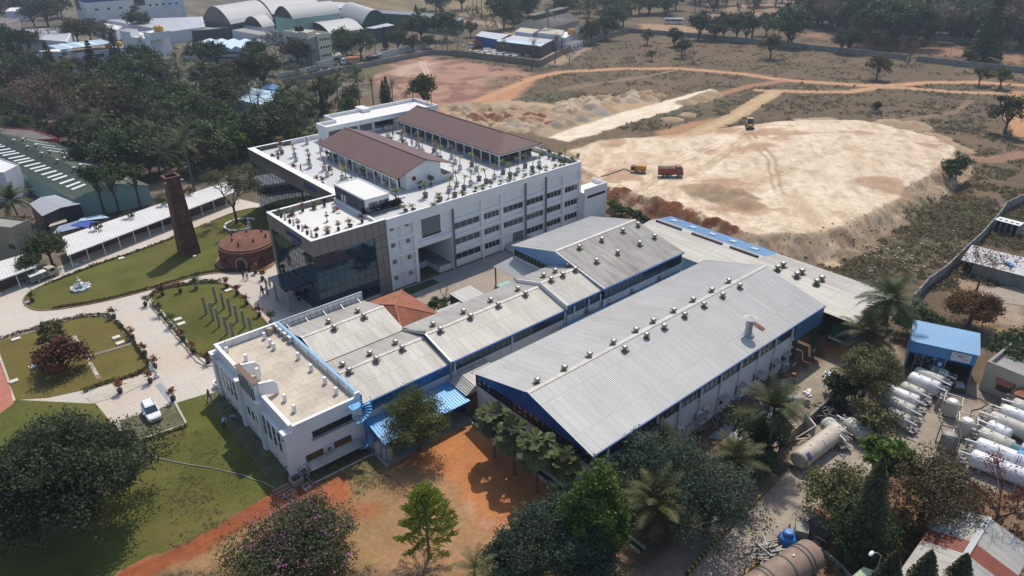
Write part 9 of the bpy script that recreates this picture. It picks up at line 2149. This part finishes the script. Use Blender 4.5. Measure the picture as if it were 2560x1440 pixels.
put(q1,W1,'d,60,300,1.1 d,330,90,1.5 d,230,110,1.3 o,560,240,1.1 o,660,230,1.1 o,760,240 x,330,270,1.2 x,430,255,1.2 d,200,310 d,60,420,1.1 k,370,455 k,690,478 k,860,400 k,110,440,1.1 l,500,550 b,600,500,.7 d,1030,175,1.1 m,950,340,.7 c,1060,335,.8 d,1050,475,1.2 d,930,530 d,1000,575,1.2 d,1130,580,1.2 d,1200,620 d,850,610,1.1 d,760,650,1.1 d,980,680,1.2 d,1100,690 b,300,680,1.3 b,420,660,1.2 b,190,650,1.1 b,120,770 b,380,790 b,510,735,.9 d,40,850 u,790,790,1.0 x,600,840,1.3 x,680,880,1.2 u,920,860,.9 l,1310,840,1.1 c,1250,590 c,1310,560 c,1400,400 c,1470,540,1.1 d,1500,410 d,1600,405 c,1340,640 c,1400,700 c,1520,690,1.1 c,1300,470 c,1500,770 c,1570,820 c,1750,800 c,1870,735 c,1910,800 b,1700,560,.9 b,1640,650,.8 x,1780,640 m,1900,400 x,1980,345,1.3 d,1950,530,1.2 m,1870,460 x,2150,330,1.2 o,2210,400 x,2080,310,1.2 d,1820,560 d,1560,600 d,1700,700 b,1770,720,.8')
put(q1,W1,'c,2230,600 c,2340,600 c,2500,650 d,2420,680,.8 c,2260,830 d,2100,840 d,1980,910 l,1700,930,1.1 l,1800,980 l,1740,1080 l,1630,1050 m,1450,1000 c,1380,1050 c,1130,1060 m,1000,1060,1.1 m,900,1070 m,820,1120 m,1200,1140 c,1390,1170,1.1 c,750,960 o,1200,940,.8 b,1130,970,.6 m,1350,950,.8 l,2310,790,.6 y,2400,770 d,1500,880 d,1610,760 d,1240,740 d,1350,760 d,2180,760 m,2050,980 d,1900,990 d,1580,940 d,1280,1010 d,1500,1100 d,1000,1160 d,1090,1170 d,860,1180 c,1290,1090 l,1850,1060,.8 d,700,1160 o,1560,1180,.8 m,1640,1140,.8 d,560,960,.7 o,420,990,.6 c,30,900,.9 d,150,940,.6 c,1210,1210,.9 b,60,640 d,110,560 o,40,720 x,480,930 d,660,1000,.6 m,1000,820,.8 d,1080,780 d,1180,850 d,900,740 d,640,700 o,560,640 m,750,560 d,260,560 o,220,480,.8 o,420,560,.7')
W2='row behind the office'
put(q2,W2,'c,130,640,1.1 c,240,690 y,320,690 y,345,680,1.1 c,380,700,.9 m,620,670,1.0 x,480,730,.5 l,70,770,.5 o,80,720,.6')
W3='trees by the far road'
put(q2,W3,'d,150,340 y,335,290,1.2 m,430,300,.9 m,480,225 d,600,195,1.3 d,780,200,1.2 o,970,225,.7 x,980,110,1.2 c,800,300,.9 c,870,300,.9 c,710,290,.8 y,568,110,1.3 o,540,330,.7 d,660,310,.6 x,760,330,.7 d,1220,100,1.5 d,1330,60,1.4 d,1400,60,1.3 d,1290,130 c,1560,140,1.5 c,1840,120,1.6 o,1870,245 d,1980,200,1.1 d,2040,140,1.2 d,2110,110,1.2 c,1210,360,.95 c,1430,370,.95 c,1600,340,.95 d,20,360,.9 d,40,320 x,1180,200 x,1100,170')
put(q3,'line past the far cement wall','d,150,190,1.2 o,265,225 d,330,190,1.1 d,430,195,1.2 d,500,210,1.1 x,490,95,1.6 c,570,40,2.0 d,650,190,.9 d,820,200,1.5 d,840,240,1.2 o,1210,320,.8 d,1270,310,.9 o,1480,310,.8 x,2220,360,.9 x,2410,370,1.0 d,2150,430,.5 x,1725,370,1.3')
put(q3,'dry field','f,680,350,1.35 f,1480,510,1.15 f,2240,570,.9 f,2400,580,1.05 f,2455,860,1.4 f,40,350,.9 x,95,420,.6 f,265,240,.9 m,1468,795,.35 d,2065,1265,.55 m,2010,1325,.4')
put(q2,'dry field','x,1710,415,.9 f,2290,275,1.0 m,2490,285,.75 f,2320,415,.6 f,2550,365,1.0')
# forest filling the far edge
fr=random.Random(12)
for i in range(230):
    x=fr.uniform(930,2700);y=fr.uniform(-60,240)*(.35+.65*min(1,(x-900)/700))
    if x<2050 and y>215: continue
    if 1180<x<1460 and y>200: continue
    k=fr.choice('dddddobcckxm');sc=fr.uniform(1.1,1.75);WOOD.append((k,*P(1700+x/2.977,y/2.977,K[k][1]*sc*.5),sc,'forest at the top right',x))
for i in range(70):
    x=fr.uniform(1060,1960);y=fr.uniform(-18,22) if x<1750 else fr.uniform(-25,4);k=fr.choice('dddxbocd');sc=fr.uniform(.9,1.5);WOOD.append((k,*P(x,y,K[k][1]*sc*.5),sc,'forest along the top edge',x))
for i in range(36):
    x=fr.uniform(-30,150);y=fr.uniform(-25,20);k=fr.choice('ddobx');sc=fr.uniform(1,1.5);WOOD.append((k,*P(x,y,K[k][1]*sc*.5),sc,'trees in the top left corner',x))
WOOD.sort(key=lambda w: (w[4],w[0],w[5]));cnt={}
for k,x,y,sc,area,sx in WOOD:
    i=cnt[(area,k)]=cnt.get((area,k),-1)+1;pr,h,desc=K[k]
    plant(pr[i%len(pr)],x,y,'%s %s from the left in the %s'%(ordw(i),desc,area),area,sc*fr.uniform(1.08,1.28),cat='palm' if k=='c' else 'tree')
# --- scrub and weeds over the dry ground: one uncountable mass
def weeds(name,label,n,pick,s0,m,seed,cl=9):
    rnd=random.Random(seed);mb=MB();tone=[];k=0;tries=0
    while k<n and tries<n*30:
        tries+=1;x,y,s=pick(rnd)
        if s <= 0: continue
        z=gz(x,y);k+=1;t0=rnd.random();r=s0*s*rnd.uniform(.5,1.5)
        for _ in range(cl):
            o=Vector((x+rnd.gauss(0,r*.5),y+rnd.gauss(0,r*.5),z+abs(rnd.gauss(0,r*.35))+.03));a=Vector((rnd.gauss(0,1),rnd.gauss(0,1),rnd.gauss(0,.8))).normalized();b=a.orthogonal().normalized();quad(mb,tone,o,a*r*.42,b*r*.3,t0*.7+rnd.random()*.3)
    o=mb.build(name,m,tone=tone);o['kind']='stuff';o['label']=label;o['category']='scrub'
def vegat(x,y):
    i=int(np.searchsorted(GX,x));j=int(np.searchsorted(GY,y));return veg[i,j],n2[i,j]
def pk(x0,x1,y0,y1,th=.3):
    def f(rnd):
        d=rnd.random();X_=P(rnd.uniform(x0,x1),rnd.uniform(y0,y1));v,q=vegat(*X_)
        return (*X_,1.0 if v>th and rnd.random()<v*(1.4 if q>.5 else .5) else 0)
    return f
weeds('scrub','low dry bushes scattered over the field beyond the levelled sand',2800,pk(1150,2600,100,330),.6,leaf('scrub_leaf',(.09,.075,.04),(.22,.165,.095),.15,rnd=0),1)
weeds('scrub','green and dry bushes between the sand bank and the panel wall',3000,pk(2040,2570,320,730,.45),.5,leaf('scrub_green',(.08,.075,.032),(.22,.165,.09),.15,rnd=0),2)
weeds('weeds','tufts of straw and weeds on the ground below the annexe',2400,pk(420,1560,1080,1440,.2),.17,leaf('straw',(.12,.09,.035),(.32,.24,.12),.2,rnd=0),3,7)
weeds('weeds','weeds at the foot of the trees in the tank yard',900,pk(1960,2560,1180,1440,.1),.4,leaf('yard_weed',(.05,.035,.018),(.16,.10,.05),.15,rnd=0),4)
weeds('undergrowth','undergrowth beneath the trees left of the office',2600,pk(20,900,120,420,.1),1.3,LF_DARK,5)
def clods(label,n,pick,s0,m,seed):
    rnd=random.Random(seed);mb=MB();k=tries=0
    while k<n and tries<n*40:
        tries+=1;x,y,s=pick(rnd)
        if s <= 0: continue
        k+=1;s *= s0*rnd.uniform(.4,1.4);mb.bbox(x,y,gz(x,y)+s*.25,s*rnd.uniform(.7,1.4),s,s*rnd.uniform(.5,.9),rnd.random()*3)
    o=mb.build('rubble',m);o['kind']='stuff';o['label']=label;o['category']='rubble'
def onbank(rnd):
    x,y=P(rnd.uniform(1480,2420),rnd.uniform(330,670),1.5);d=plat_d[int(np.searchsorted(GX,x)),int(np.searchsorted(GY,y))]
    return x,y,1 if -7<d<.6 else (.6 if d>0 and rnd.random()<.04 else 0)
clods('clods and stones along the bank of the levelled sand',900,onbank,.17,mat('clod',(.36,.255,.165),.95,.3,.5,.3,3),3)
clods('pale rubble and stones in the scrub beside the panel wall',200,lambda r: (*P(r.gauss(2230,75),r.gauss(640,32)),1),.28,mat('rubble_pale',(.30,.25,.20),.95,.3,.5,.3,3),4)
clods('white stone rubble heaped in the walled yard',420,lambda r: (*P(r.gauss(1262,34),r.gauss(131,6)),1),1.2,mat('rubble_white',(.42,.41,.39),.95,.2,.5,.2,3),5)
for i,(x,y) in enumerate(((1540,520),(1556,526),(1572,532),(1590,540),(1612,552),(1528,510))): bt('hedge_tree',200+i,x,y,1.4,3.0,1.6,700,.2,LF_MID,'bushy tree along the dark red spoil bank, %s'%ORD[i],lobes=6,tr=.08)
# ------------------------------------------------------------------ air: the far woods fade to a pale blue grey
mb=MB();mb.box(-1100,3200,-1100,3200,-2.6,58.5)
m=bpy.data.materials.new('air');m.use_nodes=True;nt=m.node_tree;nt.nodes.remove(nt.nodes['Principled BSDF'])
pv=_n(nt,'ShaderNodeVolumePrincipled');pv.inputs['Color'].default_value=(.72,.85,1.0,1);pv.inputs['Density'].default_value=0.0002;pv.inputs['Anisotropy'].default_value=.3
nt.links.new(pv.outputs[0],nt.nodes['Material Output'].inputs['Volume'])
o=mb.build('haze',m);o['kind']='stuff'
SC.cycles.volume_bounces=0
